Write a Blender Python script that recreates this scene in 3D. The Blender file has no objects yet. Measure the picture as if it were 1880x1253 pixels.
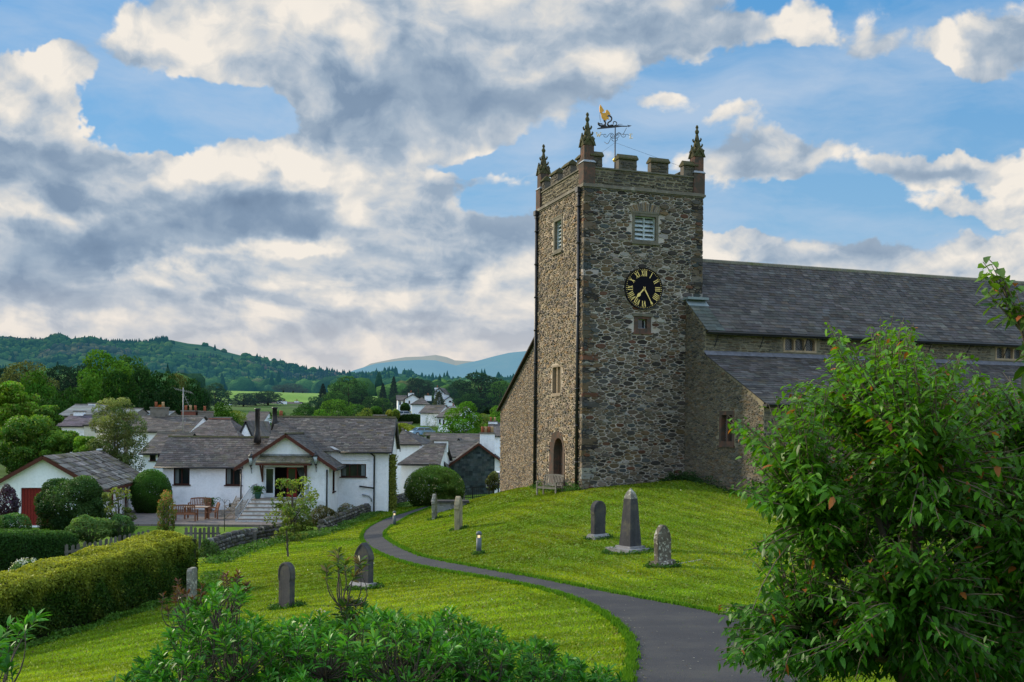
import bpy, math, random
import numpy as np
from mathutils import Matrix, Vector

random.seed(7)
SC = bpy.context.scene
COL = SC.collection
F = 1882.0           # focal length in photo pixels
CX, CY = 940.0, 786.0
RHO = math.radians(0.5)
cR, sR = math.cos(RHO), math.sin(RHO)

def ray(px, py):
    u = (px - CX) / F; v = (CY - py) / F
    return u * cR - v * sR, u * sR + v * cR
def at(px, py, Y):
    a, b = ray(px, py)
    return (a * Y, Y, b * Y)

# ------------------------------------------------------------------ camera
cam = bpy.data.cameras.new("camera")
camo = bpy.data.objects.new("camera", cam); COL.objects.link(camo)
camo.matrix_world = Matrix(((cR, -sR, 0, 0), (0, 0, -1, 0), (sR, cR, 0, 0), (0, 0, 0, 1)))
cam.sensor_width = 36.0
cam.lens = 36.0 * F / 1880.0
cam.shift_y = (CY - 626.5) / 1880.0
cam.clip_start = 0.1; cam.clip_end = 40000
SC.camera = camo
SC.view_settings.view_transform = 'Standard'
SC.view_settings.look = 'None'
SC.view_settings.exposure = 0
SC.render.engine = 'CYCLES'
SC.cycles.max_bounces = 6
SC.cycles.diffuse_bounces = 2
SC.cycles.glossy_bounces = 2
SC.cycles.transmission_bounces = 4
SC.cycles.transparent_max_bounces = 8
SC.cycles.use_denoising = True
try: SC.cycles.denoiser = 'OPENIMAGEDENOISE'
except Exception: pass

# ------------------------------------------------------------------ objects
def meta(o, label=None, cat=None, group=None, kind=None):
    if label: o['label'] = label
    if cat: o['category'] = cat
    if group: o['group'] = group
    if kind: o['kind'] = kind
    return o
def empty(name, loc=(0, 0, 0), rz=0.0, label=None, cat=None, group=None, rx=0.0, ry=0.0):
    o = bpy.data.objects.new(name, None); COL.objects.link(o)
    o.location = loc; o.rotation_euler = (rx, ry, rz); o.empty_display_size = .3
    return meta(o, label, cat, group)
def link(name, me, mats, parent=None):
    o = bpy.data.objects.new(name, me); COL.objects.link(o)
    if not isinstance(mats, (list, tuple)): mats = [mats]
    for m in mats: me.materials.append(m)
    if parent is not None: o.parent = parent
    return o
def copy_tree(o, parent=None):
    c = o.copy(); COL.objects.link(c); c.parent = parent
    for ch in list(o.children): copy_tree(ch, c)
    return c

class G:
    """gathers polygons (with one colour per face) and links them as one mesh object"""
    def __init__(s, col=(1, 1, 1)):
        s.v = []; s.f = []; s.c = []; s.m = []; s.col = col; s.mi = 0; s.sm = []
        s.smooth = False
    def face(s, pts, col=None):
        n = len(s.v); s.v.extend(pts); s.f.append(tuple(range(n, n + len(pts))))
        s.c.append(col or s.col); s.m.append(s.mi); s.sm.append(s.smooth)
    def faces(s, pts, fs, col=None):
        n = len(s.v); s.v.extend(pts)
        for f in fs:
            s.f.append(tuple(n + i for i in f)); s.c.append(col or s.col); s.m.append(s.mi); s.sm.append(s.smooth)
    def box(s, x0, x1, y0, y1, z0, z1, col=None, jit=0.0):
        p = [(x0, y0, z0), (x1, y0, z0), (x1, y1, z0), (x0, y1, z0), (x0, y0, z1), (x1, y0, z1), (x1, y1, z1), (x0, y1, z1)]
        if jit: p = [(a + random.uniform(-jit, jit), b + random.uniform(-jit, jit), c + random.uniform(-jit, jit)) for a, b, c in p]
        s.faces(p, [(0, 3, 2, 1), (4, 5, 6, 7), (0, 1, 5, 4), (1, 2, 6, 5), (2, 3, 7, 6), (3, 0, 4, 7)], col)
    def bar(s, p, q, w, h, col=None, up=(0, 0, 1)):
        p = Vector(p); q = Vector(q); d = (q - p).normalized(); u = Vector(up)
        r = d.cross(u)
        if r.length < 1e-4: r = d.cross(Vector((1, 0, 0)))
        r.normalize(); u = r.cross(d)
        pts = []
        for e in (p, q):
            for a, b in ((-1, -1), (1, -1), (1, 1), (-1, 1)):
                pts.append(tuple(e + r * (a * w / 2) + u * (b * h / 2)))
        s.faces(pts, [(3, 2, 1, 0), (4, 5, 6, 7), (0, 1, 5, 4), (1, 2, 6, 5), (2, 3, 7, 6), (3, 0, 4, 7)], col)
    def tube(s, pts, rad, n=8, col=None, caps=True):
        pts = [Vector(p) for p in pts]
        if not isinstance(rad, (list, tuple)): rad = [rad] * len(pts)
        base = len(s.v); ref = None
        for i, p in enumerate(pts):
            d = (pts[min(i + 1, len(pts) - 1)] - pts[max(i - 1, 0)])
            d = d.normalized() if d.length > 1e-9 else Vector((0, 0, 1))
            if ref is None:
                ref = Vector((1, 0, 0)) if abs(d.x) < .9 else Vector((0, 1, 0))
            r = (ref - d * ref.dot(d)).normalized(); ref = r; t = d.cross(r)
            for k in range(n):
                a = 2 * math.pi * k / n
                s.v.append(tuple(p + (r * math.cos(a) + t * math.sin(a)) * rad[i]))
        for i in range(len(pts) - 1):
            for k in range(n):
                a = base + i * n + k; b = base + i * n + (k + 1) % n
                s.f.append((a, b, b + n, a + n)); s.c.append(col or s.col); s.m.append(s.mi); s.sm.append(True)
        if caps:
            s.f.append(tuple(base + k for k in range(n))[::-1]); s.c.append(col or s.col); s.m.append(s.mi); s.sm.append(False)
            e = base + (len(pts) - 1) * n
            s.f.append(tuple(e + k for k in range(n))); s.c.append(col or s.col); s.m.append(s.mi); s.sm.append(False)
    def lathe(s, prof, c=(0, 0, 0), n=16, col=None):
        base = len(s.v)
        for r, z in prof:
            for k in range(n):
                a = 2 * math.pi * k / n
                s.v.append((c[0] + r * math.cos(a), c[1] + r * math.sin(a), c[2] + z))
        for i in range(len(prof) - 1):
            for k in range(n):
                a = base + i * n + k; b = base + i * n + (k + 1) % n
                s.f.append((a, b, b + n, a + n)); s.c.append(col or s.col); s.m.append(s.mi); s.sm.append(True)
        s.f.append(tuple(base + k for k in range(n))[::-1]); s.c.append(col or s.col); s.m.append(s.mi); s.sm.append(False)
        e = base + (len(prof) - 1) * n
        s.f.append(tuple(e + k for k in range(n))); s.c.append(col or s.col); s.m.append(s.mi); s.sm.append(False)
    def prism(s, poly, f, d0, d1, col=None):
        """poly of 2-D points; f(a, b, d) maps to 3-D; extruded from d0 to d1"""
        n = len(poly)
        p = [f(a, b, d0) for a, b in poly] + [f(a, b, d1) for a, b in poly]
        fs = [tuple(range(n))[::-1], tuple(range(n, 2 * n))] + [(i, (i + 1) % n, n + (i + 1) % n, n + i) for i in range(n)]
        s.faces(p, fs, col)
    def build(s, name, mats, parent=None, fixn=False):
        me = bpy.data.meshes.new(name)
        me.from_pydata(s.v, [], s.f)
        me.polygons.foreach_set('material_index', s.m)
        me.polygons.foreach_set('use_smooth', s.sm)
        tot = np.array([len(f) for f in s.f])
        cc = np.ones((len(s.f), 4), np.float32); cc[:, :3] = np.array(s.c, np.float32)[:, :3]
        at_ = me.color_attributes.new('col', 'FLOAT_COLOR', 'CORNER')
        at_.data.foreach_set('color', np.repeat(cc, tot, axis=0).ravel())
        me.update()
        if fixn:
            import bmesh
            bm = bmesh.new(); bm.from_mesh(me); bmesh.ops.recalc_face_normals(bm, faces=bm.faces); bm.to_mesh(me); bm.free()
        return link(name, me, mats, parent)

def np_mesh(name, V, FQ, cols, mats, parent=None, smooth=False):
    """V (n,3); FQ (m,k) faces; cols (n,3) per vertex"""
    me = bpy.data.meshes.new(name)
    V = np.asarray(V, np.float32); FQ = np.asarray(FQ, np.int32)
    m, k = FQ.shape
    me.vertices.add(len(V)); me.vertices.foreach_set('co', V.ravel())
    me.loops.add(m * k); me.loops.foreach_set('vertex_index', FQ.ravel())
    me.polygons.add(m)
    me.polygons.foreach_set('loop_start', np.arange(0, m * k, k, dtype=np.int32))
    me.polygons.foreach_set('loop_total', np.full(m, k, np.int32))
    if smooth: me.polygons.foreach_set('use_smooth', np.ones(m, bool))
    a = me.color_attributes.new('col', 'FLOAT_COLOR', 'POINT')
    c = np.ones((len(V), 4), np.float32); c[:, :3] = cols
    a.data.foreach_set('color', c.ravel())
    me.update(calc_edges=True)
    return link(name, me, mats, parent)

# ------------------------------------------------------------------ materials
class N:
    def __init__(s, tree): s.t = tree
    def n(s, typ, **kw):
        nd = s.t.nodes.new(typ)
        for k, v in kw.items():
            if k.startswith('i_'): nd.inputs[k[2:].replace('_', ' ')].default_value = v
            else: setattr(nd, k, v)
        return nd
    def l(s, a, b): s.t.links.new(a, b)
    def math(s, op, a, b=None, clamp=False, c=None):
        nd = s.t.nodes.new('ShaderNodeMath'); nd.operation = op; nd.use_clamp = clamp
        for i, x in enumerate((a, b, c)):
            if x is None: continue
            if isinstance(x, (int, float)): nd.inputs[i].default_value = x
            else: s.l(x, nd.inputs[i])
        return nd.outputs[0]
    def vmath(s, op, a, b=None, c=None, out=0):
        nd = s.t.nodes.new('ShaderNodeVectorMath'); nd.operation = op
        for i, x in enumerate((a, b, c)):
            if x is None: continue
            if isinstance(x, (tuple, list)): nd.inputs[i].default_value = x
            else: s.l(x, nd.inputs[i])
        return nd.outputs[out]
    def mix(s, fac, a, b, blend='MIX'):
        nd = s.t.nodes.new('ShaderNodeMix'); nd.data_type = 'RGBA'; nd.blend_type = blend
        for i, x in ((0, fac), (6, a), (7, b)):
            if isinstance(x, (int, float)): nd.inputs[i].default_value = x
            elif isinstance(x, (tuple, list)): nd.inputs[i].default_value = tuple(x) + ((1,) if len(x) == 3 else ())
            else: s.l(x, nd.inputs[i])
        return nd.outputs[2]
    def noise(s, vec, scale, detail=4, rough=.55, dist=0.0, out='Fac'):
        nd = s.n('ShaderNodeTexNoise'); nd.inputs['Scale'].default_value = scale
        nd.inputs['Detail'].default_value = detail; nd.inputs['Roughness'].default_value = rough
        nd.inputs['Distortion'].default_value = dist
        if vec is not None: s.l(vec, nd.inputs['Vector'])
        return nd.outputs[out]
    def ramp(s, fac, stops, interp='LINEAR'):
        nd = s.n('ShaderNodeValToRGB'); cr = nd.color_ramp; cr.interpolation = interp
        while len(cr.elements) < len(stops): cr.elements.new(.5)
        for e, (p, c) in zip(cr.elements, stops):
            e.position = p; e.color = tuple(c) + ((1,) if len(c) == 3 else ()) if isinstance(c, (tuple, list)) else (c, c, c, 1)
        s.l(fac, nd.inputs[0]); return nd.outputs[0]
    def mr(s, v, a, b, c=0.0, d=1.0, typ='LINEAR'):
        nd = s.n('ShaderNodeMapRange'); nd.interpolation_type = typ; nd.clamp = True
        s.l(v, nd.inputs[0])
        for i, x in enumerate((a, b, c, d)): nd.inputs[i + 1].default_value = x
        return nd.outputs[0]

def new_mat(name):
    m = bpy.data.materials.new(name); m.use_nodes = True
    t = m.node_tree; t.nodes.clear(); k = N(t)
    out = k.n('ShaderNodeOutputMaterial')
    return m, k, out

def surf(name, base=(1, 1, 1), rough=.85, nscale=3.0, namt=.35, fine=25.0, famt=.25, bump=.3, bdist=.02,
         attr=True, spec=.2, stain=None, stain_scale=.6, stain_th=(.5, .7), haze=0.0, metal=0.0, streak=0.0,
         lichen=None, emit=None):
    m, k, out = new_mat(name)
    tc = k.n('ShaderNodeTexCoord').outputs['Object']
    c = None
    if attr:
        a = k.n('ShaderNodeAttribute', attribute_name='col').outputs['Color']
        c = k.mix(1.0, a, base, 'MULTIPLY')
    n1 = k.noise(tc, nscale, 5, .6); n2 = k.noise(tc, fine, 4, .6)
    f = k.math('ADD', k.math('MULTIPLY', k.math('SUBTRACT', n1, .5), namt * 2), k.math('MULTIPLY', k.math('SUBTRACT', n2, .5), famt * 2))
    f = k.math('ADD', f, 1.0)
    if streak:
        mp = k.n('ShaderNodeMapping'); mp.inputs['Scale'].default_value = (6, 6, .5); k.l(tc, mp.inputs[0])
        ns = k.noise(mp.outputs[0], 1.0, 4, .6)
        f = k.math('MULTIPLY', f, k.math('ADD', k.math('MULTIPLY', k.math('SUBTRACT', ns, .5), streak * 2), 1.0))
    cmb = k.n('ShaderNodeCombineColor')
    for i in range(3): k.l(f, cmb.inputs[i])
    c = k.mix(1.0, c if c is not None else base, cmb.outputs[0], 'MULTIPLY')
    if stain:
        ns = k.noise(tc, stain_scale, 6, .65)
        c = k.mix(k.mr(ns, stain_th[0], stain_th[1]), c, stain)
    if lichen:
        nl = k.noise(tc, lichen[1], 6, .7)
        c = k.mix(k.mr(nl, lichen[2], lichen[2] + .06), c, lichen[0])
    b = k.n('ShaderNodeBsdfPrincipled'); k.l(c, b.inputs['Base Color'])
    b.inputs['Roughness'].default_value = rough; b.inputs['Specular IOR Level'].default_value = spec
    b.inputs['Metallic'].default_value = metal
    if bump:
        bm = k.n('ShaderNodeBump'); bm.inputs['Strength'].default_value = bump; bm.inputs['Distance'].default_value = bdist
        k.l(k.math('ADD', n2, k.math('MULTIPLY', n1, .6)), bm.inputs['Height']); k.l(bm.outputs[0], b.inputs['Normal'])
    if emit:
        b.inputs['Emission Color'].default_value = tuple(emit[:3]) + (1,); b.inputs['Emission Strength'].default_value = emit[3]
    sh = b.outputs[0]
    if haze:
        sh = add_haze(k, sh, haze)
    k.l(sh, out.inputs[0])
    return m
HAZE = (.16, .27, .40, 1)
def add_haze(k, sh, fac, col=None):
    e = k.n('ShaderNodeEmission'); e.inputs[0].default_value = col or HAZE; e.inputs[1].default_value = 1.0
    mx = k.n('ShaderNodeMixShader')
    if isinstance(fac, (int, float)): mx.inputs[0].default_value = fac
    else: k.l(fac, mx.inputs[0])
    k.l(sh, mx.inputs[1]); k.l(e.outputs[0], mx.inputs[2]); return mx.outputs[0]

def leaf_mat(name, trans=.35, spec=.25, rough=.5, objcol=False):
    m, k, out = new_mat(name)
    a = k.n('ShaderNodeAttribute', attribute_name='col').outputs['Color']
    hz = None
    if objcol:
        oi = k.n('ShaderNodeObjectInfo')
        a = k.mix(1.0, a, oi.outputs['Color'], 'MULTIPLY'); hz = oi.outputs['Alpha']
    b = k.n('ShaderNodeBsdfPrincipled'); k.l(a, b.inputs['Base Color'])
    b.inputs['Roughness'].default_value = rough; b.inputs['Specular IOR Level'].default_value = spec
    tr = k.n('ShaderNodeBsdfTranslucent'); k.l(k.mix(1.0, a, (1.3, 1.3, .5), 'MULTIPLY'), tr.inputs[0])
    mx = k.n('ShaderNodeMixShader'); mx.inputs[0].default_value = trans
    k.l(b.outputs[0], mx.inputs[1]); k.l(tr.outputs[0], mx.inputs[2])
    sh = mx.outputs[0]
    if hz is not None:
        sh = add_haze(k, sh, k.math('SUBTRACT', 1.0, hz))
    k.l(sh, out.inputs[0]); return m

def glass_mat(name, base=(.015, .018, .022), spec=.6, rough=.08):
    m, k, out = new_mat(name)
    b = k.n('ShaderNodeBsdfPrincipled'); b.inputs['Base Color'].default_value = base + (1,)
    b.inputs['Roughness'].default_value = rough; b.inputs['Specular IOR Level'].default_value = spec
    tc = k.n('ShaderNodeTexCoord').outputs['Object']
    bm = k.n('ShaderNodeBump'); bm.inputs['Strength'].default_value = .15; bm.inputs['Distance'].default_value = .02
    k.l(k.noise(tc, 2.5, 2), bm.inputs['Height']); k.l(bm.outputs[0], b.inputs['Normal'])
    k.l(b.outputs[0], out.inputs[0]); return m
# ------------------------------------------------------------------ sky and sun
SUN_AZ = math.radians(-64)     # from +Y towards +X ; negative = to the left
SUN_EL = math.radians(24)
def make_sky():
    w = bpy.data.worlds.new("World"); SC.world = w; w.cycles.sampling_method = 'MANUAL'; w.cycles.sample_map_resolution = 512; w.use_nodes = True
    t = w.node_tree; t.nodes.clear(); k = N(t)
    out = k.n('ShaderNodeOutputWorld'); bg = k.n('ShaderNodeBackground'); bg.inputs[1].default_value = 0.1
    k.l(bg.outputs[0], out.inputs[0])
    sky = k.n('ShaderNodeTexSky', sky_type='NISHITA'); sky.sun_disc = False
    sky.sun_elevation = SUN_EL; sky.sun_rotation = SUN_AZ
    sky.air_density = 1.0; sky.dust_density = .6; sky.ozone_density = 2.0
    tc = k.n('ShaderNodeTexCoord').outputs['Generated']
    sp = k.n('ShaderNodeSeparateXYZ'); k.l(tc, sp.inputs[0])
    x, y, z = sp.outputs
    ya = k.math('MAXIMUM', k.math('ABSOLUTE', y), .15)
    U = k.math('DIVIDE', x, ya); V = k.math('MAXIMUM', k.math('DIVIDE', z, ya), 0.0)
    cb = k.n('ShaderNodeCombineXYZ'); k.l(U, cb.inputs[0]); k.l(V, cb.inputs[1]); P = cb.outputs[0]
    # perspective cloud-layer coordinates
    dn = k.math('ADD', V, .30)
    qx = k.math('DIVIDE', U, dn); qy = k.math('DIVIDE', .85, dn)
    cq = k.n('ShaderNodeCombineXYZ'); k.l(qx, cq.inputs[0]); k.l(qy, cq.inputs[1]); Q = cq.outputs[0]
    def nz2(vec, scale, detail, rough, out='Fac', dist=0.0):
        nd = k.n('ShaderNodeTexNoise', noise_dimensions='2D'); nd.inputs['Scale'].default_value = scale; nd.inputs['Detail'].default_value = detail
        nd.inputs['Roughness'].default_value = rough; nd.inputs['Distortion'].default_value = dist; k.l(vec, nd.inputs['Vector']); return nd.outputs[out]
    def vor(vec, scale, detail=2.0):
        nd = k.n('ShaderNodeTexVoronoi', voronoi_dimensions='2D', feature='F1'); nd.inputs['Scale'].default_value = scale
        nd.inputs['Detail'].default_value = detail; nd.inputs['Roughness'].default_value = .55; nd.inputs['Lacunarity'].default_value = 2.3; nd.normalize = True
        k.l(vec, nd.inputs['Vector']); return nd.outputs['Distance']
    warp = nz2(Q, 2.0, 3, .5, 'Color')
    Qw = k.vmath('ADD', Q, k.vmath('MULTIPLY', k.vmath('SUBTRACT', warp, (.5, .5, .5)), (.22, .22, 0)))
    warp2 = nz2(P, 8.0, 5, .6, 'Color')
    Pw = k.vmath('ADD', P, k.vmath('MULTIPLY', k.vmath('SUBTRACT', warp2, (.5, .5, .5)), (.11, .08, 0)))
    def blobs(lst, base):
        acc = None
        for (px, py, rx, ry, amp) in lst:
            u, v = ray(px, py); a = F / rx; b = F / ry
            d = k.vmath('LENGTH', k.vmath('MULTIPLY_ADD', Pw, (a, b, 0), (-u * a, -v * b, 0)), out=1)
            g = k.mr(d, 0.2, 1.45, amp, 0.0, 'SMOOTHSTEP')
            acc = k.math('ADD', acc, g) if acc is not None else k.math('ADD', g, base)
        return acc
    cover = blobs(CLOUD, 0.0)
    dark = blobs(DARK, 0.0)
    # puffy small-scale structure lives in a mildly flattened view space
    B0 = k.vmath('MULTIPLY', P, (1.0, 1.35, 0))
    B0 = k.vmath('ADD', B0, k.vmath('MULTIPLY', k.vmath('SUBTRACT', warp2, (.5, .5, .5)), (.07, .07, 0)))
    def field(off):
        q = k.vmath('ADD', Qw, (off[0] * 2.2, off[1] * 3.0, 0)) if off else Qw
        b_ = k.vmath('ADD', B0, (off[0], off[1], 0)) if off else B0
        n_ = nz2(q, 2.3, 8, .58)
        v_ = vor(b_, 7.5, 2.0)
        return k.math('ADD', k.math('MULTIPLY', k.math('SUBTRACT', n_, .5), 2.1), k.math('MULTIPLY', k.math('SUBTRACT', .42, v_), 1.05))
    def soft(off):
        q = k.vmath('ADD', Qw, (off[0] * 2.2, off[1] * 2.4, 0)) if off else Qw
        b_ = k.vmath('ADD', B0, (off[0], off[1], 0)) if off else B0
        return k.math('ADD', k.math('MULTIPLY', nz2(q, 2.3, 5, .53), 2.1), k.math('MULTIPLY', vor(b_, 7.5, 2.0), -.95))
    f1 = field(None); s1 = soft(None); s2 = soft((-.012, .020))
    fine = k.math('MULTIPLY', k.math('SUBTRACT', nz2(B0, 14.0, 7, .66, 'Fac', .3), .5), .62)
    dens = k.math('ADD', cover, f1)
    alpha = k.mr(k.math('ADD', dens, k.math('MULTIPLY', fine, .25)), .02, .24, 0, 1, 'SMOOTHSTEP')
    thick = k.mr(dens, .20, 1.5, 0, 1, 'SMOOTHSTEP')
    relief = k.math('ADD', k.math('MULTIPLY', k.math('SUBTRACT', s1, s2), 1.35), k.math('MULTIPLY', k.math('SUBTRACT', nz2(Pw, 26.0, 5, .62), .5), .30))
    relief = k.math('MINIMUM', k.math('MAXIMUM', k.math('ADD', relief, fine), -.34), .36)
    relief = k.math('MULTIPLY', relief, k.mr(dark, .0, .4, 1.0, .35))
    lum = k.math('SUBTRACT', k.math('ADD', .76, relief), k.math('MULTIPLY', thick, .22))
    lum = k.math('SUBTRACT', lum, dark)
    lum = k.math('MINIMUM', k.math('MAXIMUM', lum, 0.0), 1.0)
    ccol = k.ramp(lum, [(0.0, (.15, .225, .34)), (.25, (.225, .315, .44)), (.45, (.34, .43, .54)), (.62, (.50, .56, .63)), (.80, (.69, .69, .68)), (1.0, (.90, .84, .76))])
    hz = k.mr(V, 0.02, .17, 1.0, 0.0, 'SMOOTHSTEP')
    ccol = k.mix(k.math('MULTIPLY', hz, .62), ccol, (.78, .70, .65))
    hs = k.n('ShaderNodeHueSaturation'); hs.inputs['Saturation'].default_value = 1.12; hs.inputs['Value'].default_value = 1.0
    k.l(sky.outputs[0], hs.inputs['Color'])
    skyc = k.mix(1.0, hs.outputs[0], (.86, 1.0, 1.08), 'MULTIPLY')
    cl10 = k.mix(1.0, ccol, (10, 10, 10), 'MULTIPLY')
    blue = k.mix(.75, skyc, k.ramp(k.mr(V, 0.0, .42), [(0, (6.8, 6.3, 6.0)), (.22, (5.4, 5.9, 6.6)), (.45, (2.8, 5.3, 7.9)), (1, (1.2, 4.0, 7.8))]))
    vn = nz2(k.vmath('MULTIPLY', Qw, (1.0, 2.2, 1)), 1.9, 6, .6)
    blue = k.mix(k.mr(vn, .40, .72, 0, .75), blue, (4.8, 6.0, 7.6))
    col = k.mix(alpha, blue, cl10)
    # sky brightness raised overhead and behind the camera, added as extra fill light
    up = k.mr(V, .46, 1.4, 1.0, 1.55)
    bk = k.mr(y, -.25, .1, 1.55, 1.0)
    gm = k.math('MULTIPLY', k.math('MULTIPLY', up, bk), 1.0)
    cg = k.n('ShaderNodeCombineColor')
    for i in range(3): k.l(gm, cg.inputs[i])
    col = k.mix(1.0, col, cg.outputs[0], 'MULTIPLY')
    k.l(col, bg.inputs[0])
CLOUD = [ # px, py, rx, ry, amount
 (30, 180, 130, 110, .85), (120, 250, 120, 60, .5), (185, 50, 90, 55, .45), (480, 50, 260, 110, .75), (760, 120, 300, 160, .85), (1010, 70, 200, 110, .5), (640, 230, 130, 70, .3),
 (350, 360, 260, 70, .6), (560, 330, 160, 80, .55), (100, 400, 230, 90, .75), (450, 430, 330, 60, .5), (760, 360, 120, 90, .5), (880, 460, 150, 60, .4), (250, 520, 330, 60, .55), (750, 540, 260, 90, .6),
 (940, 430, 60, 50, .3), (500, 620, 600, 60, .40), (100, 600, 250, 40, .2), (500, 440, 700, 160, .12), (900, 600, 200, 60, .4),
 (1190, 190, 80, 26, .4), (1330, 212, 90, 26, .35), (1420, 275, 120, 40, .48), (1240, 50, 170, 70, .6), (1500, 45, 60, 45, .5), (1400, 70, 130, 50, .3),
 (1720, 90, 45, 36, .42), (1840, 90, 90, 60, .5), (1750, 300, 170, 36, .55), (1430, 465, 190, 40, .6), (1790, 375, 110, 24, .38), (1640, 480, 160, 26, .4), (1850, 440, 60, 22, .35), (1600, 100, 100, 60, .15),
 (1450, 160, 300, 60, -.45), (300, 195, 180, 60, -.95), (470, 235, 110, 45, -.65), (250, 240, 120, 40, -.45), (60, 40, 120, 50, -.75), (350, 275, 120, 24, -.35), (1330, 370, 320, 50, -.45), (1700, 200, 250, 60, -.5), (900, 380, 80, 34, -.45), (800, 8, 60, 16, -.5), (930, 290, 80, 26, -.5), (830, 300, 60, 16, -.3), (760, 310, 40, 20, -.2),
 (200, 605, 260, 16, -.2), (1600, 400, 260, 30, -.35),
]
DARK = [
 (820, 175, 190, 70, .34), (1040, 190, 140, 60, .28), (700, 240, 150, 30, .10), (400, 380, 190, 40, .34), (330, 440, 300, 36, .34), (600, 410, 120, 30, .28), (60, 480, 170, 50, .32), (90, 310, 170, 50, .24), (560, 500, 280, 34, .20),
 (130, 545, 200, 26, .26), (1700, 312, 160, 24, .34), (1830, 110, 100, 44, .26), (1320, 60, 200, 50, .20), (1560, 490, 150, 26, .20), (1000, 40, 150, 40, .12), (720, 600, 180, 26, .15), (1430, 300, 100, 20, .16), (800, 480, 180, 24, .14), (680, 330, 60, 24, .16),
 (400, 300, 90, 22, -.3), (540, 292, 60, 22, -.3), (560, 460, 110, 20, -.28), (700, 400, 60, 24, -.2), (640, 560, 160, 40, -.18), (300, 500, 120, 14, -.2), (430, 60, 110, 60, -.22), (330, 40, 100, 50, -.22), (60, 140, 90, 60, -.30), (600, 300, 140, 40, -.2), (880, 560, 160, 80, -.16), (600, 60, 120, 60, -.10), (1500, 50, 60, 40, -.4), (1440, 445, 90, 16, -.2), (200, 60, 60, 40, -.3), (1090, 110, 60, 40, -.2), (480, 470, 160, 16, -.2), (1720, 90, 50, 40, -.3),
]
make_sky()
sun = bpy.data.lights.new("sun", 'SUN'); sun.energy = 4.3; sun.angle = math.radians(4); sun.color = (1.0, .87, .66)
so = bpy.data.objects.new("sun", sun); COL.objects.link(so)
sd = Vector((math.sin(SUN_AZ) * math.cos(SUN_EL), math.cos(SUN_AZ) * math.cos(SUN_EL), math.sin(SUN_EL)))
so.rotation_euler = sd.to_track_quat('Z', 'Y').to_euler()
# ------------------------------------------------------------------ ground shape
CTRL = [ # px, py, depth  (points of the lawn seen in the photo)
 (1067, 899, 50), (979, 894, 56.2), (1160, 890, 50.9), (1258, 879, 51.8), (1290, 885, 50.2), (1308, 889, 49.4), (1380, 915, 46), (918, 907, 63), (1010, 906, 52.5), (1040, 906, 50),
 (1220, 900, 47), (1160, 920, 43), (1300, 930, 43),
 (1097, 989, 33), (1150, 1012, 30), (1200, 1012, 31), (1217, 1042, 27), (1040, 940, 42), (1300, 1000, 32), (1400, 1060, 25),
 (797, 953, 46), (840, 972, 39), (879, 1018, 32), (850, 920, 60), (825, 932, 60), (960, 990, 36), (940, 930, 50),
 (1171, 1185, 15.2), (1080, 1108, 20.2), (1080, 1083, 22.6), (1000, 1083, 23.2), (1000, 1064, 25.4), (923, 1068, 26.2), (864, 1057, 28.8), (881, 1043, 31), (796, 1047, 31.5), (732, 1032, 36),
 (830, 1034, 33), (774, 1023, 37), (736, 1006, 42), (711, 991, 47), (704, 977, 51), (694, 1017, 40), (668, 1000, 45.5), (662, 985, 50), (672, 970, 55), (723, 964, 56), (702, 955, 61), (753, 947, 64), (732, 945, 66), (787, 932, 74),
 (1165, 1097, 21.6), (1250, 1114, 20.2), (1318, 1123, 19.6), (1378, 1134, 18.6), (1420, 1125, 19.5), (1582, 1082, 24), (1800, 1060, 26), (1459, 1159, 16.5), (1471, 1236, 12.8), (1148, 1250, 12.4), (1300, 1253, 12.4), (1600, 1200, 14),
 (665, 1084, 26), (525, 1112, 22), (352, 1110, 24.5), (600, 1030, 36), (500, 1040, 36), (370, 1078, 31), (0, 1195, 24), (180, 1150, 26.5), (250, 1190, 20.5), (50, 1253, 18), (400, 1012, 46), (440, 1040, 38), (520, 988, 52), (600, 975, 56), (640, 948, 66), (620, 985, 50), (560, 1080, 27), (800, 1130, 19.5), (950, 1150, 18),
 (743, 918, 76),
]
CW = [ # world points (x, y, z) for what the photo does not show
 (0, 0, -1.7), (0, 8, -2.55), (6, 7, -2.75), (-6, 8, -2.7), (3, 9.5, -2.9), (-12, 8, -3.6), (14, 8, -2.8), (25, 20, -3.2), (30, 50, -3.0), (45, 80, -3.2), (20, 90, -3.8), (0, -6, -1.6), (10, -5, -1.7), (-15, -5, -3.2), (-30, 0, -5.2),
 (-30, 30, -6.2), (-45, 60, -5.7), (-18, 60, -5.65), (-24, 60, -5.65), (-12, 59, -5.65), (-25, 68, -5.65), (-15, 70, -5.65), (-9, 70, -5.6), (-33, 60, -5.65), (-32, 72, -5.65), (-10, 85, -6.0), (-40, 90, -6.2), (-5, 95, -6.0), (5, 75, -4.6), (12, 95, -4.6), (60, 20, -3.4), (50, -5, -2.5), (-60, 20, -7.0), (-22, 45, -5.9), (-28, 42, -6.0), (60, 100, -3.6), (-60, 100, -6.5), (-20, 33, -5.55), (-16, 52, -5.7),
]
_pts = [at(*c) for c in CTRL] + CW
_A = np.array(_pts)
_lam = np.array([.05 if i < 10 else 6.0 for i in range(len(CTRL))] + [4.0] * len(CW))
for _i, _c in enumerate(CTRL):
    if _c[0] in (0, 370, 400, 1459, 1471, 1148, 1171, 1097, 1217, 704, 711, 723, 753, 1080): _lam[_i] = 1.5
def _phi(r2): return np.sqrt(r2 + 9.0)
_D = ((_A[:, None, :2] - _A[None, :, :2]) ** 2).sum(-1)
_n = len(_A)
_M = np.zeros((_n + 3, _n + 3)); _M[:_n, :_n] = -_phi(_D) + np.diag(_lam)
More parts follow.
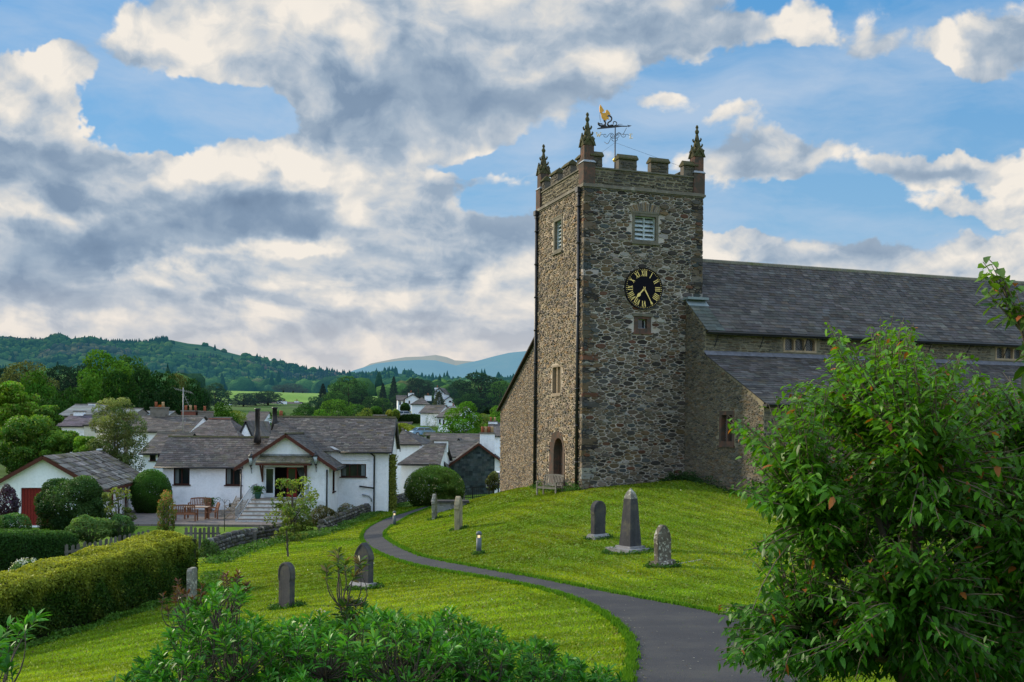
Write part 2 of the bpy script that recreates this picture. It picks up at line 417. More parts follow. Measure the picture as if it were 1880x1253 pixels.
_M[:_n, _n] = 1; _M[:_n, _n + 1:] = _A[:, :2]; _M[_n, :_n] = 1; _M[_n + 1:, :_n] = _A[:, :2].T
_w = np.linalg.solve(_M, np.concatenate([_A[:, 2], [0, 0, 0]]))
def h_near(x, y):
    x = np.asarray(x, float); y = np.asarray(y, float); sh = x.shape
    X = x.ravel(); Y = y.ravel(); out = np.empty_like(X)
    for i in range(0, len(X), 20000):
        d = (X[i:i + 20000, None] - _A[None, :, 0]) ** 2 + (Y[i:i + 20000, None] - _A[None, :, 1]) ** 2
        out[i:i + 20000] = -_phi(d) @ _w[:_n] + _w[_n] + X[i:i + 20000] * _w[_n + 1] + Y[i:i + 20000] * _w[_n + 2]
    return out.reshape(sh)
def sst(x, a, b):
    t = np.clip((x - a) / (b - a), 0, 1); return t * t * (3 - 2 * t)
def h_far(x, y):
    d = np.hypot(x, y)
    z = np.interp(d, [0, 90, 145, 170, 205, 250, 300, 380, 450, 600, 800, 1100, 1500, 3000, 15000], [-5.5, -6.2, -6.3, -3.5, 0.8, 3.8, 6.0, 9.0, 12.0, 19, 27, 32, 30, 20, 0])
    z = z + 2.5 * np.sin(x / 70 + .5) * np.sin(y / 90) * sst(d, 180, 400)
    return z
def h(x, y):
    x = np.asarray(x, float); y = np.asarray(y, float)
    t = np.maximum(sst(np.abs(x), 45, 65), sst(y, 88, 112)); t = np.maximum(t, sst(-y, 5, 20))
    return h_near(np.clip(x, -66, 66), np.clip(y, -12, 113)) * (1 - t) + h_far(x, y) * t
def hz(x, y): return float(h(np.array([x]), np.array([y]))[0])
def ongnd(px, py, Y, dz=0.0):
    """x, y of a pixel at a depth, standing on the ground"""
    p = at(px, py, Y); return (p[0], Y, hz(p[0], Y) + dz)
def ray_gnd(px, py, Y0=8.0, Y1=120.0):
    a, b = ray(px, py); Ys = np.linspace(Y0, Y1, 1200)
    d = b * Ys - h(a * Ys, Ys); i = np.argmax(d < 0); Y = Ys[i] if d[i] < 0 else Y1
    return (a * Y, Y, hz(a * Y, Y))

def ray_near(px, py, Yg):
    a, b = ray(px, py); Ys = np.linspace(Yg * .6, Yg * 1.5, 900)
    d = b * Ys - h_near(a * Ys, Ys); sg = np.where((d[:-1] >= 0) & (d[1:] < 0))[0]
    if len(sg) == 0: Y = Ys[np.argmin(np.abs(d))]
    else: Y = Ys[sg[np.argmin(np.abs(Ys[sg] - Yg))]]
    return a * Y, Y
def gnd(px, py, Yg, dz=0.0):
    x, Y = ray_near(px, py, Yg)
    return (x, Y, hz(x, Y) + dz), Y / Yg
# path outline from pixels that lie on the ground
PL = [(1146, 1300, 11.0), (1148, 1246, 12.5), (1165, 1214, 13.8), (1171, 1185, 15.2), (1161, 1168, 16.1), (1135, 1146, 17.4), (1105, 1121, 19.2), (1080, 1108, 20.2), (1000, 1083, 23.2), (923, 1068, 26.2), (864, 1057, 28.8), (796, 1047, 31.5), (732, 1032, 36), (694, 1017, 40), (672, 1004, 44.5), (662, 985, 50), (672, 970, 55), (702, 955, 61), (732, 945, 66), (783, 930, 74.5), (830, 921, 82)]
PR = [(1500, 1300, 11.0), (1471, 1236, 12.8), (1455, 1206, 14), (1440, 1180, 15.2), (1418, 1160, 16.4), (1378, 1134, 18.6), (1318, 1123, 19.6), (1250, 1114, 20.2), (1165, 1097, 21.6), (1080, 1083, 22.6), (1000, 1064, 25.4), (945, 1055, 28), (881, 1043, 31), (830, 1034, 33), (774, 1023, 37), (736, 1006, 42), (711, 991, 47), (704, 977, 51), (723, 964, 56), (753, 947, 64), (787, 932, 74), (834, 924, 82)]
def resample(pl, n):
    p = np.array([ray_near(*q) for q in pl])
    d = np.concatenate([[0], np.cumsum(np.hypot(*np.diff(p, axis=0).T))])
    t = np.linspace(0, d[-1], n)
    q = np.stack([np.interp(t, d, p[:, 0]), np.interp(t, d, p[:, 1])], 1)
    for _ in range(60):
        q[1:-1] = q[1:-1] * .5 + (q[:-2] + q[2:]) * .25
    return q
QL = resample(PL, 260); QR = resample(PR, 260)
BR_A = np.array([ray_near(*q) for q in [(1360, 1131, 18.9), (1420, 1117, 20.2), (1500, 1098, 22.5), (1600, 1078, 24.8), (1750, 1066, 26.4), (2000, 1055, 27.5)]])
BR_B = np.array([ray_near(*q) for q in [(1400, 1170, 15.8), (1459, 1149, 17.2), (1520, 1122, 19.5), (1610, 1098, 22), (1760, 1084, 23.7), (2000, 1075, 24.8)]])
def poly_mask(x, y, P):
    ins = np.zeros(x.shape, bool); n = len(P); j = n - 1
    for i in range(n):
        xi, yi = P[i]; xj, yj = P[j]
        if yi != yj:
            c = ((yi > y) != (yj > y)) & (x < (xj - xi) * (y - yi) / (yj - yi) + xi); ins ^= c
        j = i
    return ins
PATHPOLY = np.concatenate([QL, QR[::-1]]); BRPOLY = np.concatenate([BR_A, BR_B[::-1]])
def on_path(x, y): return poly_mask(x, y, PATHPOLY) | poly_mask(x, y, BRPOLY)

def make_ground():
    xs = np.concatenate([-np.geomspace(9000, 46, 46), np.arange(-45, 20.01, .33), np.geomspace(21, 9000, 56)])
    ys = np.concatenate([-np.geomspace(3000, 7, 14), np.arange(-6, 8, 1.0), np.arange(8, 70, .33), np.geomspace(70.5, 16000, 110)])
    X, Y = np.meshgrid(xs, ys); Z = h(X, Y)
    m = on_path(X, Y) & (Y < 90)
    Z[m] -= .10
    ny, nx = X.shape
    V = np.stack([X.ravel(), Y.ravel(), Z.ravel()], 1)
    i = np.arange((ny - 1) * (nx - 1)); r = i // (nx - 1); c = i % (nx - 1); a = r * nx + c
    FQ = np.stack([a, a + 1, a + nx + 1, a + nx], 1)
    # colour attribute: r = mown lawn, g = village ground, b = field
    d = np.hypot(X, Y)
    cols = np.zeros((V.shape[0], 3)); 
    lawn = ((Y < 90) & (np.abs(X) < 60)).ravel(); cols[:, 0] = lawn
    cols[:, 1] = ((d > 90) & (d < 330)).ravel(); cols[:, 2] = (d >= 330).ravel()
    m_, k, out = new_mat('grass_ground')
    at_ = k.n('ShaderNodeAttribute', attribute_name='col').outputs['Color']
    sp = k.n('ShaderNodeSeparateColor'); k.l(at_, sp.inputs[0])
    pos = k.n('ShaderNodeNewGeometry').outputs['Position']
    n1 = k.noise(pos, .35, 5, .6); n2 = k.noise(pos, 2.2, 5, .65); n3 = k.noise(pos, 14, 4, .7); n4 = k.noise(pos, 60, 3, .7)
    # mowing lines: bands across the slope
    mp = k.n('ShaderNodeMapping'); mp.inputs['Rotation'].default_value = (0, 0, math.radians(-24)); k.l(pos, mp.inputs[0])
    wv = k.n('ShaderNodeTexWave', wave_type='BANDS', bands_direction='Y'); wv.inputs['Scale'].default_value = .42
    wv.inputs['Distortion'].default_value = 3.0; wv.inputs['Detail'].default_value = 3; wv.inputs['Detail Scale'].default_value = 1.2
    k.l(mp.outputs[0], wv.inputs[0])
    mp2 = k.n('ShaderNodeMapping'); mp2.inputs['Rotation'].default_value = (0, 0, math.radians(-8)); mp2.inputs['Scale'].default_value = (1, .12, 1); k.l(pos, mp2.inputs[0])
    cl = k.noise(mp2.outputs[0], 4.0, 4, .65)
    g = k.ramp(k.math('ADD', k.math('MULTIPLY', n2, .5), k.math('MULTIPLY', n3, .5)), [(.30, (.035, .10, .005)), (.48, (.085, .18, .009)), (.62, (.14, .24, .018)), (.78, (.22, .29, .05))])
    g = k.mix(k.mr(n1, .35, .65, 0, .55), g, (.115, .19, .018))
    g = k.mix(k.math('MULTIPLY', wv.outputs['Fac'], .06), g, (.17, .25, .035))
    # dry clippings
    dry = k.math('MULTIPLY', k.mr(cl, .50, .66), k.mr(n3, .38, .62))
    g = k.mix(k.math('MULTIPLY', dry, .62), g, (.34, .33, .13))
    # far fields and village
    fld = k.ramp(k.noise(pos, .012, 4, .6), [(.35, (.13, .25, .035)), (.5, (.17, .29, .05)), (.65, (.22, .33, .08))])
    vil = k.ramp(k.noise(pos, .08, 4, .6), [(.4, (.035, .075, .014)), (.55, (.06, .12, .02)), (.7, (.10, .11, .07))])
    c = k.mix(sp.outputs[1], k.mix(sp.outputs[2], g, fld), vil)
    b = k.n('ShaderNodeBsdfPrincipled'); k.l(c, b.inputs['Base Color']); b.inputs['Roughness'].default_value = .9; b.inputs['Specular IOR Level'].default_value = .1
    bm = k.n('ShaderNodeBump'); bm.inputs['Strength'].default_value = .6; bm.inputs['Distance'].default_value = .05
    k.l(k.math('ADD', k.math('MULTIPLY', n3, 1.0), k.math('ADD', n4, k.math('MULTIPLY', n2, 1.5))), bm.inputs['Height']); k.l(bm.outputs[0], b.inputs['Normal'])
    spy = k.n('ShaderNodeSeparateXYZ'); k.l(pos, spy.inputs[0])
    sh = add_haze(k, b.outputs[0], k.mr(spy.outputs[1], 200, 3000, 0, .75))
    k.l(sh, out.inputs[0])
    o = np_mesh('ground', V, FQ, cols, m_, None, True); meta(o, 'rolling mown green churchyard grass and fields', 'ground', kind='structure')

    asphalt = surf('asphalt', (.043, .043, .047), .85, .9, .35, 45, .55, .8, .015, attr=False, spec=.25, stain=(.070, .067, .060), stain_scale=.9, stain_th=(.48, .80), lichen=((.13, .125, .115), 30, .70))
    n = len(QL); K = 9
    t = np.linspace(0, 1, K)[None, :, None]
    P = QL[:, None, :] * (1 - t) + QR[:, None, :] * t
    Zp = h(P[..., 0], P[..., 1]) + .018
    V = np.concatenate([P, Zp[..., None]], -1).reshape(-1, 3)
    i = np.arange((n - 1) * (K - 1)); r = i // (K - 1); c = i % (K - 1); a = r * K + c
    o = np_mesh('path', V, np.stack([a, a + 1, a + K + 1, a + K], 1), np.ones((len(V), 3)), asphalt, None, True)
    meta(o, 'dark grey tarmac path curving through the churchyard', 'path', kind='structure')
    A = np.stack([np.interp(np.linspace(0, 5, 60), range(6), BR_A[:, j]) for j in (0, 1)], 1); B = np.stack([np.interp(np.linspace(0, 5, 60), range(6), BR_B[:, j]) for j in (0, 1)], 1)
    P = A[:, None, :] * (1 - t) + B[:, None, :] * t
    Zp = h(P[..., 0], P[..., 1]) + .014
    V = np.concatenate([P, Zp[..., None]], -1).reshape(-1, 3)
    i = np.arange(59 * (K - 1)); r = i // (K - 1); c = i % (K - 1); a = r * K + c
    o = np_mesh('side_path', V, np.stack([a, a + 1, a + K + 1, a + K], 1), np.ones((len(V), 3)), asphalt, None, True)
    meta(o, 'tarmac side path branching off behind the cherry tree', 'path', kind='structure')
make_ground()

def make_grass():
    rng = np.random.default_rng(3)
    n = 760000
    # positions denser close to the camera
    Y = 9 + 62 * rng.random(n) ** 1.35
    X = (rng.random(n) * 1.16 - .60) * Y
    X = np.clip(X, -26, 26)
    m = ~on_path(X, Y); X = X[m]; Y = Y[m]
    # tower and church footprint free
    ex = (X - 3.43) * .9455 + (Y - 50) * .3256; ny = -(X - 3.43) * .3256 + (Y - 50) * .9455
    m = ~((ex > -.1) & (ny > -.05)) & ~((ex > 5.5) & (ny > -7.3)); X = X[m]; Y = Y[m]
    wl = np.array([gnd(*q)[0][:2] for q in [(384, 1026, 43), (420, 1012, 45), (455, 1000, 47), (490, 992, 49), (522, 988, 51), (590, 978, 54), (625, 964, 59), (665, 947, 64), (700, 934, 69), (738, 924, 74)]]); wl = wl[np.argsort(wl[:, 1])]
    m = ~((Y > wl[0, 1]) & (X < np.interp(Y, wl[:, 1], wl[:, 0]) + .1)); X = X[m]; Y = Y[m]
    n = len(X); Z = h(X, Y) - .01
    hgt = (.018 + .022 * rng.random(n)) * (1 + Y * .012); wd = .010 + .0009 * Y
    # longer fringe beside the path
    ang = rng.random(n) * 2 * np.pi; lean = rng.random(n) * .05
    bx = np.cos(ang) * wd; by = np.sin(ang) * wd
    tip = np.stack([X + np.cos(ang + 1.3) * lean, Y + np.sin(ang + 1.3) * lean, Z + hgt], 1)
    V = np.stack([np.stack([X - bx, Y - by, Z], 1), np.stack([X + bx, Y + by, Z], 1), tip], 1).reshape(-1, 3)
    FQ = np.arange(n * 3).reshape(-1, 3)
    def wob(x, y, s_, q): return (np.sin(x * s_ + 2.2 * np.sin(y * s_ * .7 + q) + q) + np.sin(y * s_ * 1.2 + 1.9 * np.sin(x * s_ * .8 + 2 * q)) + np.sin((x + y) * s_ * .6 + 1.5 * np.sin((x - y) * s_ * .9))) / 3
    p = wob(X, Y, .45, 1.0) * .5 + .5; p2 = wob(X, Y, 1.7, 2.0) * .5 + .5; p3 = wob(X, Y, 5.0, 3.0) * .5 + .5
    r = rng.random(n)
    # mowing rows: on the mound they run downhill away from the wall, on the lower lawn across the slope
    ph1 = (X * .955 + Y * .30) / .62 + .5 * wob(X, Y, .5, 4.0); ph2 = (-X * .36 + Y * .93) / .58 + .5 * wob(X, Y, .4, 5.0)
    up = (X > -.02 * Y + .6) & (Y > 20)
    ph = np.where(up, ph1, ph2)
    row = np.abs((ph % 1.0) - .5) * 2                    # 0 at the clipping line
    line = np.clip(1 - row / .38, 0, 1)
    amt = np.clip(p * 1.5 - .25, .05, 1) * (.35 + .9 * p3)
    amt = np.where(up, amt * np.clip(1.25 - np.hypot(X - 9, Y - 38) / 16, .25, 1.1) * 1.4, amt)
    g0 = np.stack([.098 + .05 * r + .12 * p, .185 + .07 * r + .08 * p, .006 + .010 * r], 1)
    g0 = g0 * (.62 + .50 * p2 + .22 * p3)[:, None]
    dryp = np.clip(.05 + 1.0 * line * amt, 0, .9)
    dry = (rng.random(n) < dryp)[:, None]
    g = np.where(dry, np.stack([.22 + .10 * r, .26 + .08 * r, .055 + .04 * r], 1), g0)
    band = np.where((np.floor(ph) % 2) > 0, .84, 1.10)
    g = g * band[:, None]
    # lush dark edges by the path, worn brown flecks, daisies
    g *= (.84 + .32 * rng.random(n))[:, None]
    g *= (.74 + .55 * np.clip(wob(X, Y, .16, 6.0) * .6 + .55, 0, 1))[:, None]
    ds = rng.random(n) < .0006; g[ds] = (.62, .62, .55)
    br = rng.random(n) < .018; g[br] = (.12, .09, .04)
    o = np_mesh('grass', V, FQ, np.repeat(g, 3, axis=0), leaf_mat('grass_blade', .35, .1, .8))
    meta(o, 'short mown green grass of the churchyard lawn', 'grass', kind='stuff')
make_grass()
def fringe():
    rng = np.random.default_rng(9); n = 60000
    P = []
    for E, sg in ((QL, -1), (QR, 1), (BR_A, -1), (BR_B, 1)):
        m = n // 4 if len(E) > 50 else n // 8
        t = rng.random(m) ** 1.4 * (len(E) - 1); i = np.minimum(t.astype(int), len(E) - 2); f = (t - i)[:, None]; p = E[i] * (1 - f) + E[i + 1] * f
        d = E[i + 1] - E[i]; d /= np.linalg.norm(d, axis=1, keepdims=True) + 1e-9; nrm = np.stack([-d[:, 1], d[:, 0]], 1)
        wv = .05 * np.sin(t * 1.7) + .03 * np.sin(t * 4.1 + 1)
        p = p + nrm * (rng.normal(size=(m, 1)) * .035 + wv[:, None] * .35); P.append(p)
    P = np.concatenate(P); n = len(P); X, Y = P.T; Z = h(X, Y) + .005
    ang = rng.random(n) * 6.28; hh = .04 + .06 * rng.random(n); w_ = .008 + .0008 * Y; ln = .05 * rng.random(n)
    V = np.stack([np.stack([X - np.cos(ang) * w_, Y - np.sin(ang) * w_, Z], 1), np.stack([X + np.cos(ang) * w_, Y + np.sin(ang) * w_, Z], 1), np.stack([X + np.sin(ang) * ln, Y + np.cos(ang) * ln, Z + hh], 1)], 1).reshape(-1, 3)
    r = rng.random(n); C = np.stack([.05 + .07 * r, .15 + .10 * r, .008 + .01 * r], 1)
    o = np_mesh('grass_edge', V, np.arange(n * 3).reshape(-1, 3), np.repeat(C, 3, 0), bpy.data.materials['grass_blade']); meta(o, 'longer grass creeping over the edges of the path', 'grass', kind='stuff')
fringe()
def litter():
    rng = np.random.default_rng(12); n = 2600
    t = rng.random(n) ** 1.8 * (len(QL) - 1.01); i = t.astype(int); f = (t - i)[:, None]
    a = QL[i] * (1 - f) + QL[i + 1] * f; b = QR[i] * (1 - f) + QR[i + 1] * f
    u = rng.random(n); u = np.where(rng.random(n) < .6, np.where(rng.random(n) < .5, u * .10, 1 - u * .10), u)[:, None]
    P = a * (1 - u) + b * u; Z = h(P[:, 0], P[:, 1]) + .024
    s_ = .006 + .012 * rng.random(n); ang = rng.random(n) * 6.28
    V = []
    for k_ in range(4):
        q = ang + k_ * 1.57; V.append(np.stack([P[:, 0] + np.cos(q) * s_, P[:, 1] + np.sin(q) * s_, Z + rng.random(n) * .006], 1))
    C = np.array([(.20, .17, .11), (.10, .07, .035), (.28, .27, .24), (.09, .14, .03)])[rng.integers(0, 4, n)]
    o = np_mesh('path_litter', np.stack(V, 1).reshape(-1, 3), np.arange(n * 4).reshape(-1, 4), np.repeat(C, 4, 0), bpy.data.materials['grass_blade']); meta(o, 'grit and fallen leaf scraps lying on the path', 'litter', kind='stuff')
litter()
# ------------------------------------------------------------------ stonework
def pick(pal):
    r = random.random(); s = 0
    for wgt, c in pal:
        s += wgt
        if r <= s: break
    j = random.uniform(.75, 1.25); 
    return (c[0] * j * random.uniform(.93, 1.07), c[1] * j, c[2] * j * random.uniform(.93, 1.07))
PAL_S = [(.04, (0.286, 0.260, 0.232)), (.18, (0.073, 0.065, 0.057)), (.26, (0.108, 0.085, 0.060)), (.12, (0.058, 0.062, 0.061)), (.13, (0.126, 0.086, 0.048)), (.12, (0.039, 0.033, 0.029)), (.06, (0.108, 0.052, 0.032)), (.09, (0.178, 0.146, 0.110))]
PAL_W = [(.30, (0.190, 0.151, 0.102)), (.20, (0.267, 0.211, 0.147)), (.22, (0.129, 0.106, 0.082)), (.14, (0.223, 0.151, 0.081)), (.14, (0.089, 0.080, 0.070))]
PAL_A = [(.36, (0.124, 0.106, 0.080)), (.24, (0.092, 0.085, 0.073)), (.18, (0.156, 0.138, 0.108)), (.14, (0.129, 0.092, 0.056)), (.08, (0.064, 0.061, 0.056))]
PAL_T = [(.4, (.085, .075, .06)), (.3, (.06, .055, .048)), (.2, (.11, .088, .058)), (.1, (.13, .115, .09))]

def rubble(g, f, w, z0, z1, inside, pal, hmin=.07, hmax=.26, amin=1.1, amax=3.2, big=0.0, prot=.035, gap=.022, rnd=.12):
    """irregular rubble: f(u, z, d) maps wall coordinates (d = outward) to 3-D"""
    def stone(u0, u1, a, b, pr, col):
        cu, cz = (u0 + u1) / 2, (a + b) / 2; hu, hv = (u1 - u0) / 2 - gap, (b - a) / 2 - gap * .8
        if hu < .02 or hv < .012: return
        K = 8; e = random.uniform(.42, .75); ring = []; top = []
        ph = random.uniform(-.15, .15)
        for i in range(K):
            t = 2 * math.pi * (i + .5) / K + ph
            cx, cy = math.cos(t), math.sin(t)
            x = math.copysign(abs(cx) ** e, cx) * hu * random.uniform(1 - rnd, 1 + rnd * .5)
            y = math.copysign(abs(cy) ** e, cy) * hv * random.uniform(1 - rnd, 1 + rnd * .5)
            ring.append((cu + x, cz + y)); top.append((cu + x * .86, cz + y * .80))
        tx, tz = random.uniform(-.012, .012), random.uniform(-.012, .012)
        p = [f(a_, b_, -.01) for a_, b_ in ring] + [f(a_, b_, pr + tx * (a_ - cu) / hu + tz * (b_ - cz) / hv) for a_, b_ in top]
        g.faces(p, [(i, (i + 1) % K, K + (i + 1) % K, K + i) for i in range(K)] + [tuple(range(K, 2 * K))], col)
    z = z0
    bigs = []
    if big:
        for _ in range(int(w * (z1 - z0) * big)):
            cu, cz = random.uniform(.2, w - .2), random.uniform(z0 + .2, z1 - .2)
            a, b = random.uniform(.16, .32), random.uniform(.10, .19)
            if any(abs(cu - q[0]) < a + q[2] + .02 and abs(cz - q[1]) < b + q[3] + .02 for q in bigs): continue
            if inside(cu, cz, a, b): bigs.append((cu, cz, a, b))
    while z < z1:
        hh = random.uniform(hmin, hmax) if random.random() < .6 else random.uniform(hmin, (hmin + hmax) / 2)
        u = random.uniform(-.3, 0)
        wob = random.uniform(0, 6)
        while u < w:
            ww = hh * random.uniform(amin, amax) if hh > .12 else random.uniform(.18, .5)
            u0, u1 = max(u, 0), min(u + ww, w)
            zz = z + .03 * math.sin(u * 2.1 + wob)
            if u1 - u0 > .06:
                cells = [(zz, zz + hh)]
                if hh > .17 and random.random() < .4:
                    m = zz + hh * random.uniform(.35, .65); cells = [(zz, m), (m, zz + hh)]
                for a, b in cells:
                    cu, cz = (u0 + u1) / 2, (a + b) / 2
                    if not inside(cu, cz, (u1 - u0) / 2, (b - a) / 2): continue
                    if any(abs(cu - q[0]) < q[2] * .95 + (u1 - u0) * .25 and abs(cz - q[1]) < q[3] * .95 + (b - a) * .25 for q in bigs): continue
                    stone(u0, u1, a, b, prot * random.uniform(.3, 1.0), pick(pal))
            u += ww
        z += hh
    for cu, cz, a, b in bigs:
        stone(cu - a, cu + a, cz - b, cz + b, prot * random.uniform(1.0, 1.5), pick(pal))

def cellstones(g, f, w, z0, z1, inside, pal, rmin=.06, rmax=.20, an=1.7, prot=.045, gap=.014, seed=1, tall=.0):
    """random rubble from a weighted Voronoi pattern, cells flattened by the factor an"""
    r = random.Random(seed); H = (z1 - z0) * an
    pts = []; cs = rmax * 2; grid = {}
    def near(x, y, R_):
        k0, k1 = int(x // cs), int(y // cs)
        for i in (-1, 0, 1):
            for j in (-1, 0, 1):
                for q in grid.get((k0 + i, k1 + j), ()):
                    yield q
    area = w * H
    for rr_, tries in ((1.0, .9), (.75, 1.6), (.5, 4.0), (.3, 14.0)):
        R0 = rmin + (rmax - rmin) * rr_
        for _ in range(int(tries * area / (rmax * rmax) * .5)):
            x, y = r.uniform(-.05, w + .05), r.uniform(-.05, H + .05); R_ = R0 * r.uniform(.65, 1.15) if rr_ > .3 else r.uniform(rmin, rmin * 1.7)
            if all((q[0] - x) ** 2 + (q[1] - y) ** 2 > ((q[2] + R_) * .86) ** 2 for q in near(x, y, R_)):
                q = (x, y, R_); pts.append(q); grid.setdefault((int(x // cs), int(y // cs)), []).append(q)
    for (x, y, R_) in pts:
        L_ = R_ * 1.7 + .02
        poly = [(x - L_, y - L_), (x + L_, y - L_), (x + L_, y + L_), (x - L_, y + L_)]
        for (a, b, q) in near(x, y, R_):
            if a == x and b == y: continue
            dx, dy = a - x, b - y; d2 = dx * dx + dy * dy
            if d2 > (L_ * 1.5 + q) ** 2: continue
            t = .5 + (R_ * R_ - q * q) / (2 * d2)          # radical axis
            c = t * d2
            out_ = []
            n = len(poly)
            for i in range(n):
                p, s_ = poly[i], poly[(i + 1) % n]; dp = (p[0] - x) * dx + (p[1] - y) * dy - c; ds = (s_[0] - x) * dx + (s_[1] - y) * dy - c
                if dp <= 0: out_.append(p)
                if dp * ds < 0: m = dp / (dp - ds); out_.append((p[0] + (s_[0] - p[0]) * m, p[1] + (s_[1] - p[1]) * m))
            poly = out_
            if len(poly) < 3: break
        if len(poly) < 3: continue
        poly = [(max(0, min(w, a)), z0 + max(0, min(H, b)) / an) for a, b in poly]
        cx_ = sum(p[0] for p in poly) / len(poly); cz_ = sum(p[1] for p in poly) / len(poly)
        hu = max(abs(p[0] - cx_) for p in poly); hv = max(abs(p[1] - cz_) for p in poly)
        if hu < .025 or hv < .014: continue
        if not inside(cx_, cz_, hu * .62, hv * .62): continue
        # cut corners so the outline is rounded, then shrink for the mortar joint
        ring = []
        n = len(poly)
        for i in range(n):
            p, s_ = poly[i], poly[(i + 1) % n]; k_ = r.uniform(.06, .22)
            ring.append((p[0] + (s_[0] - p[0]) * k_, p[1] + (s_[1] - p[1]) * k_)); k_ = r.uniform(.06, .22); ring.append((s_[0] + (p[0] - s_[0]) * k_, s_[1] + (p[1] - s_[1]) * k_))
        gp_ = gap * r.uniform(.6, 1.6)
        fx, fz = max(.2, 1 - gp_ / hu), max(.2, 1 - gp_ * .8 / hv)
        ring = [(cx_ + (a - cx_) * fx, cz_ + (b - cz_) * fz) for a, b in ring]
        top = [(cx_ + (a - cx_) * .86, cz_ + (b - cz_) * .82) for a, b in ring]
        pr = prot * r.uniform(.35, 1.25); K = len(ring); tx, tz = r.uniform(-.012, .012), r.uniform(-.012, .012)
        p = [f(a, b, -.01) for a, b in ring] + [f(a, b, pr + tx * (a - cx_) / hu + tz * (b - cz_) / hv) for a, b in top]
        g.faces(p, [(i, (i + 1) % K, K + (i + 1) % K, K + i) for i in range(K)] + [tuple(range(K, 2 * K))], pick(pal))

def holes_wall(g, f, u0, u1, z0, z1, holes, depth=.35, top=None, col=None, rcol=None):
    """flat wall with rectangular openings and their reveals; top: list of (u, z) points above z1"""
    us = sorted(set([u0, u1] + [v for hh in holes for v in hh[:2]])); zs = sorted(set([z0, z1] + [v for hh in holes for v in hh[2:4]]))
    for i in range(len(us) - 1):
        for j in range(len(zs) - 1):
            a, b = (us[i] + us[i + 1]) / 2, (zs[j] + zs[j + 1]) / 2
            if any(q[0] < a < q[1] and q[2] < b < q[3] for q in holes): continue
            g.face([f(us[i], zs[j], 0), f(us[i + 1], zs[j], 0), f(us[i + 1], zs[j + 1], 0), f(us[i], zs[j + 1], 0)], col)
    if top: g.face([f(a, b, 0) for a, b in top], col)
    for q in holes:
        a, b, c, d = q[:4]; e = -depth
        for p in (((a, c), (b, c)), ((b, c), (b, d)), ((b, d), (a, d)), ((a, d), (a, c))):
            (x0, y0), (x1, y1) = p
            g.face([f(x0, y0, 0), f(x0, y0, e), f(x1, y1, e), f(x1, y1, 0)], rcol or col)

def slates(g, P, nrm_up=.0, rowh=.24, sw=.30, pal=None, th=.02, jit=.006, moss=0.0, clip=None, lift=.0):
    """P: eave-left, eave-right, ridge-right, ridge-left (3-D); overlapping rows of slates"""
    P = [Vector(p) for p in P]
    nrm = ((P[1] - P[0]).cross(P[3] - P[0])).normalized()
    L = max((P[3] - P[0]).length, (P[2] - P[1]).length); rows = max(2, int(L / rowh))
    def bl(s, t): return (P[0] * (1 - s) + P[1] * s) * (1 - t) + (P[3] * (1 - s) + P[2] * s) * t
    for r in range(rows):
        t0 = r / rows; t1 = min(1.0, (r + 1.35) / rows)
        W = (bl(1, t0) - bl(0, t0)).length
        k = max(1, int(W / (sw * (1.15 - .3 * t0)))); off = (r % 2) * .5
        xs = [0.0] + [min(1, max(0, (i + off + random.uniform(-.1, .1)) / k)) for i in range(1, k)] + [1.0]
        tone = random.uniform(.94, 1.06)
        for i in range(len(xs) - 1):
            a, b = xs[i], xs[i + 1]
            if b - a < 1e-4: continue
            ga = .006 / max(W, .1); lo = th * random.uniform(.8, 1.5); j = random.uniform(-jit, jit)
            dt = random.uniform(-.06, .06) / rows
            p0 = bl(a + ga, t0 + dt if r else 0); p1 = bl(b - ga, t0 + dt if r else 0); p2 = bl(b - ga, t1); p3 = bl(a + ga, t1)
            c = pick(pal); c = tuple(v * tone for v in c)
            q = [p0 + nrm * (lo + j + lift), p1 + nrm * (lo - j + lift), p2 + nrm * (.004 + lift), p3 + nrm * (.004 + lift), p0 + nrm * lift, p1 + nrm * lift]
            g.faces([tuple(v) for v in q], [(0, 1, 2, 3), (4, 5, 1, 0)], c)
    g.face([tuple(p - nrm * .01) for p in P], (.05, .05, .05))

SL_CH = [(.4, (0.078, 0.074, 0.074)), (.27, (0.092, 0.089, 0.088)), (.2, (0.065, 0.062, 0.063)), (.06, (0.113, 0.108, 0.105)), (.07, (0.084, 0.073, 0.063))]
SL_CT = [(.45, (0.082, 0.077, 0.076)), (.25, (0.101, 0.095, 0.092)), (.2, (0.064, 0.060, 0.059)), (.06, (0.134, 0.127, 0.118)), (.04, (0.086, 0.074, 0.049))]

M = {}
M['stone'] = surf('rubble_stone', (1, 1, 1), .85, 4, .22, 30, .42, .6, .02, lichen=((.22, .20, .16), 7.0, .66))
M['mortar'] = surf('mortar', (.46, .40, .345), .95, 2.0, .3, 25, .35, .6, .02, attr=False, stain=(.24, .21, .18), stain_scale=.6)
M['mortar_w'] = surf('mortar_west', (.47, .39, .30), .95, 2.0, .25, 25, .35, .6, .02, attr=False, stain=(.33, .26, .18), stain_scale=.5)
M['mortar_a'] = surf('mortar_aisle', (.22, .19, .13), .95, 2.0, .3, 25, .35, .6, .02, attr=False, stain=(.10, .09, .065), stain_scale=.8)
M['dressed'] = surf('dressed_stone', (.15, .135, .10), .85, 2.0, .35, 25, .3, .4, .01, attr=False, stain=(.07, .065, .05), stain_scale=1.5)
M['red_stone'] = surf('red_sandstone', (.15, .075, .052), .9, 2.5, .4, 25, .3, .5, .01, attr=False, stain=(.075, .06, .048), stain_scale=2.6, stain_th=(.36, .56))
M['dressed_t'] = surf('tan_dressed_stone', (.27, .215, .15), .9, 3, .3, 30, .25, .3, .01, attr=False, stain=(.14, .11, .08), stain_scale=2.5)
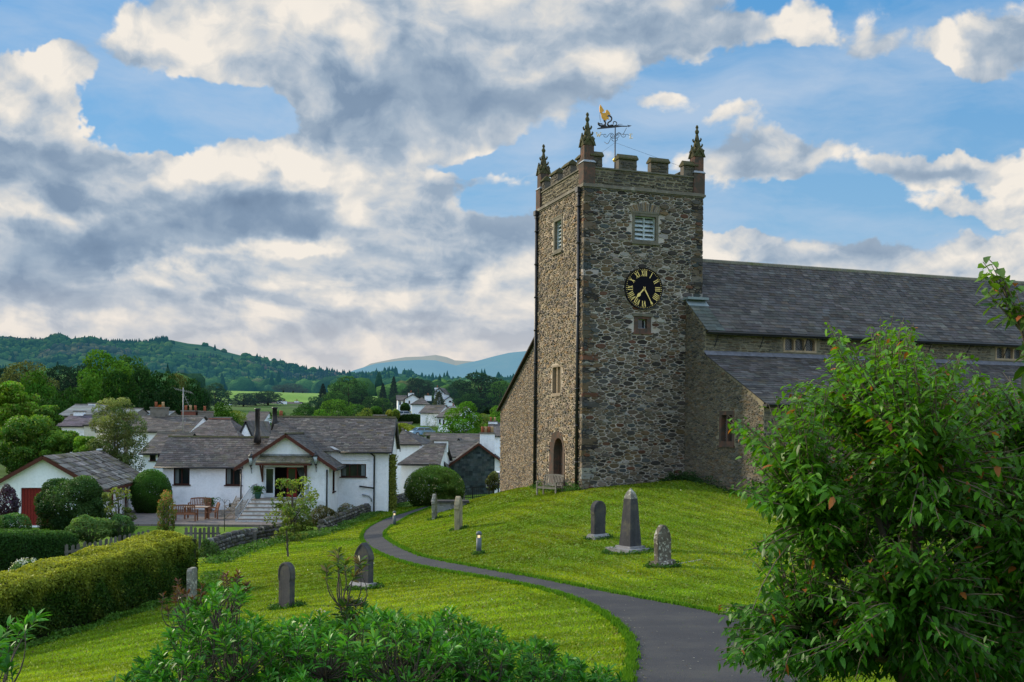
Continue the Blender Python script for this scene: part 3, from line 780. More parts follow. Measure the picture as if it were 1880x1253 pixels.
M['buff'] = surf('buff_stone', (.42, .31, .20), .9, 3, .25, 30, .2, .3, .01, attr=False, stain=(.2, .16, .11), stain_scale=2.5)
M['mossy'] = surf('mossy_stone', (.085, .075, .038), .95, 3, .5, 20, .4, .7, .02, attr=False, stain=(.045, .06, .02), stain_scale=3, lichen=((.2, .19, .12), 9, .62))
M['slate'] = surf('roof_slate', (1.05, 1.0, .93), .8, 1.0, .45, 18, .4, .5, .012, spec=.10, streak=.35, stain=(.10, .096, .088), stain_scale=.35, stain_th=(.55, .85), lichen=((.18, .17, .13), 5.0, .68))
M['slate_old'] = surf('old_slate', (1.05, .97, .90), .7, 1.2, .4, 16, .35, .4, .012, spec=.25, streak=.3, stain=(.12, .11, .07), stain_scale=.7, stain_th=(.55, .75), lichen=((.24, .23, .19), 4.0, .60))
M['lead'] = surf('lead', (.27, .29, .31), .5, 2, .3, 15, .2, .2, .01, attr=False, spec=.5)
M['iron'] = surf('black_iron', (.012, .012, .014), .45, 4, .3, 30, .2, .15, .003, attr=False, spec=.5)
M['glass'] = glass_mat('window_glass')
M['dark'] = surf('dark_interior', (.008, .008, .009), .9, 2, .2, 10, .2, 0, attr=False)
M['louvre'] = surf('louvre_paint', (.50, .56, .57), .7, 3, .2, 30, .2, .2, .004, attr=False, stain=(.2, .22, .22), stain_scale=4)
M['gold'] = surf('gold_leaf', (.85, .62, .20), .45, 8, .1, 40, .1, .1, .002, attr=False, metal=.2, spec=.5)
M['gold_dull'] = surf('weathered_gilt', (.70, .33, .03), .5, 8, .3, 40, .2, .1, .002, attr=False, metal=.2, spec=.5)
M['clock'] = surf('clock_black', (.004, .004, .008), .7, 4, .1, 30, .1, .0, .002, attr=False, spec=.1)
M['oak'] = surf('dark_oak', (.055, .035, .024), .8, 3, .3, 25, .3, .3, .01, attr=False, streak=.4)

# ------------------------------------------------------------------ church
TH = math.atan2(.3256, .9455)
ZB = -3.4
ch = empty('church', (3.43, 50.0, ZB), TH, 'grey rubble stone church with battlemented clock tower and long slate nave roof', 'church')
def W(z): return z - ZB        # world height -> church height
_cE, _sE = math.cos(TH), math.sin(TH)
def ch_s(px, py, y=0.0):      # pixel on a plane local y = const -> (x, z) local
    a, b = ray(px, py); # point = (a Y, Y)
    # local: lx = (X-3.43)*c + (Y-50)*s ; ly = -(X-3.43)*s + (Y-50)*c
    Y = (y - 3.43 * _sE + 50 * _cE) / (-a * _sE + _cE)
    return ((a * Y - 3.43) * _cE + (Y - 50) * _sE, b * Y - ZB)
def ch_w(px, py, x=0.0):      # pixel on plane local x = const -> (y, z)
    a, b = ray(px, py)
    Y = (x + 3.43 * _cE + 50 * _sE) / (a * _cE + _sE)
    return (-(a * Y - 3.43) * _sE + (Y - 50) * _cE, b * Y - ZB)
TW = 6.5
T0 = -.9; TTOP = W(11.80)
fS = lambda u, z, d: (u, -d, z)                 # south face, u = x
fW = lambda u, z, d: (-d, TW - u, z)            # west face, u from north to south
fE = lambda u, z, d: (TW + d, u, z)
fN = lambda u, z, d: (TW - u, TW + d, z)

def inrect(holes, w, pad=.02):
    def fn(u, z, a, b):
        return not any(u + a > q[0] - pad and u - a < q[1] + pad and z + b > q[2] - pad and z - b < q[3] + pad for q in holes)
    return fn

# openings (pixels -> wall coordinates)
def rS(p0, q0, p1, q1, y=0.0):
    a = ch_s(p0, q0, y); b = ch_s(p1, q1, y); return (a[0], b[0], b[1], a[1])
def rW(p0, q0, p1, q1, x=0.0, n=TW):
    a = ch_w(p0, q0, x); b = ch_w(p1, q1, x); return (n - a[0], n - b[0], b[1], a[1])
louv_S = rS(1161, 391, 1208, 448); smallS = rS(1164, 577, 1195, 612)
louv_W = rW(1017, 404, 1033, 460); tall_W = rW(1014, 672, 1030, 725); door_W = rW(1009, 791, 1037, 898)
door_W = (door_W[0], door_W[1], T0, door_W[3])
def shrink(q, m, mt=None): mt = m if mt is None else mt; return (q[0] + m, q[1] - m, q[2] + mt, q[3] - mt)

wS = G(); holes_wall(wS, fS, 0, TW, T0, TTOP, [louv_S, smallS], .5)
for f_ in (fE, fN): holes_wall(wS, f_, 0, TW, T0, TTOP, [])
tw = wS.build('tower_wall', M['mortar'], ch)
wW = G(); holes_wall(wW, fW, 0, TW, T0, TTOP, [louv_W, tall_W, door_W], .5)
ww_ = wW.build('tower_west_wall', M['mortar_w'], ch)
ww_['label'] = 'sunlit tan rubble west face of the tower'
g = G()
clock_c = ch_s(1180.3, 530.8)
CLR = 1.03
def insS(u, z, a, b):
    if not (u - a > -.02 and u + a < TW + .02): return False
    if math.hypot(u - clock_c[0], z - clock_c[1]) < CLR * .93: return False
    # voussoirs of the relieving arch above the louvre
    lc = (louv_S[0] + louv_S[1]) / 2
    if abs(u - lc) < .82 and louv_S[3] - .02 < z < louv_S[3] + .50: return False
    return inrect([louv_S, smallS], TW)(u, z, a, b)
cellstones(g, fS, TW, T0, TTOP, insS, PAL_S, .052, .27, 2.2, .06, .024, 5)
# relieving arches (fan of thin stones)
def fan(g, f, cu, cz, w, hgt, n, pal):
    for i in range(n):
        a = math.radians(-33 + 66 * (i + .5) / n); ca, sa = math.sin(a), math.cos(a)
        b0 = .9; l = random.uniform(.38, .46); wd = w / n * .36
        r0 = hgt
        q = []
        for rr, ws in ((r0, .8), (r0 + l, 1.25)):
            for sg in (-1, 1):
                q.append((cu + ca * rr * 1.0 + sg * wd * ws * sa, cz - hgt + sa * rr - sg * wd * ws * ca))
        pr = random.uniform(.01, .04)
        p = [f(q[0][0], q[0][1], -.01), f(q[1][0], q[1][1], -.01), f(q[3][0], q[3][1], -.01), f(q[2][0], q[2][1], -.01)]
        p += [f(q[0][0], q[0][1], pr), f(q[1][0], q[1][1], pr), f(q[3][0], q[3][1], pr), f(q[2][0], q[2][1], pr)]
        g.faces(p, [(4, 5, 6, 7), (0, 1, 5, 4), (1, 2, 6, 5), (2, 3, 7, 6), (3, 0, 4, 7)], pick(pal))
fan(g, fS, (louv_S[0] + louv_S[1]) / 2, louv_S[3] + .12, 1.7, 1.35, 15, PAL_W)
# quoins wrap the corner
g.build('tower_stones', M['stone'], tw)
g = G()
_dcx = (door_W[0] + door_W[1]) / 2; _dhw = (door_W[1] - door_W[0]) / 2; _dzs = door_W[3] - 1.35
def insW(u, z, a, b):
    if not inrect([louv_W, tall_W], TW)(u, z, a, b): return False
    if z - b > door_W[3] or abs(u - _dcx) - a > _dhw: return True
    t = min(1.0, max(0.0, (z + b * .3 - _dzs) / 1.35)); return abs(u - _dcx) - a * .8 > _dhw * .99 * math.sqrt(max(0.0, 1 - t ** 2.2))
cellstones(g, fW, TW, T0, TTOP, insW, PAL_W, .050, .21, 2.3, .055, .021, 6)
fan(g, fW, (louv_W[0] + louv_W[1]) / 2, louv_W[3] + .1, 1.3, 1.0, 10, PAL_W)
g.build('tower_west_stones', M['stone'], ww_)
ga, gb, gc = G(), G(), G()
z = T0
while z < TTOP - .1:
    hh = random.uniform(.10, .34); la, lb = (random.uniform(.5, .9), random.uniform(.2, .4)) if random.random() < .5 else (random.uniform(.25, .4), random.uniform(.4, .75))
    ga.box(-.035, la, -.035, lb, z + .012, min(z + hh, TTOP) - .012, pick(PAL_S), jit=.018)
    la, lb = random.uniform(.3, .8), random.uniform(.3, .8)
    gb.box(TW - la, TW + .035, -.035, lb, z + .012, min(z + hh, TTOP) - .012, pick(PAL_S), jit=.018)
    gc.box(-.035, random.uniform(.3, .7), TW - random.uniform(.3, .7), TW + .035, z + .012, min(z + hh, TTOP) - .012, pick(PAL_W), jit=.018)
    z += hh
for g in (ga, gb, gc): g.build('quoins', M['stone'], ch)

# string course
g = G()
def ring(g, z0, z1, out, inn=.0, col=None):
    o = out
    g.box(-o, TW + o, -o, .3, z0, z1, col); g.box(-o, TW + o, TW - .3, TW + o, z0, z1, col)
    g.box(-o, .3, .3, TW - .3, z0 + .001, z1 - .001, col); g.box(TW - .3, TW + o, .3, TW - .3, z0 + .001, z1 - .001, col)
ring(g, TTOP, TTOP + .11, .13); ring(g, TTOP + .11, TTOP + .17, .09); ring(g, TTOP - .06, TTOP, .07)
g.build('string_course', surf('string_stone', (.16, .14, .11), .85, 1.5, .5, 25, .3, .5, .015, attr=False, stain=(.30, .27, .22), stain_scale=2.0, stain_th=(.55, .65)), ch)
# parapet
PZ0 = TTOP + .17; PZ1 = W(12.75); MZ = W(13.28)
g = G(); ring(g, PZ0, PZ1, -.02)
pp = g.build('parapet', M['mortar_a'], ch)
g = G()
okall = lambda u, z, a, b: u - a > .28 and u + a < TW - .28 and z + b < PZ1
for f_ in (fS, fW, fE, fN):
    ff = (lambda f0: (lambda u, z, d: f0(u, z, d - .02)))(f_)
    g = G(); rubble(g, ff, TW, PZ0, PZ1, okall, PAL_T, .04, .13, 2, 5, prot=.035, gap=.012)
    g.build('parapet_stones', M['stone'], pp)
g = G()
ring(g, PZ1, PZ1 + .07, .05); 
g.build('coping', M['dressed'], pp)
# merlons
tpl = [(.02, .62 + .35), (1.82, 2.84), (3.58, 4.60), (5.42, TW - .02)]
def merlon(f_, u0, u1):
    def ff(u, z, d): return f_(u, z, d)
    g = G((.11, .10, .08)); 
    a, b = u0 + (.02), u1 - .02
    z0, z1 = PZ1 + .07, MZ + .06
    P = lambda u, d, z: ff(u, z, -d)
    g.prism([(a, z0), (b, z0), (b, z1), (a, z1)], lambda u, z, d: ff(u, z, -d), .03, .40, (.12, .105, .085))
    for i in range(16):       # facing stones
        uu = random.uniform(a + .12, b - .12); zz = z0 + random.uniform(.05, z1 - z0 - .05)
        w_ = random.uniform(.08, .2); h_ = random.uniform(.02, .05)
        g.prism([(max(a, uu - w_), zz - h_), (min(b, uu + w_), zz - h_ * .8), (min(b, uu + w_ * .9), zz + h_), (max(a, uu - w_), zz + h_ * .9)], lambda u, z, d: ff(u, z, d), -.03, random.uniform(-.015, .012), pick(PAL_T))
    mo = g.build('merlon', M['stone'], ch, True)
    g = G()
    # gabled coping of the merlon
    prof = [(-.07, 0), (-.07, .07), (.13, .27), (.47, .07), (.47, 0)]
    g.prism(prof, lambda d, z, u: ff(u, z1 + z, -d), a - .05, b + .05)
    # splayed ends
    g.build('coping', M['mossy'], mo, True)
for f_ in (fS, fW, fE, fN):
    for k_, (a, b) in enumerate(tpl):
        if f_ in (fS, fN): merlon(f_, max(a, .3) if k_ == 0 else a, min(b, TW - .3) if k_ == 3 else b)
        else: merlon(f_, max(a, .45) if k_ == 0 else a, min(b, TW - .45) if k_ == 3 else b)
# roof deck behind the parapet
g = G(); g.box(.28, TW - .28, .28, TW - .28, PZ0 + .1, PZ0 + .2); g.build('tower_roof', M['lead'], ch)

# pinnacles
def pinnacle(cx, cy):
    g = G()
    s = .31
    z0 = PZ0 + .001; z1 = W(13.0); z2 = W(13.95)
    g.box(cx - s, cx + s, cy - s, cy + s, z0, z1)
    pn = g.build('pinnacle', M['red_stone'], ch)
    g = G(); g.faces([(cx - s - .04, cy - s - .04, z1), (cx + s + .04, cy - s - .04, z1), (cx + s + .04, cy + s + .04, z1), (cx - s - .04, cy + s + .04, z1),
                      (cx - s * .85, cy - s * .85, z1 + .12), (cx + s * .85, cy - s * .85, z1 + .12), (cx + s * .85, cy + s * .85, z1 + .12), (cx - s * .85, cy + s * .85, z1 + .12)],
                     [(3, 2, 1, 0), (4, 5, 6, 7), (0, 1, 5, 4), (1, 2, 6, 5), (2, 3, 7, 6), (3, 0, 4, 7)])
    g.build('weathering', M['lead'], pn)
    g = G(); s2 = s * .83; g.box(cx - s2, cx + s2, cy - s2, cy + s2, z1 + .12, z2)
    # recessed panels
    for sx in (-1, 1):
        g.box(cx + sx * s2 * .98 - .012, cx + sx * s2 * .98 + .012, cy - .04, cy + .04, z1 + .2, z2 - .15)
        g.box(cx - .04, cx + .04, cy + sx * s2 * .98 - .012, cy + sx * s2 * .98 + .012, z1 + .2, z2 - .15)
    g.build('shaft', M['red_stone'], pn)
    g = G()
    # four gablets
    for k_ in range(4):
        a = k_ * math.pi / 2; c_, s_ = math.cos(a), math.sin(a)
        T = lambda u, z, d: (cx + c_ * d - s_ * u, cy + s_ * d + c_ * u, z)
        g.prism([(-s * 1.08, z2 - .12), (0, z2 + .42), (s * 1.08, z2 - .12), (s * .80, z2 - .12), (0, z2 + .22), (-s * .80, z2 - .12)], T, s2 - .02, s2 + .07)
        g.prism([(-s2 * .9, z2 - .1), (s2 * .9, z2 - .1), (0, z2 + .28)], T, s2 - .1, s2 + .02)
    zt = W(15.05)
    # tapering spirelet
    b = .21; t = .045
    g.faces([(cx - b, cy - b, z2), (cx + b, cy - b, z2), (cx + b, cy + b, z2), (cx - b, cy + b, z2), (cx - t, cy - t, zt), (cx + t, cy - t, zt), (cx + t, cy + t, zt), (cx - t, cy + t, zt)],
            [(3, 2, 1, 0), (4, 5, 6, 7), (0, 1, 5, 4), (1, 2, 6, 5), (2, 3, 7, 6), (3, 0, 4, 7)])
    # crockets
    for lvl, (zc, r0, sz) in enumerate(((z2 + .12, .24, .13), (z2 + .42, .165, .125), (z2 + .72, .11, .11))):
        for k_ in range(4):
            a = k_ * math.pi / 2 + math.pi / 4; dx, dy = math.cos(a), math.sin(a)
            p = [(cx + dx * (r0 - .06), cy + dy * (r0 - .06), zc), (cx + dx * (r0 + sz * .65), cy + dy * (r0 + sz * .65), zc + .02), (cx + dx * (r0 + sz * .95), cy + dy * (r0 + sz * .95), zc + .11), (cx + dx * (r0 + sz * .75), cy + dy * (r0 + sz * .75), zc + .17)]
            g.tube(p, [.04, .055, .05, .015], 5)
    g.lathe([(.05, zt - .02), (.10, zt + .05), (.12, zt + .13), (.07, zt + .22), (.05, zt + .27), (.09, zt + .33), (.06, zt + .42), (.02, zt + .46)], (cx, cy, 0), 6)
    g.build('spirelet', M['mossy'], pn)
for cx, cy in ((.22, .22), (TW - .22, .22), (.22, TW - .22)): pinnacle(cx, cy)

# louvred belfry windows
def frame_rect(g, f, q, m, d0, d1, col=None, sill=.0):
    a, b, c, e = q
    for (x0, x1, z0, z1) in ((a, a + m, c, e), (b - m, b, c, e), (a + m, b - m, e - m, e), (a + m, b - m, c, c + m)):
        g.prism([(x0, z0), (x1, z0), (x1, z1), (x0, z1)], f, d0, d1, col)
def louvre_window(f, q, m, cols, nsl, parent):
    g = G(); frame_rect(g, f, q, m, -.4, .03)
    g.prism([(q[0] - .08, q[2] - .1), (q[1] + .08, q[2] - .1), (q[1] + .08, q[2]), (q[0] - .08, q[2])], f, -.05, .13)
    g.prism([(q[0] - .03, q[3]), (q[1] + .03, q[3]), (q[1] + .03, q[3] + .1), (q[0] - .03, q[3] + .1)], f, -.05, .05)
    wn = g.build('belfry_window', M['dressed'], parent, True)
    g = G(); i = shrink(q, m)
    g.prism([(i[0], i[2]), (i[1], i[2]), (i[1], i[3]), (i[0], i[3])], f, -.45, -.40)
    g.build('dark_opening', M['dark'], wn, True)
    g = G(); n = cols; wd = (i[1] - i[0]) / n
    frame_rect(g, f, i, .05, -.30, -.14)
    for c in range(1, n): x = i[0] + wd * c; g.prism([(x - .03, i[2] + .05), (x + .03, i[2] + .05), (x + .03, i[3] - .05), (x - .03, i[3] - .05)], f, -.30, -.14)
    for c in range(n):
        for r in range(nsl):
            z0 = i[2] + .05 + (i[3] - i[2] - .1) * r / nsl; hh = (i[3] - i[2] - .1) / nsl
            a, b = i[0] + wd * c + .03, i[0] + wd * (c + 1) - .03
            P = [f(a, z0, -.15), f(b, z0, -.15), f(b, z0 + hh * .85, -.33), f(a, z0 + hh * .85, -.33), f(a, z0 - .03, -.165), f(b, z0 - .03, -.165), f(b, z0 + hh * .85 - .03, -.345), f(a, z0 + hh * .85 - .03, -.345)]
            g.faces(P, [(0, 1, 2, 3), (7, 6, 5, 4), (4, 5, 1, 0), (2, 6, 7, 3), (0, 3, 7, 4), (1, 5, 6, 2)])
    g.build('louvres', M['louvre'], wn, True)
louvre_window(fS, louv_S, .13, 2, 5, ch); louvre_window(fW, louv_W, .16, 1, 7, ch)

# small window under the clock
def win_simple(f, q, m, mat_f, cols, rows, parent, name='window', dep=.25, sill=True, pane='glass', lab=None):
    g = G(); frame_rect(g, f, q, m, -dep, .02)
    if sill: g.prism([(q[0] - .06, q[2] - .08), (q[1] + .06, q[2] - .08), (q[1] + .06, q[2]), (q[0] - .06, q[2])], f, -.05, .09)
    wn = g.build(name, mat_f, parent, True)
    if lab: wn['label'] = lab
    i = shrink(q, m)
    g = G(); g.prism([(i[0], i[2]), (i[1], i[2]), (i[1], i[3]), (i[0], i[3])], f, -dep + .02, -dep + .05); g.build('pane', M[pane], wn, True)
    return wn, i
w1, i1 = win_simple(fS, smallS, .22, M['red_stone'], 1, 1, ch, 'small_window', .32, pane='glass')
g = G(); i1 = (i1[0] - .0, i1[1] + .0, i1[2] - .13, i1[3] + .1)
g.prism([(smallS[0] - .08, smallS[3] - .1), (smallS[1] + .08, smallS[3] - .1), (smallS[1] + .08, smallS[3] + .04), (smallS[0] - .08, smallS[3] + .04)], fS, -.03, .08)
g.build('lintel', M['dressed'], w1, True)
g = G(); frame_rect(g, fS, shrink(smallS, .22), .04, -.26, -.22); g.build('casement', M['louvre'], w1, True)

# tall two light west window
w2, i2 = win_simple(fW, tall_W, .10, M['dressed_t'], 2, 1, ch, 'lancet_window', .3)
g = G(); cx = (i2[0] + i2[1]) / 2; g.prism([(cx - .05, i2[2]), (cx + .05, i2[2]), (cx + .05, i2[3]), (cx - .05, i2[3])], fW, -.24, -.02); g.build('mullion', M['buff'], w2, True)

# west doorway: pointed arch of red sandstone
a, b, z0, z1 = door_W; cx = (a + b) / 2; hw = (b - a) / 2
def arch(hw, zs, zt, n=9):
    pts = []
    for k_ in range(n + 1):
        t = k_ / n; pts.append((-hw * math.cos(t * math.pi / 2) ** .8, zs + (zt - zs) * math.sin(t * math.pi / 2) ** .95))
    return pts + [(-x, z) for x, z in pts[-2::-1]]
zs = z1 - 1.35; outer = arch(hw * .97, zs, z1 - .02); inner = arch(hw * .60, zs + .1, z1 - .38)
g = G()
O = [(cx - hw * .97, z0)] + [(cx + x, z) for x, z in outer] + [(cx + hw * .97, z0)]
I = [(cx - hw * .60, z0)] + [(cx + x, z) for x, z in inner] + [(cx + hw * .60, z0)]
for k_ in range(len(O) - 1):
    g.faces([fW(*O[k_], .03), fW(*O[k_ + 1], .03), fW(*I[k_ + 1], -.06), fW(*I[k_], -.06), fW(*I[k_ + 1], -.42), fW(*I[k_], -.42), fW(*O[k_], -.45), fW(*O[k_ + 1], -.45)], [(0, 1, 2, 3), (3, 2, 4, 5), (1, 0, 6, 7)])
dr = g.build('doorway', M['red_stone'], ch)
g = G()   # fill of the rectangular opening around the arch, in rubble
for k_ in range(1, len(O) - 2):
    p, q = O[k_], O[k_ + 1]
    g.face([fW(p[0], p[1], .0), fW(p[0], z1, .0), fW(q[0], z1, .0), fW(q[0], q[1], .0)])
g.build('arch_infill', M['mortar_w'], dr)
g = G()
nb = 5
for k_ in range(nb):
    x0 = cx - hw * .60 + hw * 1.2 * k_ / nb + .008; x1 = cx - hw * .60 + hw * 1.2 * (k_ + 1) / nb - .008
    g.prism([(x0, z0), (x1, z0), (x1, z1 - .3), (x0, z1 - .3)], fW, -.46, -.40)
dd = g.build('door', M['oak'], ch, True)
g = G()
for zz in (z0 + 1.2, z0 + 2.4): g = G(); g.prism([(cx - hw * .55, zz), (cx + hw * .3, zz), (cx + hw * .3, zz + .06), (cx - hw * .55, zz + .06)], fW, -.40, -.38); g.build('hinge', M['iron'], dd, True)

# clock
g = G()
cx, cz = clock_c
n = 64
circ = lambda r: [(cx + r * math.cos(2 * math.pi * k_ / n), cz + r * math.sin(2 * math.pi * k_ / n)) for k_ in range(n)]
g.prism(circ(CLR), fS, -.02, .12)
ck = g.build('clock_face', M['clock'], ch, True)
g = G(); c1, c0 = circ(CLR * 1.0), circ(CLR * .965)
for k_ in range(n):
    j = (k_ + 1) % n
    g.face([fS(*c1[k_], .15), fS(*c1[j], .15), fS(*c0[j], .13), fS(*c0[k_], .13)])
    g.face([fS(*c1[k_], .0), fS(*c1[j], .0), fS(*c1[j], .15), fS(*c1[k_], .15)])
g.build('rim', surf('clock_rim', (.02, .018, .018), .5, 4, .1, 30, .1, 0, attr=False), ck)
for k_ in range(60):
    g = G()
    a = 2 * math.pi * k_ / 60; r = CLR * .925; s_ = .019 if k_ % 5 else .028
    x, z = cx + r * math.sin(a), cz + r * math.cos(a)
    g.prism([(x - s_, z), (x, z - s_), (x + s_, z), (x, z + s_)], fS, .119, .135)
    g.build('minute_dot', M['gold'], ck, True)
ROM = ['XII', 'I', 'II', 'III', 'IIII', 'V', 'VI', 'VII', 'VIII', 'IX', 'X', 'XI']
def glyph(c):   # strokes: (x0, y0, x1, y1, w); height 1
    if c == 'I': return .30, [(.15, 0, .15, 1, .115), (.03, 0.03, .27, .03, .05), (.03, .97, .27, .97, .05)]
    if c == 'V': return .62, [(.12, 1, .33, 0, .13), (.52, 1, .33, 0, .06), (.02, .97, .24, .97, .05), (.43, .97, .62, .97, .05)]
    return .66, [(.12, 1, .55, 0, .13), (.55, 1, .12, 0, .06), (.02, .97, .24, .97, .05), (.45, .97, .66, .97, .05), (.02, .03, .24, .03, .05), (.43, .03, .66, .03, .05)]
for k_ in range(12):
    a = 2 * math.pi * k_ / 12; H = .28; wsc = .235
    g = G(); tot = sum(glyph(c)[0] for c in ROM[k_]) + .06 * (len(ROM[k_]) - 1); x = -tot / 2
    mid = CLR * .735
    for c in ROM[k_]:
        wd, st = glyph(c)
        for (x0, y0, x1, y1, w_) in st:
            A = Vector(((x + x0) * wsc, (y0 - .5) * H)); B = Vector(((x + x1) * wsc, (y1 - .5) * H))
            d = (B - A).normalized(); nn = Vector((-d.y, d.x)) * w_ * wsc * .66
            qd = []
            for P_ in (A + nn, A - nn, B - nn, B + nn):
                r = mid + P_.y; u = P_.x
                qd.append((cx + r * math.sin(a) + u * math.cos(a), cz + r * math.cos(a) - u * math.sin(a)))
            g.prism(qd, fS, .119, .137)
        x += wd + .06
    g.build('numeral', M['gold'], ck, True)
def hand(name, ang, prof):
    a = math.radians(ang); g = G()
    R_ = [(cx + r * math.sin(a) + w_ * math.cos(a), cz + r * math.cos(a) - w_ * math.sin(a)) for r, w_ in prof] + [(cx + r * math.sin(a) - w_ * math.cos(a), cz + r * math.cos(a) + w_ * math.sin(a)) for r, w_ in prof[::-1]]
    for i in range(len(prof) - 1):
        n_ = len(prof); quad = [R_[i], R_[i + 1], R_[2 * n_ - 2 - i], R_[2 * n_ - 1 - i]]
        g.prism(quad, fS, .15, .175)
    g.prism([(cx + .06 * math.cos(t), cz + .06 * math.sin(t)) for t in [k2 * math.pi / 6 for k2 in range(12)]], fS, .149, .19)
    g.build(name, M['gold'], ck, True)
hand('minute_hand', 150, [(-.1, .012), (0, .035), (.3, .026), (.72, .018), (.80, .05), (.90, .004)])
hand('hour_hand', 222, [(-.1, .012), (0, .035), (.25, .03), (.33, .03), (.40, .085), (.50, .07), (.56, .03), (.75, .004)])

# rainwater pipes on the west face
def pipe(pts, r=.055, parent=ch, brackets=True, mat=None, head=False):
    g = G(); g.tube(pts, r, 8)
    zt, zb = pts[0][2], pts[-1][2]
    if brackets:
        z = zb + .6
        while z < zt - .3:
            p = pts[-1]; g.lathe([(r * 1.4, 0), (r * 1.4, .08)], (p[0], p[1], z), 8); z += 1.8
    if head:
        p = pts[0]; g.box(p[0] - .14, p[0] + .12, p[1] - .16, p[1] + .16, p[2] - .05, p[2] + .2); g.box(p[0] - .09, p[0] + .07, p[1] - .1, p[1] + .1, p[2] - .22, p[2] - .05)
    return g.build('downpipe', mat or M['iron'], parent)
pipe([(-.12, .42, TTOP - .15), (-.12, .42, T0 + .2)], .085, head=True)
pipe([(-.12, TW - .14, TTOP - .15), (-.12, TW - .14, T0)], .085, head=True)

# weather vane on the tower roof
vx, vy = 2.35, 3.0
vb = ch_s(1129, 296, vy)
vx = vb[0]
def vp(px, py): return ch_s(px, py, vy)
g = G(); zt = vp(1128, 232)[1]; z0 = PZ0 + .2
g.tube([(vx, vy, z0), (vx, vy, zt)], [.05, .03], 8)
vane = g.build('weather_vane', M['iron'], ch)
g = G(); zb_ = vp(1128, 294)[1]; g.lathe([(.01, -.13), (.09, -.09), (.13, 0), (.09, .09), (.01, .13)], (vx, vy, zb_), 14)
g.build('ball', surf('ball_gold', (.75, .5, .06), .3, 8, .1, 40, .1, 0, attr=False, metal=.4, spec=.6), vane)
vaneF = lambda u, z, d: (u, vy - d, z)
def flat(g, pix, d0=-.012, d1=.012, col=None): g.prism([vp(*p) for p in pix], vaneF, d0, d1, col)
def Zp(x, y): return (1060 + x / 9.642, 180 + y / 9.638)   # coordinates of the enlarged detail
# arrow
g = G()
flat(g, [Zp(350, 540), Zp(420, 520), Zp(640, 495), Zp(640, 530), Zp(420, 550), Zp(352, 556)])
flat(g, [Zp(640, 497), Zp(700, 485), Zp(790, 492), Zp(890, 497), Zp(890, 512), Zp(790, 512), Zp(700, 522), Zp(640, 530)])
flat(g, [Zp(880, 480), Zp(962, 494), Zp(890, 522), Zp(905, 500)])
g.build('arrow', M['iron'], vane, True)
def ribbon(g, pix, r):
    P = [(vp(*Zp(*p))[0], vy, vp(*Zp(*p))[1]) for p in pix]
    # smooth
    for _ in range(2):
        Q = [P[0]]
        for i in range(len(P) - 1):
            a_, b_ = Vector(P[i]), Vector(P[i + 1]); Q += [tuple(a_ * .75 + b_ * .25), tuple(a_ * .25 + b_ * .75)]
        P = Q + [P[-1]]
    g.tube(P, [r * (1.0 if 2 < i < len(P) - 3 else .6) for i in range(len(P))], 6)
# dragon: dark coiling body and tail, gilded wings
g = G()
ribbon(g, [(365, 440), (380, 480), (420, 500), (470, 500), (500, 460), (490, 420), (465, 395)], .05)
ribbon(g, [(375, 445), (360, 435), (390, 455), (430, 465), (440, 450)], .03)
ribbon(g, [(400, 250), (395, 330), (410, 430)], .010)
ribbon(g, [(520, 330), (570, 315), (610, 350), (600, 410), (550, 430), (530, 470), (560, 500), (620, 480), (640, 500)], .042)
ribbon(g, [(640, 470), (630, 430), (665, 415), (700, 440), (690, 485), (650, 490)], .026)
ribbon(g, [(700, 490), (740, 465), (800, 470)], .012)
flat(g, [Zp(400, 500), Zp(440, 470), Zp(500, 480), Zp(520, 500), Zp(560, 505), Zp(600, 490), Zp(630, 500), Zp(620, 515), Zp(430, 530)])
dg = g.build('dragon_body', M['iron'], vane, True)
g = G()
flat(g, [Zp(405, 120), Zp(425, 150), Zp(465, 215), Zp(470, 240), Zp(440, 250), Zp(450, 280), Zp(425, 290), Zp(395, 250), Zp(392, 170)], -.02, .02)
flat(g, [Zp(420, 290), Zp(450, 270), Zp(500, 265), Zp(505, 220), Zp(530, 212), Zp(570, 260), Zp(585, 305), Zp(540, 300), Zp(520, 330), Zp(470, 400), Zp(430, 350)], -.02, .02)
flat(g, [Zp(430, 340), Zp(520, 320), Zp(570, 360), Zp(545, 370), Zp(570, 392), Zp(520, 375), Zp(515, 405), Zp(470, 400)], -.018, .018)
g.build('gilded_wings', M['gold_dull'], vane, True)
# scrolls and letters of the cross arms (east-west arm seen broadside, north-south arm end on)
g = G()
for sgn in (-1, 1):
    def mx(x, y): return (660 + sgn * (x - 660), y)
    ribbon(g, [mx(660, 690), mx(690, 630), mx(740, 625), mx(780, 670), mx(800, 700), mx(850, 690), mx(855, 650), mx(820, 640), mx(810, 670)], .014)
    ribbon(g, [mx(660, 720), mx(700, 710), mx(740, 690), mx(735, 650), mx(700, 650), mx(705, 680)], .014)
    ribbon(g, [mx(665, 770), mx(700, 760), mx(715, 730), mx(690, 705)], .014)
    ribbon(g, [mx(855, 655), mx(880, 640), mx(905, 660), mx(925, 668)], .012)
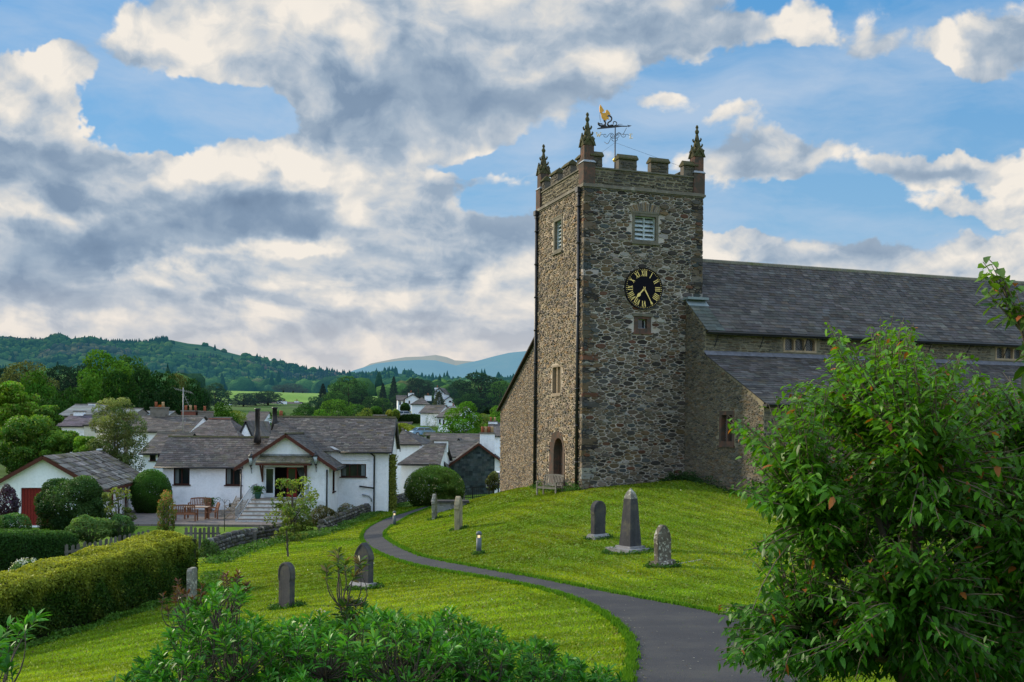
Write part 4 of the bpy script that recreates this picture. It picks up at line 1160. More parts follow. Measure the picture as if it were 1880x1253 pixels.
# north-south scrolls run away from the viewer
cz_ = vp(*Zp(660, 690))[1]
for sgn in (-1, 1):
    pts = []
    for t in range(9): pts.append((vx, vy + sgn * (.1 + t * .16), cz_ + .12 * math.sin(t * .9)))
    g.tube(pts, .014, 6)
g.build('scrollwork', M['iron'], vane)
g = G()
def stroke(g, P, w_):
    P = [Vector(vp(*Zp(*p))) for p in P]
    for A, B in zip(P[:-1], P[1:]):
        d = (B - A).normalized(); nn = Vector((-d.y, d.x)) * w_; g.prism([tuple(A + nn), tuple(A - nn), tuple(B - nn), tuple(B + nn)], vaneF, -.012, .012)
M['letter'] = surf('letter_gilt', (.62, .50, .28), .5, 8, .1, 40, .1, 0, attr=False, metal=.2, spec=.5)
stroke(g, [(340, 620), (358, 690)], .022); stroke(g, [(358, 690), (376, 635)], .014); stroke(g, [(376, 635), (392, 690)], .022); stroke(g, [(392, 690), (412, 620)], .014)
stroke(g, [(325, 615), (355, 615)], .012); stroke(g, [(398, 615), (425, 615)], .012)
lw = g.build('letter_w', M['letter'], vane, True)
g = G()
stroke(g, [(938, 640), (938, 716)], .02); stroke(g, [(920, 640), (972, 640)], .012); stroke(g, [(938, 676), (960, 676)], .012); stroke(g, [(920, 716), (972, 716)], .014)
stroke(g, [(972, 640), (972, 652)], .012); stroke(g, [(972, 716), (974, 700)], .012)
g.build('letter_e', M['letter'], vane, True)
g = G(); g.tube([(vx, vy, vp(1128, 262)[1]), (TW - .4, 1.0, MZ + .2)], .006, 4); g.tube([(vx, vy, vp(1128, 262)[1]), (.9, 1.5, MZ + .2)], .006, 4); g.build('stay_wire', M['iron'], vane)

# ------------------------------------------------------------------ nave and aisles
NX = 5.61; CY0 = TW / 2        # nave west wall plane, ridge line y
EY = -2.0                      # clerestory south wall
AY = -7.15                     # aisle south wall
XE = 40.0
zr = W(9.2); pit = .785
def zroof(y): return zr - pit * abs(y - CY0)
ze = W(5.05)
# lean-to: from clerestory wall up at W(3.75) to eaves
zl0, zl1 = W(3.72), W(1.28)
T1 = -1.6
# west gable wall of nave and aisle (faces west, south of the tower)
wu = lambda y: -y                      # u = distance south of tower face
fG = lambda u, z, d: (NX - d, -u, z)
aw = rW(1321, 755, 1348, 819, NX, 0.0)
g = G()
A0, A1 = -AY, -EY
def west_top(u): return min(zroof(-u) - .12, 99) if u < A1 + .25 else zl0 + .05 - (zl0 - zl1) * (u - A1) / (A0 - A1)
poly = [(0, zroof(0) - .1), (0, zl0 - .6), (A1, zl0 - .6), (A1, zroof(-A1) - .1)]
holes_wall(g, fG, 0, A0, T1, zl1 - .2, [aw], .4)
g.face([fG(0, zl1 - .2, 0), fG(A0, zl1 - .2, 0), fG(A0, zl1 - .06, 0), fG(A1, zl0 - .06, 0), fG(A1, zroof(EY) - .12, 0), fG(0, zroof(0) - .12, 0)])
nw = g.build('nave_west_wall', M['mortar_a'], ch)
g = G()
def insG(u, z, a, b):
    if u - a < .0 or u + a > A0: return False
    if u + a > A1 and z + b > zl0 - .08 - (zl0 - zl1) * (u + a - A1) / (A0 - A1): return False
    if z + b > zroof(-(u + a)) - .12: return False
    return inrect([aw], 0)(u, z, a, b)
cellstones(g, fG, A0, T1, W(6.4), insG, PAL_A, .045, .16, 2.4, .035, .013, 7)
g.build('nave_west_stones', M['stone'], nw)
# aisle west window in red sandstone
w3, i3 = win_simple(fG, aw, .2, M['red_stone'], 2, 1, ch, 'aisle_west_window', .3)
g = G(); cxx = (i3[0] + i3[1]) / 2; g.prism([(cxx - .06, i3[2]), (cxx + .06, i3[2]), (cxx + .06, i3[3]), (cxx - .06, i3[3])], fG, -.24, -.02); g.build('mullion', M['red_stone'], w3, True)
def lattice(g, f, q, d, s=.11, w_=.008):
    a, b, c, e = q; n_ = int((b - a + e - c) / s) + 2
    for k_ in range(-n_, n_):
        for sg in (1, -1):
            # line z = c + sg*(x-a)*1.4 + k*s
            pts = []
            for x in (a, b): pts.append((x, (c if sg > 0 else e) + sg * (x - a) * 1.4 + k_ * s))
            (x0, y0), (x1, y1) = pts
            if abs(y1 - y0) < 1e-6: continue
            t0 = max(0, min((c - y0) / (y1 - y0), (e - y0) / (y1 - y0))); t1 = min(1, max((c - y0) / (y1 - y0), (e - y0) / (y1 - y0)))
            if t1 - t0 < .02: continue
            p = (x0 + (x1 - x0) * t0, y0 + (y1 - y0) * t0); q_ = (x0 + (x1 - x0) * t1, y0 + (y1 - y0) * t1)
            g.bar(f(p[0], p[1], d), f(q_[0], q_[1], d), w_ * 2, w_)
g = G(); lattice(g, fG, i3, -.235); g.build('leading', M['lead'], w3)

# clerestory wall with three-light windows
fC = lambda u, z, d: (u, EY - d, z)
cw = []
for p0, p1 in (((1438, 617), (1498, 649)), ((1609, 624), (1668, 655)), ((1827, 633), (1881, 661))):
    q = rS(p0[0], p0[1], p1[0], p1[1], EY); cw.append(q)
cw = [(q[0], q[0] + 1.95, cw[0][2], cw[0][3]) for q in cw] + [(31.5, 33.45, cw[0][2], cw[0][3])]
g = G(); holes_wall(g, fC, NX, XE, zl0 - .4, zroof(EY) - .08, cw, .3)
cwl = g.build('clerestory_wall', M['mortar_a'], ch)
g = G(); rubble(g, lambda u, z, d: fC(u + NX, z, d), XE - NX, zl0 - .2, zroof(EY) - .12, lambda u, z, a, b: z + b < zroof(EY) - .12 and inrect(cw, 0)(u + NX, z, a, b), PAL_A, .035, .12, 2.0, 5.0, prot=.035, gap=.010)
g.build('clerestory_stones', M['stone'], cwl)
for q in cw:
    g = G(); frame_rect(g, fC, q, .10, -.22, .03)
    g.prism([(q[0] - .12, q[3]), (q[1] + .12, q[3]), (q[1] + .12, q[3] + .08), (q[0] - .12, q[3] + .08)], fC, -.02, .09)
    for s_ in (q[0] - .12, q[1] + .06): g.prism([(s_, q[3] - .16), (s_ + .06, q[3] - .16), (s_ + .06, q[3]), (s_, q[3])], fC, -.02, .09)
    i = shrink(q, .10); lw_ = (i[1] - i[0] - .16) / 3
    for k_ in (1, 2):
        x = i[0] + lw_ * k_ + .08 * (k_ - 1); g.prism([(x, i[2]), (x + .08, i[2]), (x + .08, i[3]), (x, i[3])], fC, -.2, .0)
    for k_ in range(3):    # rounded heads
        x = i[0] + (lw_ + .08) * k_; hh = .16
        for sgn in (0, 1):
            pts = [(x, i[3])] if not sgn else [(x + lw_, i[3])]
            arc = [(x + lw_ / 2 - lw_ / 2 * math.cos(t) if not sgn else x + lw_ / 2 + lw_ / 2 * math.cos(t), i[3] - hh + hh * math.sin(t)) for t in [j * math.pi / 10 for j in range(6)]]
            g.prism(pts + arc, fC, -.2, .0)
    wn = g.build('three_light_window', M['buff'], ch, True)
    g = G(); g.prism([(i[0], i[2]), (i[1], i[2]), (i[1], i[3]), (i[0], i[3])], fC, -.2, -.18); g.build('pane', M['glass'], wn, True)
    g = G()
    for k_ in range(3): x = i[0] + (lw_ + .08) * k_; lattice(g, fC, (x, x + lw_, i[2], i[3]), -.17, .13, .007)
    g.build('leading', M['lead'], wn)
# nave roof
ev = -.35
yS = EY + ev; yN = TW - EY - ev
g = G()
xw = NX - .12
slates(g, [(TW + .02, yS, zroof(yS)), (XE, yS, zroof(yS)), (XE, CY0, zr), (TW + .02, CY0, zr)], rowh=.26, sw=.40, pal=SL_CH, th=.022)
slates(g, [(xw, yS, zroof(yS)), (TW + .02, yS, zroof(yS)), (TW + .02, -.02, zroof(-.02)), (xw, -.02, zroof(-.02))], rowh=.27, sw=.42, pal=[(.6, (.078, .090, .085)), (.4, (.10, .112, .105))], th=.022)
slates(g, [(XE, yN, zroof(yN)), (TW + .02, yN, zroof(yN)), (TW + .02, CY0, zr), (XE, CY0, zr)], rowh=.5, sw=.7, pal=SL_CH, th=.022)
nr = g.build('nave_roof', M['slate'], ch)
g = G()
x = TW + .05
while x < XE:
    l = random.uniform(.4, .6); g.prism([(-.17, -.10), (-.15, .03), (0, .10), (.15, .03), (.17, -.10)], lambda a, b, d: (d, CY0 + a, zr + b), x + .005, x + l - .005, (.9, .9, .9)); x += l
g.build('ridge', surf('ridge_stone', (.20, .185, .14), .9, 2, .4, 20, .3, .5, .01, stain=(.13, .14, .06), stain_scale=1.2), nr, True)
g = G(); g.box(xw - .05, TW + .12, -.55, -.03, zroof(0) - .12, zroof(0) + .0)
g.faces([(xw - .04, -.62, zroof(-.62) + .04), (TW + .1, -.62, zroof(-.62) + .04), (TW + .1, -.03, zroof(-.03) + .06), (xw - .04, -.03, zroof(-.03) + .06)], [(0, 1, 2, 3)])
g.build('flashing', surf('old_lead', (.20, .24, .245), .55, 3, .3, 15, .2, .2, .01, attr=False, spec=.5), nr)
# eaves gutter and brackets
g = G(); g.box(NX - .02, XE, yS - .03, yS + .02, zroof(yS) - .17, zroof(yS) - .02); g.tube([(NX - .1, yS - .05, zroof(yS) - .08), (XE, yS - .05, zroof(yS) - .08)], .07, 8)
g.face([(NX, yS, zroof(yS) - .1), (XE, yS, zroof(yS) - .1), (XE, EY, zroof(yS) - .1), (NX, EY, zroof(yS) - .1)])
g.build('gutter', M['iron'], nr)
g = G()
x = NX + .5
while x < XE:
    g = G(); g.bar((x, EY - .02, zroof(yS) - .75), (x, yS, zroof(yS) - .2), .03, .03); x += 2.55; g.build('gutter_bracket', M['iron'], nr)
# snow streaks / pale patches handled by stone noise; lean-to roof
fL = [(NX - .12, AY - .3, zl1 - .1), (XE, AY - .3, zl1 - .1), (XE, EY, zl0), (NX - .12, EY, zl0)]
g = G(); slates(g, fL, rowh=.25, sw=.40, pal=SL_CH, th=.022)
lr = g.build('aisle_roof', M['slate'], ch)
g = G(); g.faces([(NX - .1, EY - .28, zl0 - .09), (XE, EY - .28, zl0 - .09), (XE, EY - .025, zl0 + .13), (NX - .1, EY - .025, zl0 + .13)], [(0, 1, 2, 3)])
g.build('lead_flashing', surf('stained_lead', (.15, .15, .17), .6, 5, .3, 30, .3, .2, .01, attr=False, spec=.4, streak=.6), lr)
g = G(); g.tube([(NX - .1, AY - .36, zl1 - .16), (XE, AY - .36, zl1 - .16)], .07, 8); g.box(NX - .05, XE, AY - .3, AY + .0, zl1 - .26, zl1 - .14)
g.build('gutter', M['iron'], lr)
# aisle south wall
fA = lambda u, z, d: (u, AY - d, z)
aws = [(x, x + 1.9, W(-.9), W(.7)) for x in (9.0, 15.5, 22.0, 28.5)]
g = G(); holes_wall(g, fA, NX, XE, T1, zl1, aws, .3); al = g.build('aisle_south_wall', M['mortar_a'], ch)
g = G(); rubble(g, lambda u, z, d: fA(u + NX, z, d), 14, T1, zl1 - .02, lambda u, z, a, b: inrect(aws, 0)(u + NX, z, a, b), PAL_A, .06, .2, 1.2, 3, big=.4, prot=.035, gap=.016); g.build('aisle_stones', M['stone'], al)
for q in aws:
    wn, i = win_simple(fA, q, .15, M['red_stone'], 3, 1, ch, 'aisle_window', .25)
    g = G()
    for k_ in (1, 2): x = i[0] + (i[1] - i[0]) * k_ / 3; g.prism([(x - .05, i[2]), (x + .05, i[2]), (x + .05, i[3]), (x - .05, i[3])], fA, -.2, 0)
    g.build('mullion', M['red_stone'], wn, True)
# east end and north side closing walls
g = G(); g.face([(XE, AY, T1), (XE, 13.6, T1), (XE, 13.6, W(1.2)), (XE, TW - EY, zl0), (XE, TW - EY, zroof(TW - EY)), (XE, CY0, zr - .05), (XE, EY, zroof(EY)), (XE, EY, zl0), (XE, AY, zl1)])
g.build('east_wall', M['mortar_a'], ch)
# north aisle: west wall flush with tower, sloping verge
n0, n1 = TW + .05, None
pN = ch_w(918, 906, .3); pT = ch_w(975, 645, .3); pE = ch_w(920, 751, .3)
yN1 = pN[0]; 
slopeN = (pT[1] - pE[1]) / (pT[0] - pE[0])
topN = lambda y: pE[1] + slopeN * (y - pE[0])
fNW = lambda u, z, d: (.3 - d, yN1 - u, z)
wN = yN1 - TW
g = G(); g.face([fNW(0, -1.8, 0), fNW(wN + .1, -1.8, 0), fNW(wN + .1, topN(TW - .1), 0), fNW(0, topN(yN1), 0)]); g.face([(.3, yN1, -1.8), (.3, yN1, topN(yN1)), (XE, yN1, topN(yN1)), (XE, yN1, -1.8)])
na = g.build('north_aisle_wall', M['mortar_w'], ch)
g = G(); cellstones(g, fNW, wN, -1.8, topN(TW), lambda u, z, a, b: u - a > -.01 and u + a < wN + .02 and z + b < topN(yN1 - u + a) - .03, PAL_W, .05, .14, 3.2, .04, .012, 8)
g.build('north_aisle_stones', M['stone'], na)
g = G()
slates(g, [(XE, yN1 + .15, topN(yN1 + .15) + .03), (.16, yN1 + .15, topN(yN1 + .15) + .03), (.16, TW - .02, topN(TW) + .03), (XE, TW - .02, topN(TW) + .03)], rowh=.4, sw=.6, pal=SL_CH)
g.bar((.12, yN1 + .15, topN(yN1 + .15) + .02), (.12, TW, topN(TW) + .02), .10, .09, (.04, .035, .03))
g.build('north_aisle_roof', M['slate'], ch)
g = G(); g.face([(TW, TW - EY, topN(TW)), (XE, TW - EY, topN(TW)), (XE, TW - EY, zroof(TW - EY)), (TW, TW - EY, zroof(TW - EY))]); g.build('north_clerestory_wall', M['mortar_a'], ch)
# ------------------------------------------------------------------ churchyard furniture
M['grave'] = surf('dark_gravestone', (.048, .047, .050), .8, 2.5, .4, 25, .35, .4, .01, attr=False, stain=(.105, .095, .065), stain_scale=2.4, streak=.6, lichen=((.22, .21, .17), 11, .66))
M['grave_light'] = surf('lichen_gravestone', (.13, .11, .085), .9, 2.5, .3, 25, .3, .5, .012, attr=False, stain=(.06, .045, .03), stain_scale=3, lichen=((.44, .42, .34), 10, .54))
M['grave_tan'] = surf('tan_gravestone', (.30, .25, .16), .9, 2.5, .3, 25, .3, .5, .012, attr=False, stain=(.13, .11, .08), stain_scale=3, streak=.4)
M['grave_top'] = surf('pale_topped_stone', (.20, .19, .16), .9, 2.5, .3, 25, .3, .5, .012, attr=False, stain=(.07, .07, .065), stain_scale=3, lichen=((.45, .43, .36), 8, .55))
M['slab'] = surf('grave_slab', (.24, .235, .235), .8, 2.5, .3, 25, .3, .4, .01, attr=False, stain=(.10, .095, .085), stain_scale=3, lichen=((.42, .41, .36), 8, .60))

def headstone(px, py, Y, H, Wd, th, rz, lean, label, mat, shape, plinth=True, side=0.0):
    p, k_ = gnd(px, py, Y, -.05); H *= k_; Wd *= k_
    e = empty('gravestone', p, rz, label, 'gravestone', rx=lean, ry=side)
    g = G(); w = Wd / 2; H = H + .05
    if shape == 'round': pts = [(-w, 0), (w, 0), (w, H - w)] + [(w * math.cos(t), H - w + w * math.sin(t)) for t in [k * math.pi / 12 for k in range(1, 12)]] + [(-w, H - w)]
    elif shape == 'shoulder': pts = [(-w, 0), (w, 0), (w, H * .62), (w * 1.08, H * .68)] + [(w * 1.08 * math.cos(t), H - w * 1.05 + w * 1.05 * math.sin(t)) for t in [k * math.pi / 12 for k in range(0, 13)]] + [(-w * 1.08, H * .68), (-w, H * .62)]
    elif shape == 'gothic': pts = [(-w, 0), (w, 0), (w, H * .62), (w * 1.1, H * .66), (w * 1.02, H * .76), (w * .72, H * .87), (w * .3, H * .96), (0, H), (-w * .3, H * .96), (-w * .72, H * .87), (-w * 1.02, H * .76), (-w * 1.1, H * .66), (-w, H * .62)]
    elif shape == 'ogee': pts = [(-w, 0), (w, 0), (w * 1.0, H * .55), (w * 1.02, H * .68), (w * .9, H * .80), (w * .62, H * .90), (w * .25, H * .985), (0, H), (-w * .25, H * .985), (-w * .62, H * .90), (-w * .9, H * .80), (-w * 1.02, H * .68), (-w, H * .55)]
    else: pts = [(-w, 0), (w, 0), (w, H * .94), (w * .7, H), (-w * .7, H), (-w, H * .94)]
    f = lambda a, b, d: (a, d, b)
    g.prism(pts, f, -th / 2, th / 2)
    st = g.build('headstone', mat, e, True)
    bv = st.modifiers.new('bevel', 'BEVEL'); bv.width = .018; bv.segments = 2; bv.limit_method = 'ANGLE'; bv.angle_limit = .7
    # raised moulding following the edge of the front face
    if shape != 'plain':
        g = G(); c = (0, H * .5)
        inn = [(a * .84, b * .93 + .03) for a, b in pts[2:]]; out_ = [(a * .93, b * .965 + .02) for a, b in pts[2:]]
        for i in range(len(inn) - 1):
            for d in (-1,):
                g.faces([(out_[i][0], d * (th / 2 + .012), out_[i][1]), (out_[i + 1][0], d * (th / 2 + .012), out_[i + 1][1]), (inn[i + 1][0], d * (th / 2 + .012), inn[i + 1][1]), (inn[i][0], d * (th / 2 + .012), inn[i][1]),
                         (out_[i][0], d * th / 2, out_[i][1]), (out_[i + 1][0], d * th / 2, out_[i + 1][1]), (inn[i + 1][0], d * th / 2, inn[i + 1][1]), (inn[i][0], d * th / 2, inn[i][1])],
                        [(0, 1, 2, 3), (0, 4, 5, 1), (3, 2, 6, 7)])
        g.build('moulding', mat, e, True)
    if plinth:
        g = G(); g.box(-w - .09, w + .09, -th / 2 - .1, th / 2 + .1, -.15, .13); g.prism([(-th / 2 - .1, .13), (th / 2 + .1, .13), (th / 2 + .03, .21), (-th / 2 - .03, .21)], lambda a, b, d: (d, a, b), -w - .09, w + .09)
        g.build('plinth', mat if mat is not M['grave'] else M['slab'], e, True)
    return e
R = math.radians
headstone(1098, 989, 33, 1.22, .48, .20, R(38), 0, 'dark grey round topped headstone on a plinth, left of the obelisk', M['grave'], 'shoulder')
headstone(1217, 1040, 27, 1.10, .50, .16, R(38), R(0), 'lichen spotted brown and white gravestone right of the obelisk', M['grave_light'], 'ogee', side=R(-2))
headstone(798, 953, 46, 1.15, .60, .17, R(72), R(0), 'thin grey gravestone leaning left in front of the table tomb', M['grave_top'], 'gothic', plinth=False, side=R(0)).rotation_euler = (R(0), R(-7), R(84))
headstone(842, 972, 39, 1.28, .62, .20, R(66), R(0), 'tan brown weathered gravestone leaning left above the near bollard', M['grave_tan'], 'gothic', plinth=False).rotation_euler = (R(0), R(-5), R(80))
headstone(850, 919, 60, .85, .5, .14, R(75), R(0), 'small pale gravestone standing edge on beside the round flowering shrub', M['grave_top'], 'gothic', plinth=False)
headstone(526, 1116, 22, .98, .42, .14, R(-42), R(0), 'dark round topped gravestone rising behind the foreground shrub', M['grave'], 'shoulder', plinth=False)
headstone(352, 1118, 24.5, .98, .42, .13, R(88), R(0), 'narrow pale tipped gravestone edge on beside the clipped hedge', M['grave_top'], 'plain', plinth=False)
cg = headstone(668, 1080, 26, 1.16, .52, .18, R(-38), R(0), 'pointed gothic gravestone with a rust stained top on the lower lawn', M['grave'], 'gothic')
g = G(); 
for k_ in range(12):
    a = random.uniform(0, 6.28); r = random.uniform(.3, .75); x, y = r * math.cos(a), r * .6 * math.sin(a); s_ = random.uniform(.04, .10)
    g.box(x - s_, x + s_, y - s_, y + s_, -.03, s_ * .9, (.5, .48, .42), jit=.02)
# obelisk
p, ks = gnd(1157, 1010, 31.5, -.04)
e = empty('obelisk', p, R(38), 'tall pointed dark grey obelisk on a stepped square slab, middle of the lawn', 'obelisk')
e.scale = (ks * .9, ks * .9, ks * .95)
g = G(); b, t, H = .27, .165, 1.52
g.faces([(-b, -b, .19), (b, -b, .19), (b, b, .19), (-b, b, .19), (-t, -t, .19 + H), (t, -t, .19 + H), (t, t, .19 + H), (-t, t, .19 + H)], [(3, 2, 1, 0), (0, 1, 5, 4), (1, 2, 6, 5), (2, 3, 7, 6), (3, 0, 4, 7)])
o_ = g.build('shaft', M['grave'], e)
g = G(); z = .19 + H
rings = [(t, z), (t * .86, z + .10), (t * .62, z + .20), (t * .30, z + .28), (.01, z + .34)]
for (a, za), (b_, zb) in zip(rings[:-1], rings[1:]):
    g.faces([(-a, -a, za), (a, -a, za), (a, a, za), (-a, a, za), (-b_, -b_, zb), (b_, -b_, zb), (b_, b_, zb), (-b_, b_, zb)], [(0, 1, 5, 4), (1, 2, 6, 5), (2, 3, 7, 6), (3, 0, 4, 7)])
g.build('cap', M['grave_top'], e)
g = G(); g.box(-.62, .52, -.58, .56, -.25, .12, jit=.012); g.box(-.36, .36, -.36, .36, .119, .19); g.box(.54, .92, .1, .5, -.25, .07, jit=.01)
g.build('base_slab', M['slab'], e)
# table tomb
p, ks = gnd(826, 935, 58, -.02)
e = empty('table_tomb', p, R(6), 'low grey slab topped tomb at the bend of the path', 'tomb')
g = G(); g.box(-.85, .85, -.4, .4, -.3, .40, jit=.01); g.build('chest', M['slab'], e)
g = G(); g.box(-1.02, 1.02, -.52, .52, .401, .50, jit=.008); g.build('slab', M['grave'], e)

# light bollards
def bollard(px, py, Y, Hh, label):
    p, ks = gnd(px, py, Y, -.02)
    e = empty('light_bollard', p, R(20), label, 'bollard', 'light bollards beside the path')
    e.scale = (ks, ks, ks)
    return e
M['bol'] = surf('bollard_grey', (.10, .12, .135), .6, 4, .2, 30, .2, .2, .004, attr=False, spec=.4, stain=(.06, .08, .05), stain_scale=3)
M['bol_lamp'] = surf('bollard_lamp', (.75, .68, .50), .4, 4, .1, 30, .1, 0, attr=False, emit=(1.0, .72, .35, .9))
b1 = bollard(879, 1017, 32, .73, 'slate blue light bollard on the grass bank, nearer of the two')
g = G(); g.lathe([(.085, 0), (.08, .52)], n=16); g.build('post', M['bol'], b1)
g = G(); g.lathe([(.062, .519), (.062, .61)], n=16); g.build('lamp', M['bol_lamp'], b1)
g = G()
for k_ in range(4):
    a = k_ * math.pi / 2 + .4; g.bar((.072 * math.cos(a), .072 * math.sin(a), .52), (.072 * math.cos(a), .072 * math.sin(a), .61), .018, .018)
g.build('louvre_bars', M['bol'], b1)
g = G(); g.lathe([(.088, .61), (.09, .66), (.075, .70), (.03, .725)], n=16); g.build('cap', M['bol'], b1)
b2 = copy_tree(b1); b2.location, ks = gnd(724, 965, 57, -.02); b2.scale = (ks * 1.1, ks * 1.1, ks * 1.15); b2['label'] = 'small light bollard standing at the far bend of the path'

# bench (armchair style) at the west door
M['bench'] = surf('weathered_teak', (.20, .175, .145), .9, 4, .35, 30, .4, .5, .006, attr=False, streak=.5, lichen=((.32, .31, .26), 9, .58))
M['teak'] = surf('oiled_teak', (.20, .085, .045), .7, 4, .25, 30, .2, .3, .004, attr=False, streak=.3)
def bench(loc, rz, W_, label, mat, cat='bench', name='garden_bench', hb=.92, lower=False, group=None, arms=True):
    e = empty(name, loc, rz, label, cat, group)
    w = W_ / 2; sd = .50
    for sx in (-1, 1):
        g = G(); g.box(sx * w - .035, sx * w + .035, -.035, .035, 0, .64 if arms else .44, jit=.003); g.build('leg', mat, e)
        g = G(); g.box(sx * w - .035, sx * w + .035, sd - .035, sd + .035, 0, .45); g.bar((sx * w, sd, .44), (sx * w, sd + .13, hb), .07, .05, up=(1, 0, 0)); g.build('leg', mat, e)
        if arms:
            g = G(); g.box(sx * w - .045, sx * w + .045, -.07, sd + .05, .641, .68, jit=.003); g.build('armrest', mat, e)
    g = G(); n_ = 5
    for k_ in range(n_): y = .0 + (sd - .02) * k_ / (n_ - 1); g.box(-w + .036, w - .036, y - .042, y + .042, .42 - .01 * k_, .445 - .01 * k_)
    g.box(-w + .036, w - .036, -.03, -.005, .34, .41)
    g.build('seat', mat, e)
    g = G(); n_ = max(5, int(W_ / .11)); 
    def bp(x, z): t = (z - .44) / (hb - .44); return (x, sd + .13 * t, z)
    for k_ in range(n_):
        x = -w + .07 + (W_ - .14) * (k_ + .5) / n_; c = (hb - .045) + .05 * math.cos(x / w * 1.4)
        g.bar(bp(x, .50), bp(x, c), .055, .02, up=(0, 1, 0))
    g.bar(bp(-w, .50), bp(w, .50), .03, .06, up=(0, 0, 1))
    ns = 6
    for k_ in range(ns):
        x0, x1 = -w + W_ * k_ / ns, -w + W_ * (k_ + 1) / ns
        z0, z1 = hb - .03 + .06 * math.cos(x0 / w * 1.4), hb - .03 + .06 * math.cos(x1 / w * 1.4); g.bar(bp(x0, z0), bp(x1, z1), .035, .08, up=(0, 0, 1))
    g.build('backrest', mat, e)
    return e
bp_ = ongnd(1003, 905, 51.8, -.02)
# bench faces west-south-west, back to the door
bb = bench(bp_, TH - R(62), 1.25, 'weathered grey wooden bench beside the church door', M['bench'], hb=1.0)

# faint line of short thin grey bars on the lawn
g = G(); q0 = Vector(gnd(1243, 1036, 27.3, .0)[0]); q1 = Vector(gnd(1288, 1028, 28.2, .0)[0]); 
for k_ in range(5):
    a = q0.lerp(q1, k_ / 5 + .02); b = q0.lerp(q1, (k_ + 1) / 5 - .02); g.bar(a, b, .05, .03)
k_ = g.build('lawn_line', M['slab']); meta(k_, 'thin line of grey bars in the grass beside the lichen gravestone', 'kerb')

# railings and gate posts near the north west corner of the church
M['rail'] = surf('dark_railing', (.02, .022, .022), .6, 4, .2, 30, .2, .1, .003, attr=False)
e = empty('metal_railing', ongnd(880, 912, 66), 0, 'low black metal railing between the round shrub and the church corner', 'railing')
L0 = Vector(e.location)
g = G(); gp = []
pts = [ongnd(840, 906, 74), ongnd(868, 903, 72), ongnd(898, 900, 70), ongnd(915, 899, 69), ongnd(924, 899, 68.5)]
for i, p in enumerate(pts):
    p = Vector(p) - L0; g = G(); g.box(p.x - .045, p.x + .045, p.y - .045, p.y + .045, p.z - .1, p.z + .98); g.build('post', M['rail'], e)
g = G()
for hh in (.92, .25):
    for a, b in zip(pts[:-1], pts[1:]): g.bar(Vector(a) - L0 + Vector((0, 0, hh)), Vector(b) - L0 + Vector((0, 0, hh)), .05, .05)
for a, b in zip(pts[:2], pts[1:3]):
    for k_ in range(1, 8):
        q = Vector(a).lerp(Vector(b), k_ / 8) - L0; g.bar(q + Vector((0, 0, .05)), q + Vector((0, 0, .9)), .03, .03)
g.build('rails', M['rail'], e)
# ------------------------------------------------------------------ houses
def white_mat(name, base=(.90, .91, .94), st=(.52, .53, .52)):
    return surf(name, base, .9, .9, .14, 9, .14, .45, .03, attr=False, stain=st, stain_scale=.7, stain_th=(.54, .84), streak=.07)
M['white'] = white_mat('painted_render')
M['cream'] = white_mat('cream_render', (.62, .58, .48), (.4, .36, .28))
M['barge'] = surf('red_brown_board', (.085, .028, .018), .6, 4, .25, 30, .2, .2, .004, attr=False)
M['frame_dk'] = surf('dark_window_frame', (.05, .018, .013), .6, 4, .2, 30, .2, .1, .003, attr=False)
M['reddoor'] = surf('red_door', (.19, .018, .014), .6, 3, .2, 30, .2, .15, .003, attr=False, streak=.2)
M['whitepaint'] = surf('white_paint', (.62, .66, .70), .6, 4, .1, 30, .1, .1, .002, attr=False)
M['pot'] = surf('terracotta', (.30, .10, .05), .8, 4, .3, 30, .2, .2, .004, attr=False)
M['pot_pale'] = surf('buff_pot', (.45, .30, .16), .8, 4, .3, 30, .2, .2, .004, attr=False)
M['brick'] = surf('red_brick', (.20, .075, .05), .9, 5, .35, 30, .3, .4, .01, attr=False)
M['grit'] = surf('grey_chimney', (.20, .18, .15), .9, 2, .3, 20, .3, .4, .01, attr=False, stain=(.1, .09, .07), stain_scale=2)
M['ridge_red'] = surf('red_ridge', (.22, .09, .06), .8, 3, .3, 20, .2, .2, .01, attr=False)
M['curtain'] = surf('curtain', (.16, .19, .19), .9, 3, .3, 30, .2, .2, .004, attr=False, streak=.6)
SL_BL = [(.4, (.13, .16, .175)), (.3, (.16, .195, .21)), (.2, (.11, .13, .145)), (.1, (.20, .235, .25))]
SL_BR = [(.45, (.092, .082, .080)), (.3, (.108, .097, .094)), (.2, (.074, .066, .064)), (.05, (.14, .13, .12))]

class Fr:
    """local frame of a building: origin (x, y, z) in the world, turned by rz"""
    def __init__(s, o, rz): s.o = o; s.rz = rz; s.c, s.s = math.cos(rz), math.sin(rz)
    def py(s, px, py, y):      # pixel on local plane y -> x, z
        a, b = ray(px, py); X0 = s.o[0] - s.s * y; Y0 = s.o[1] + s.c * y
        # a*(Y0 + s x) = X0 + c x
        x = (a * Y0 - X0) / (s.c - a * s.s); Y = Y0 + s.s * x
        return x, b * Y - s.o[2]
    def px(s, px, py, x):      # pixel on local plane x -> y, z
        a, b = ray(px, py); X0 = s.o[0] + s.c * x; Y0 = s.o[1] + s.s * x
        y = (X0 - a * Y0) / (a * s.c + s.s); Y = Y0 + s.c * y
        return y, b * Y - s.o[2]

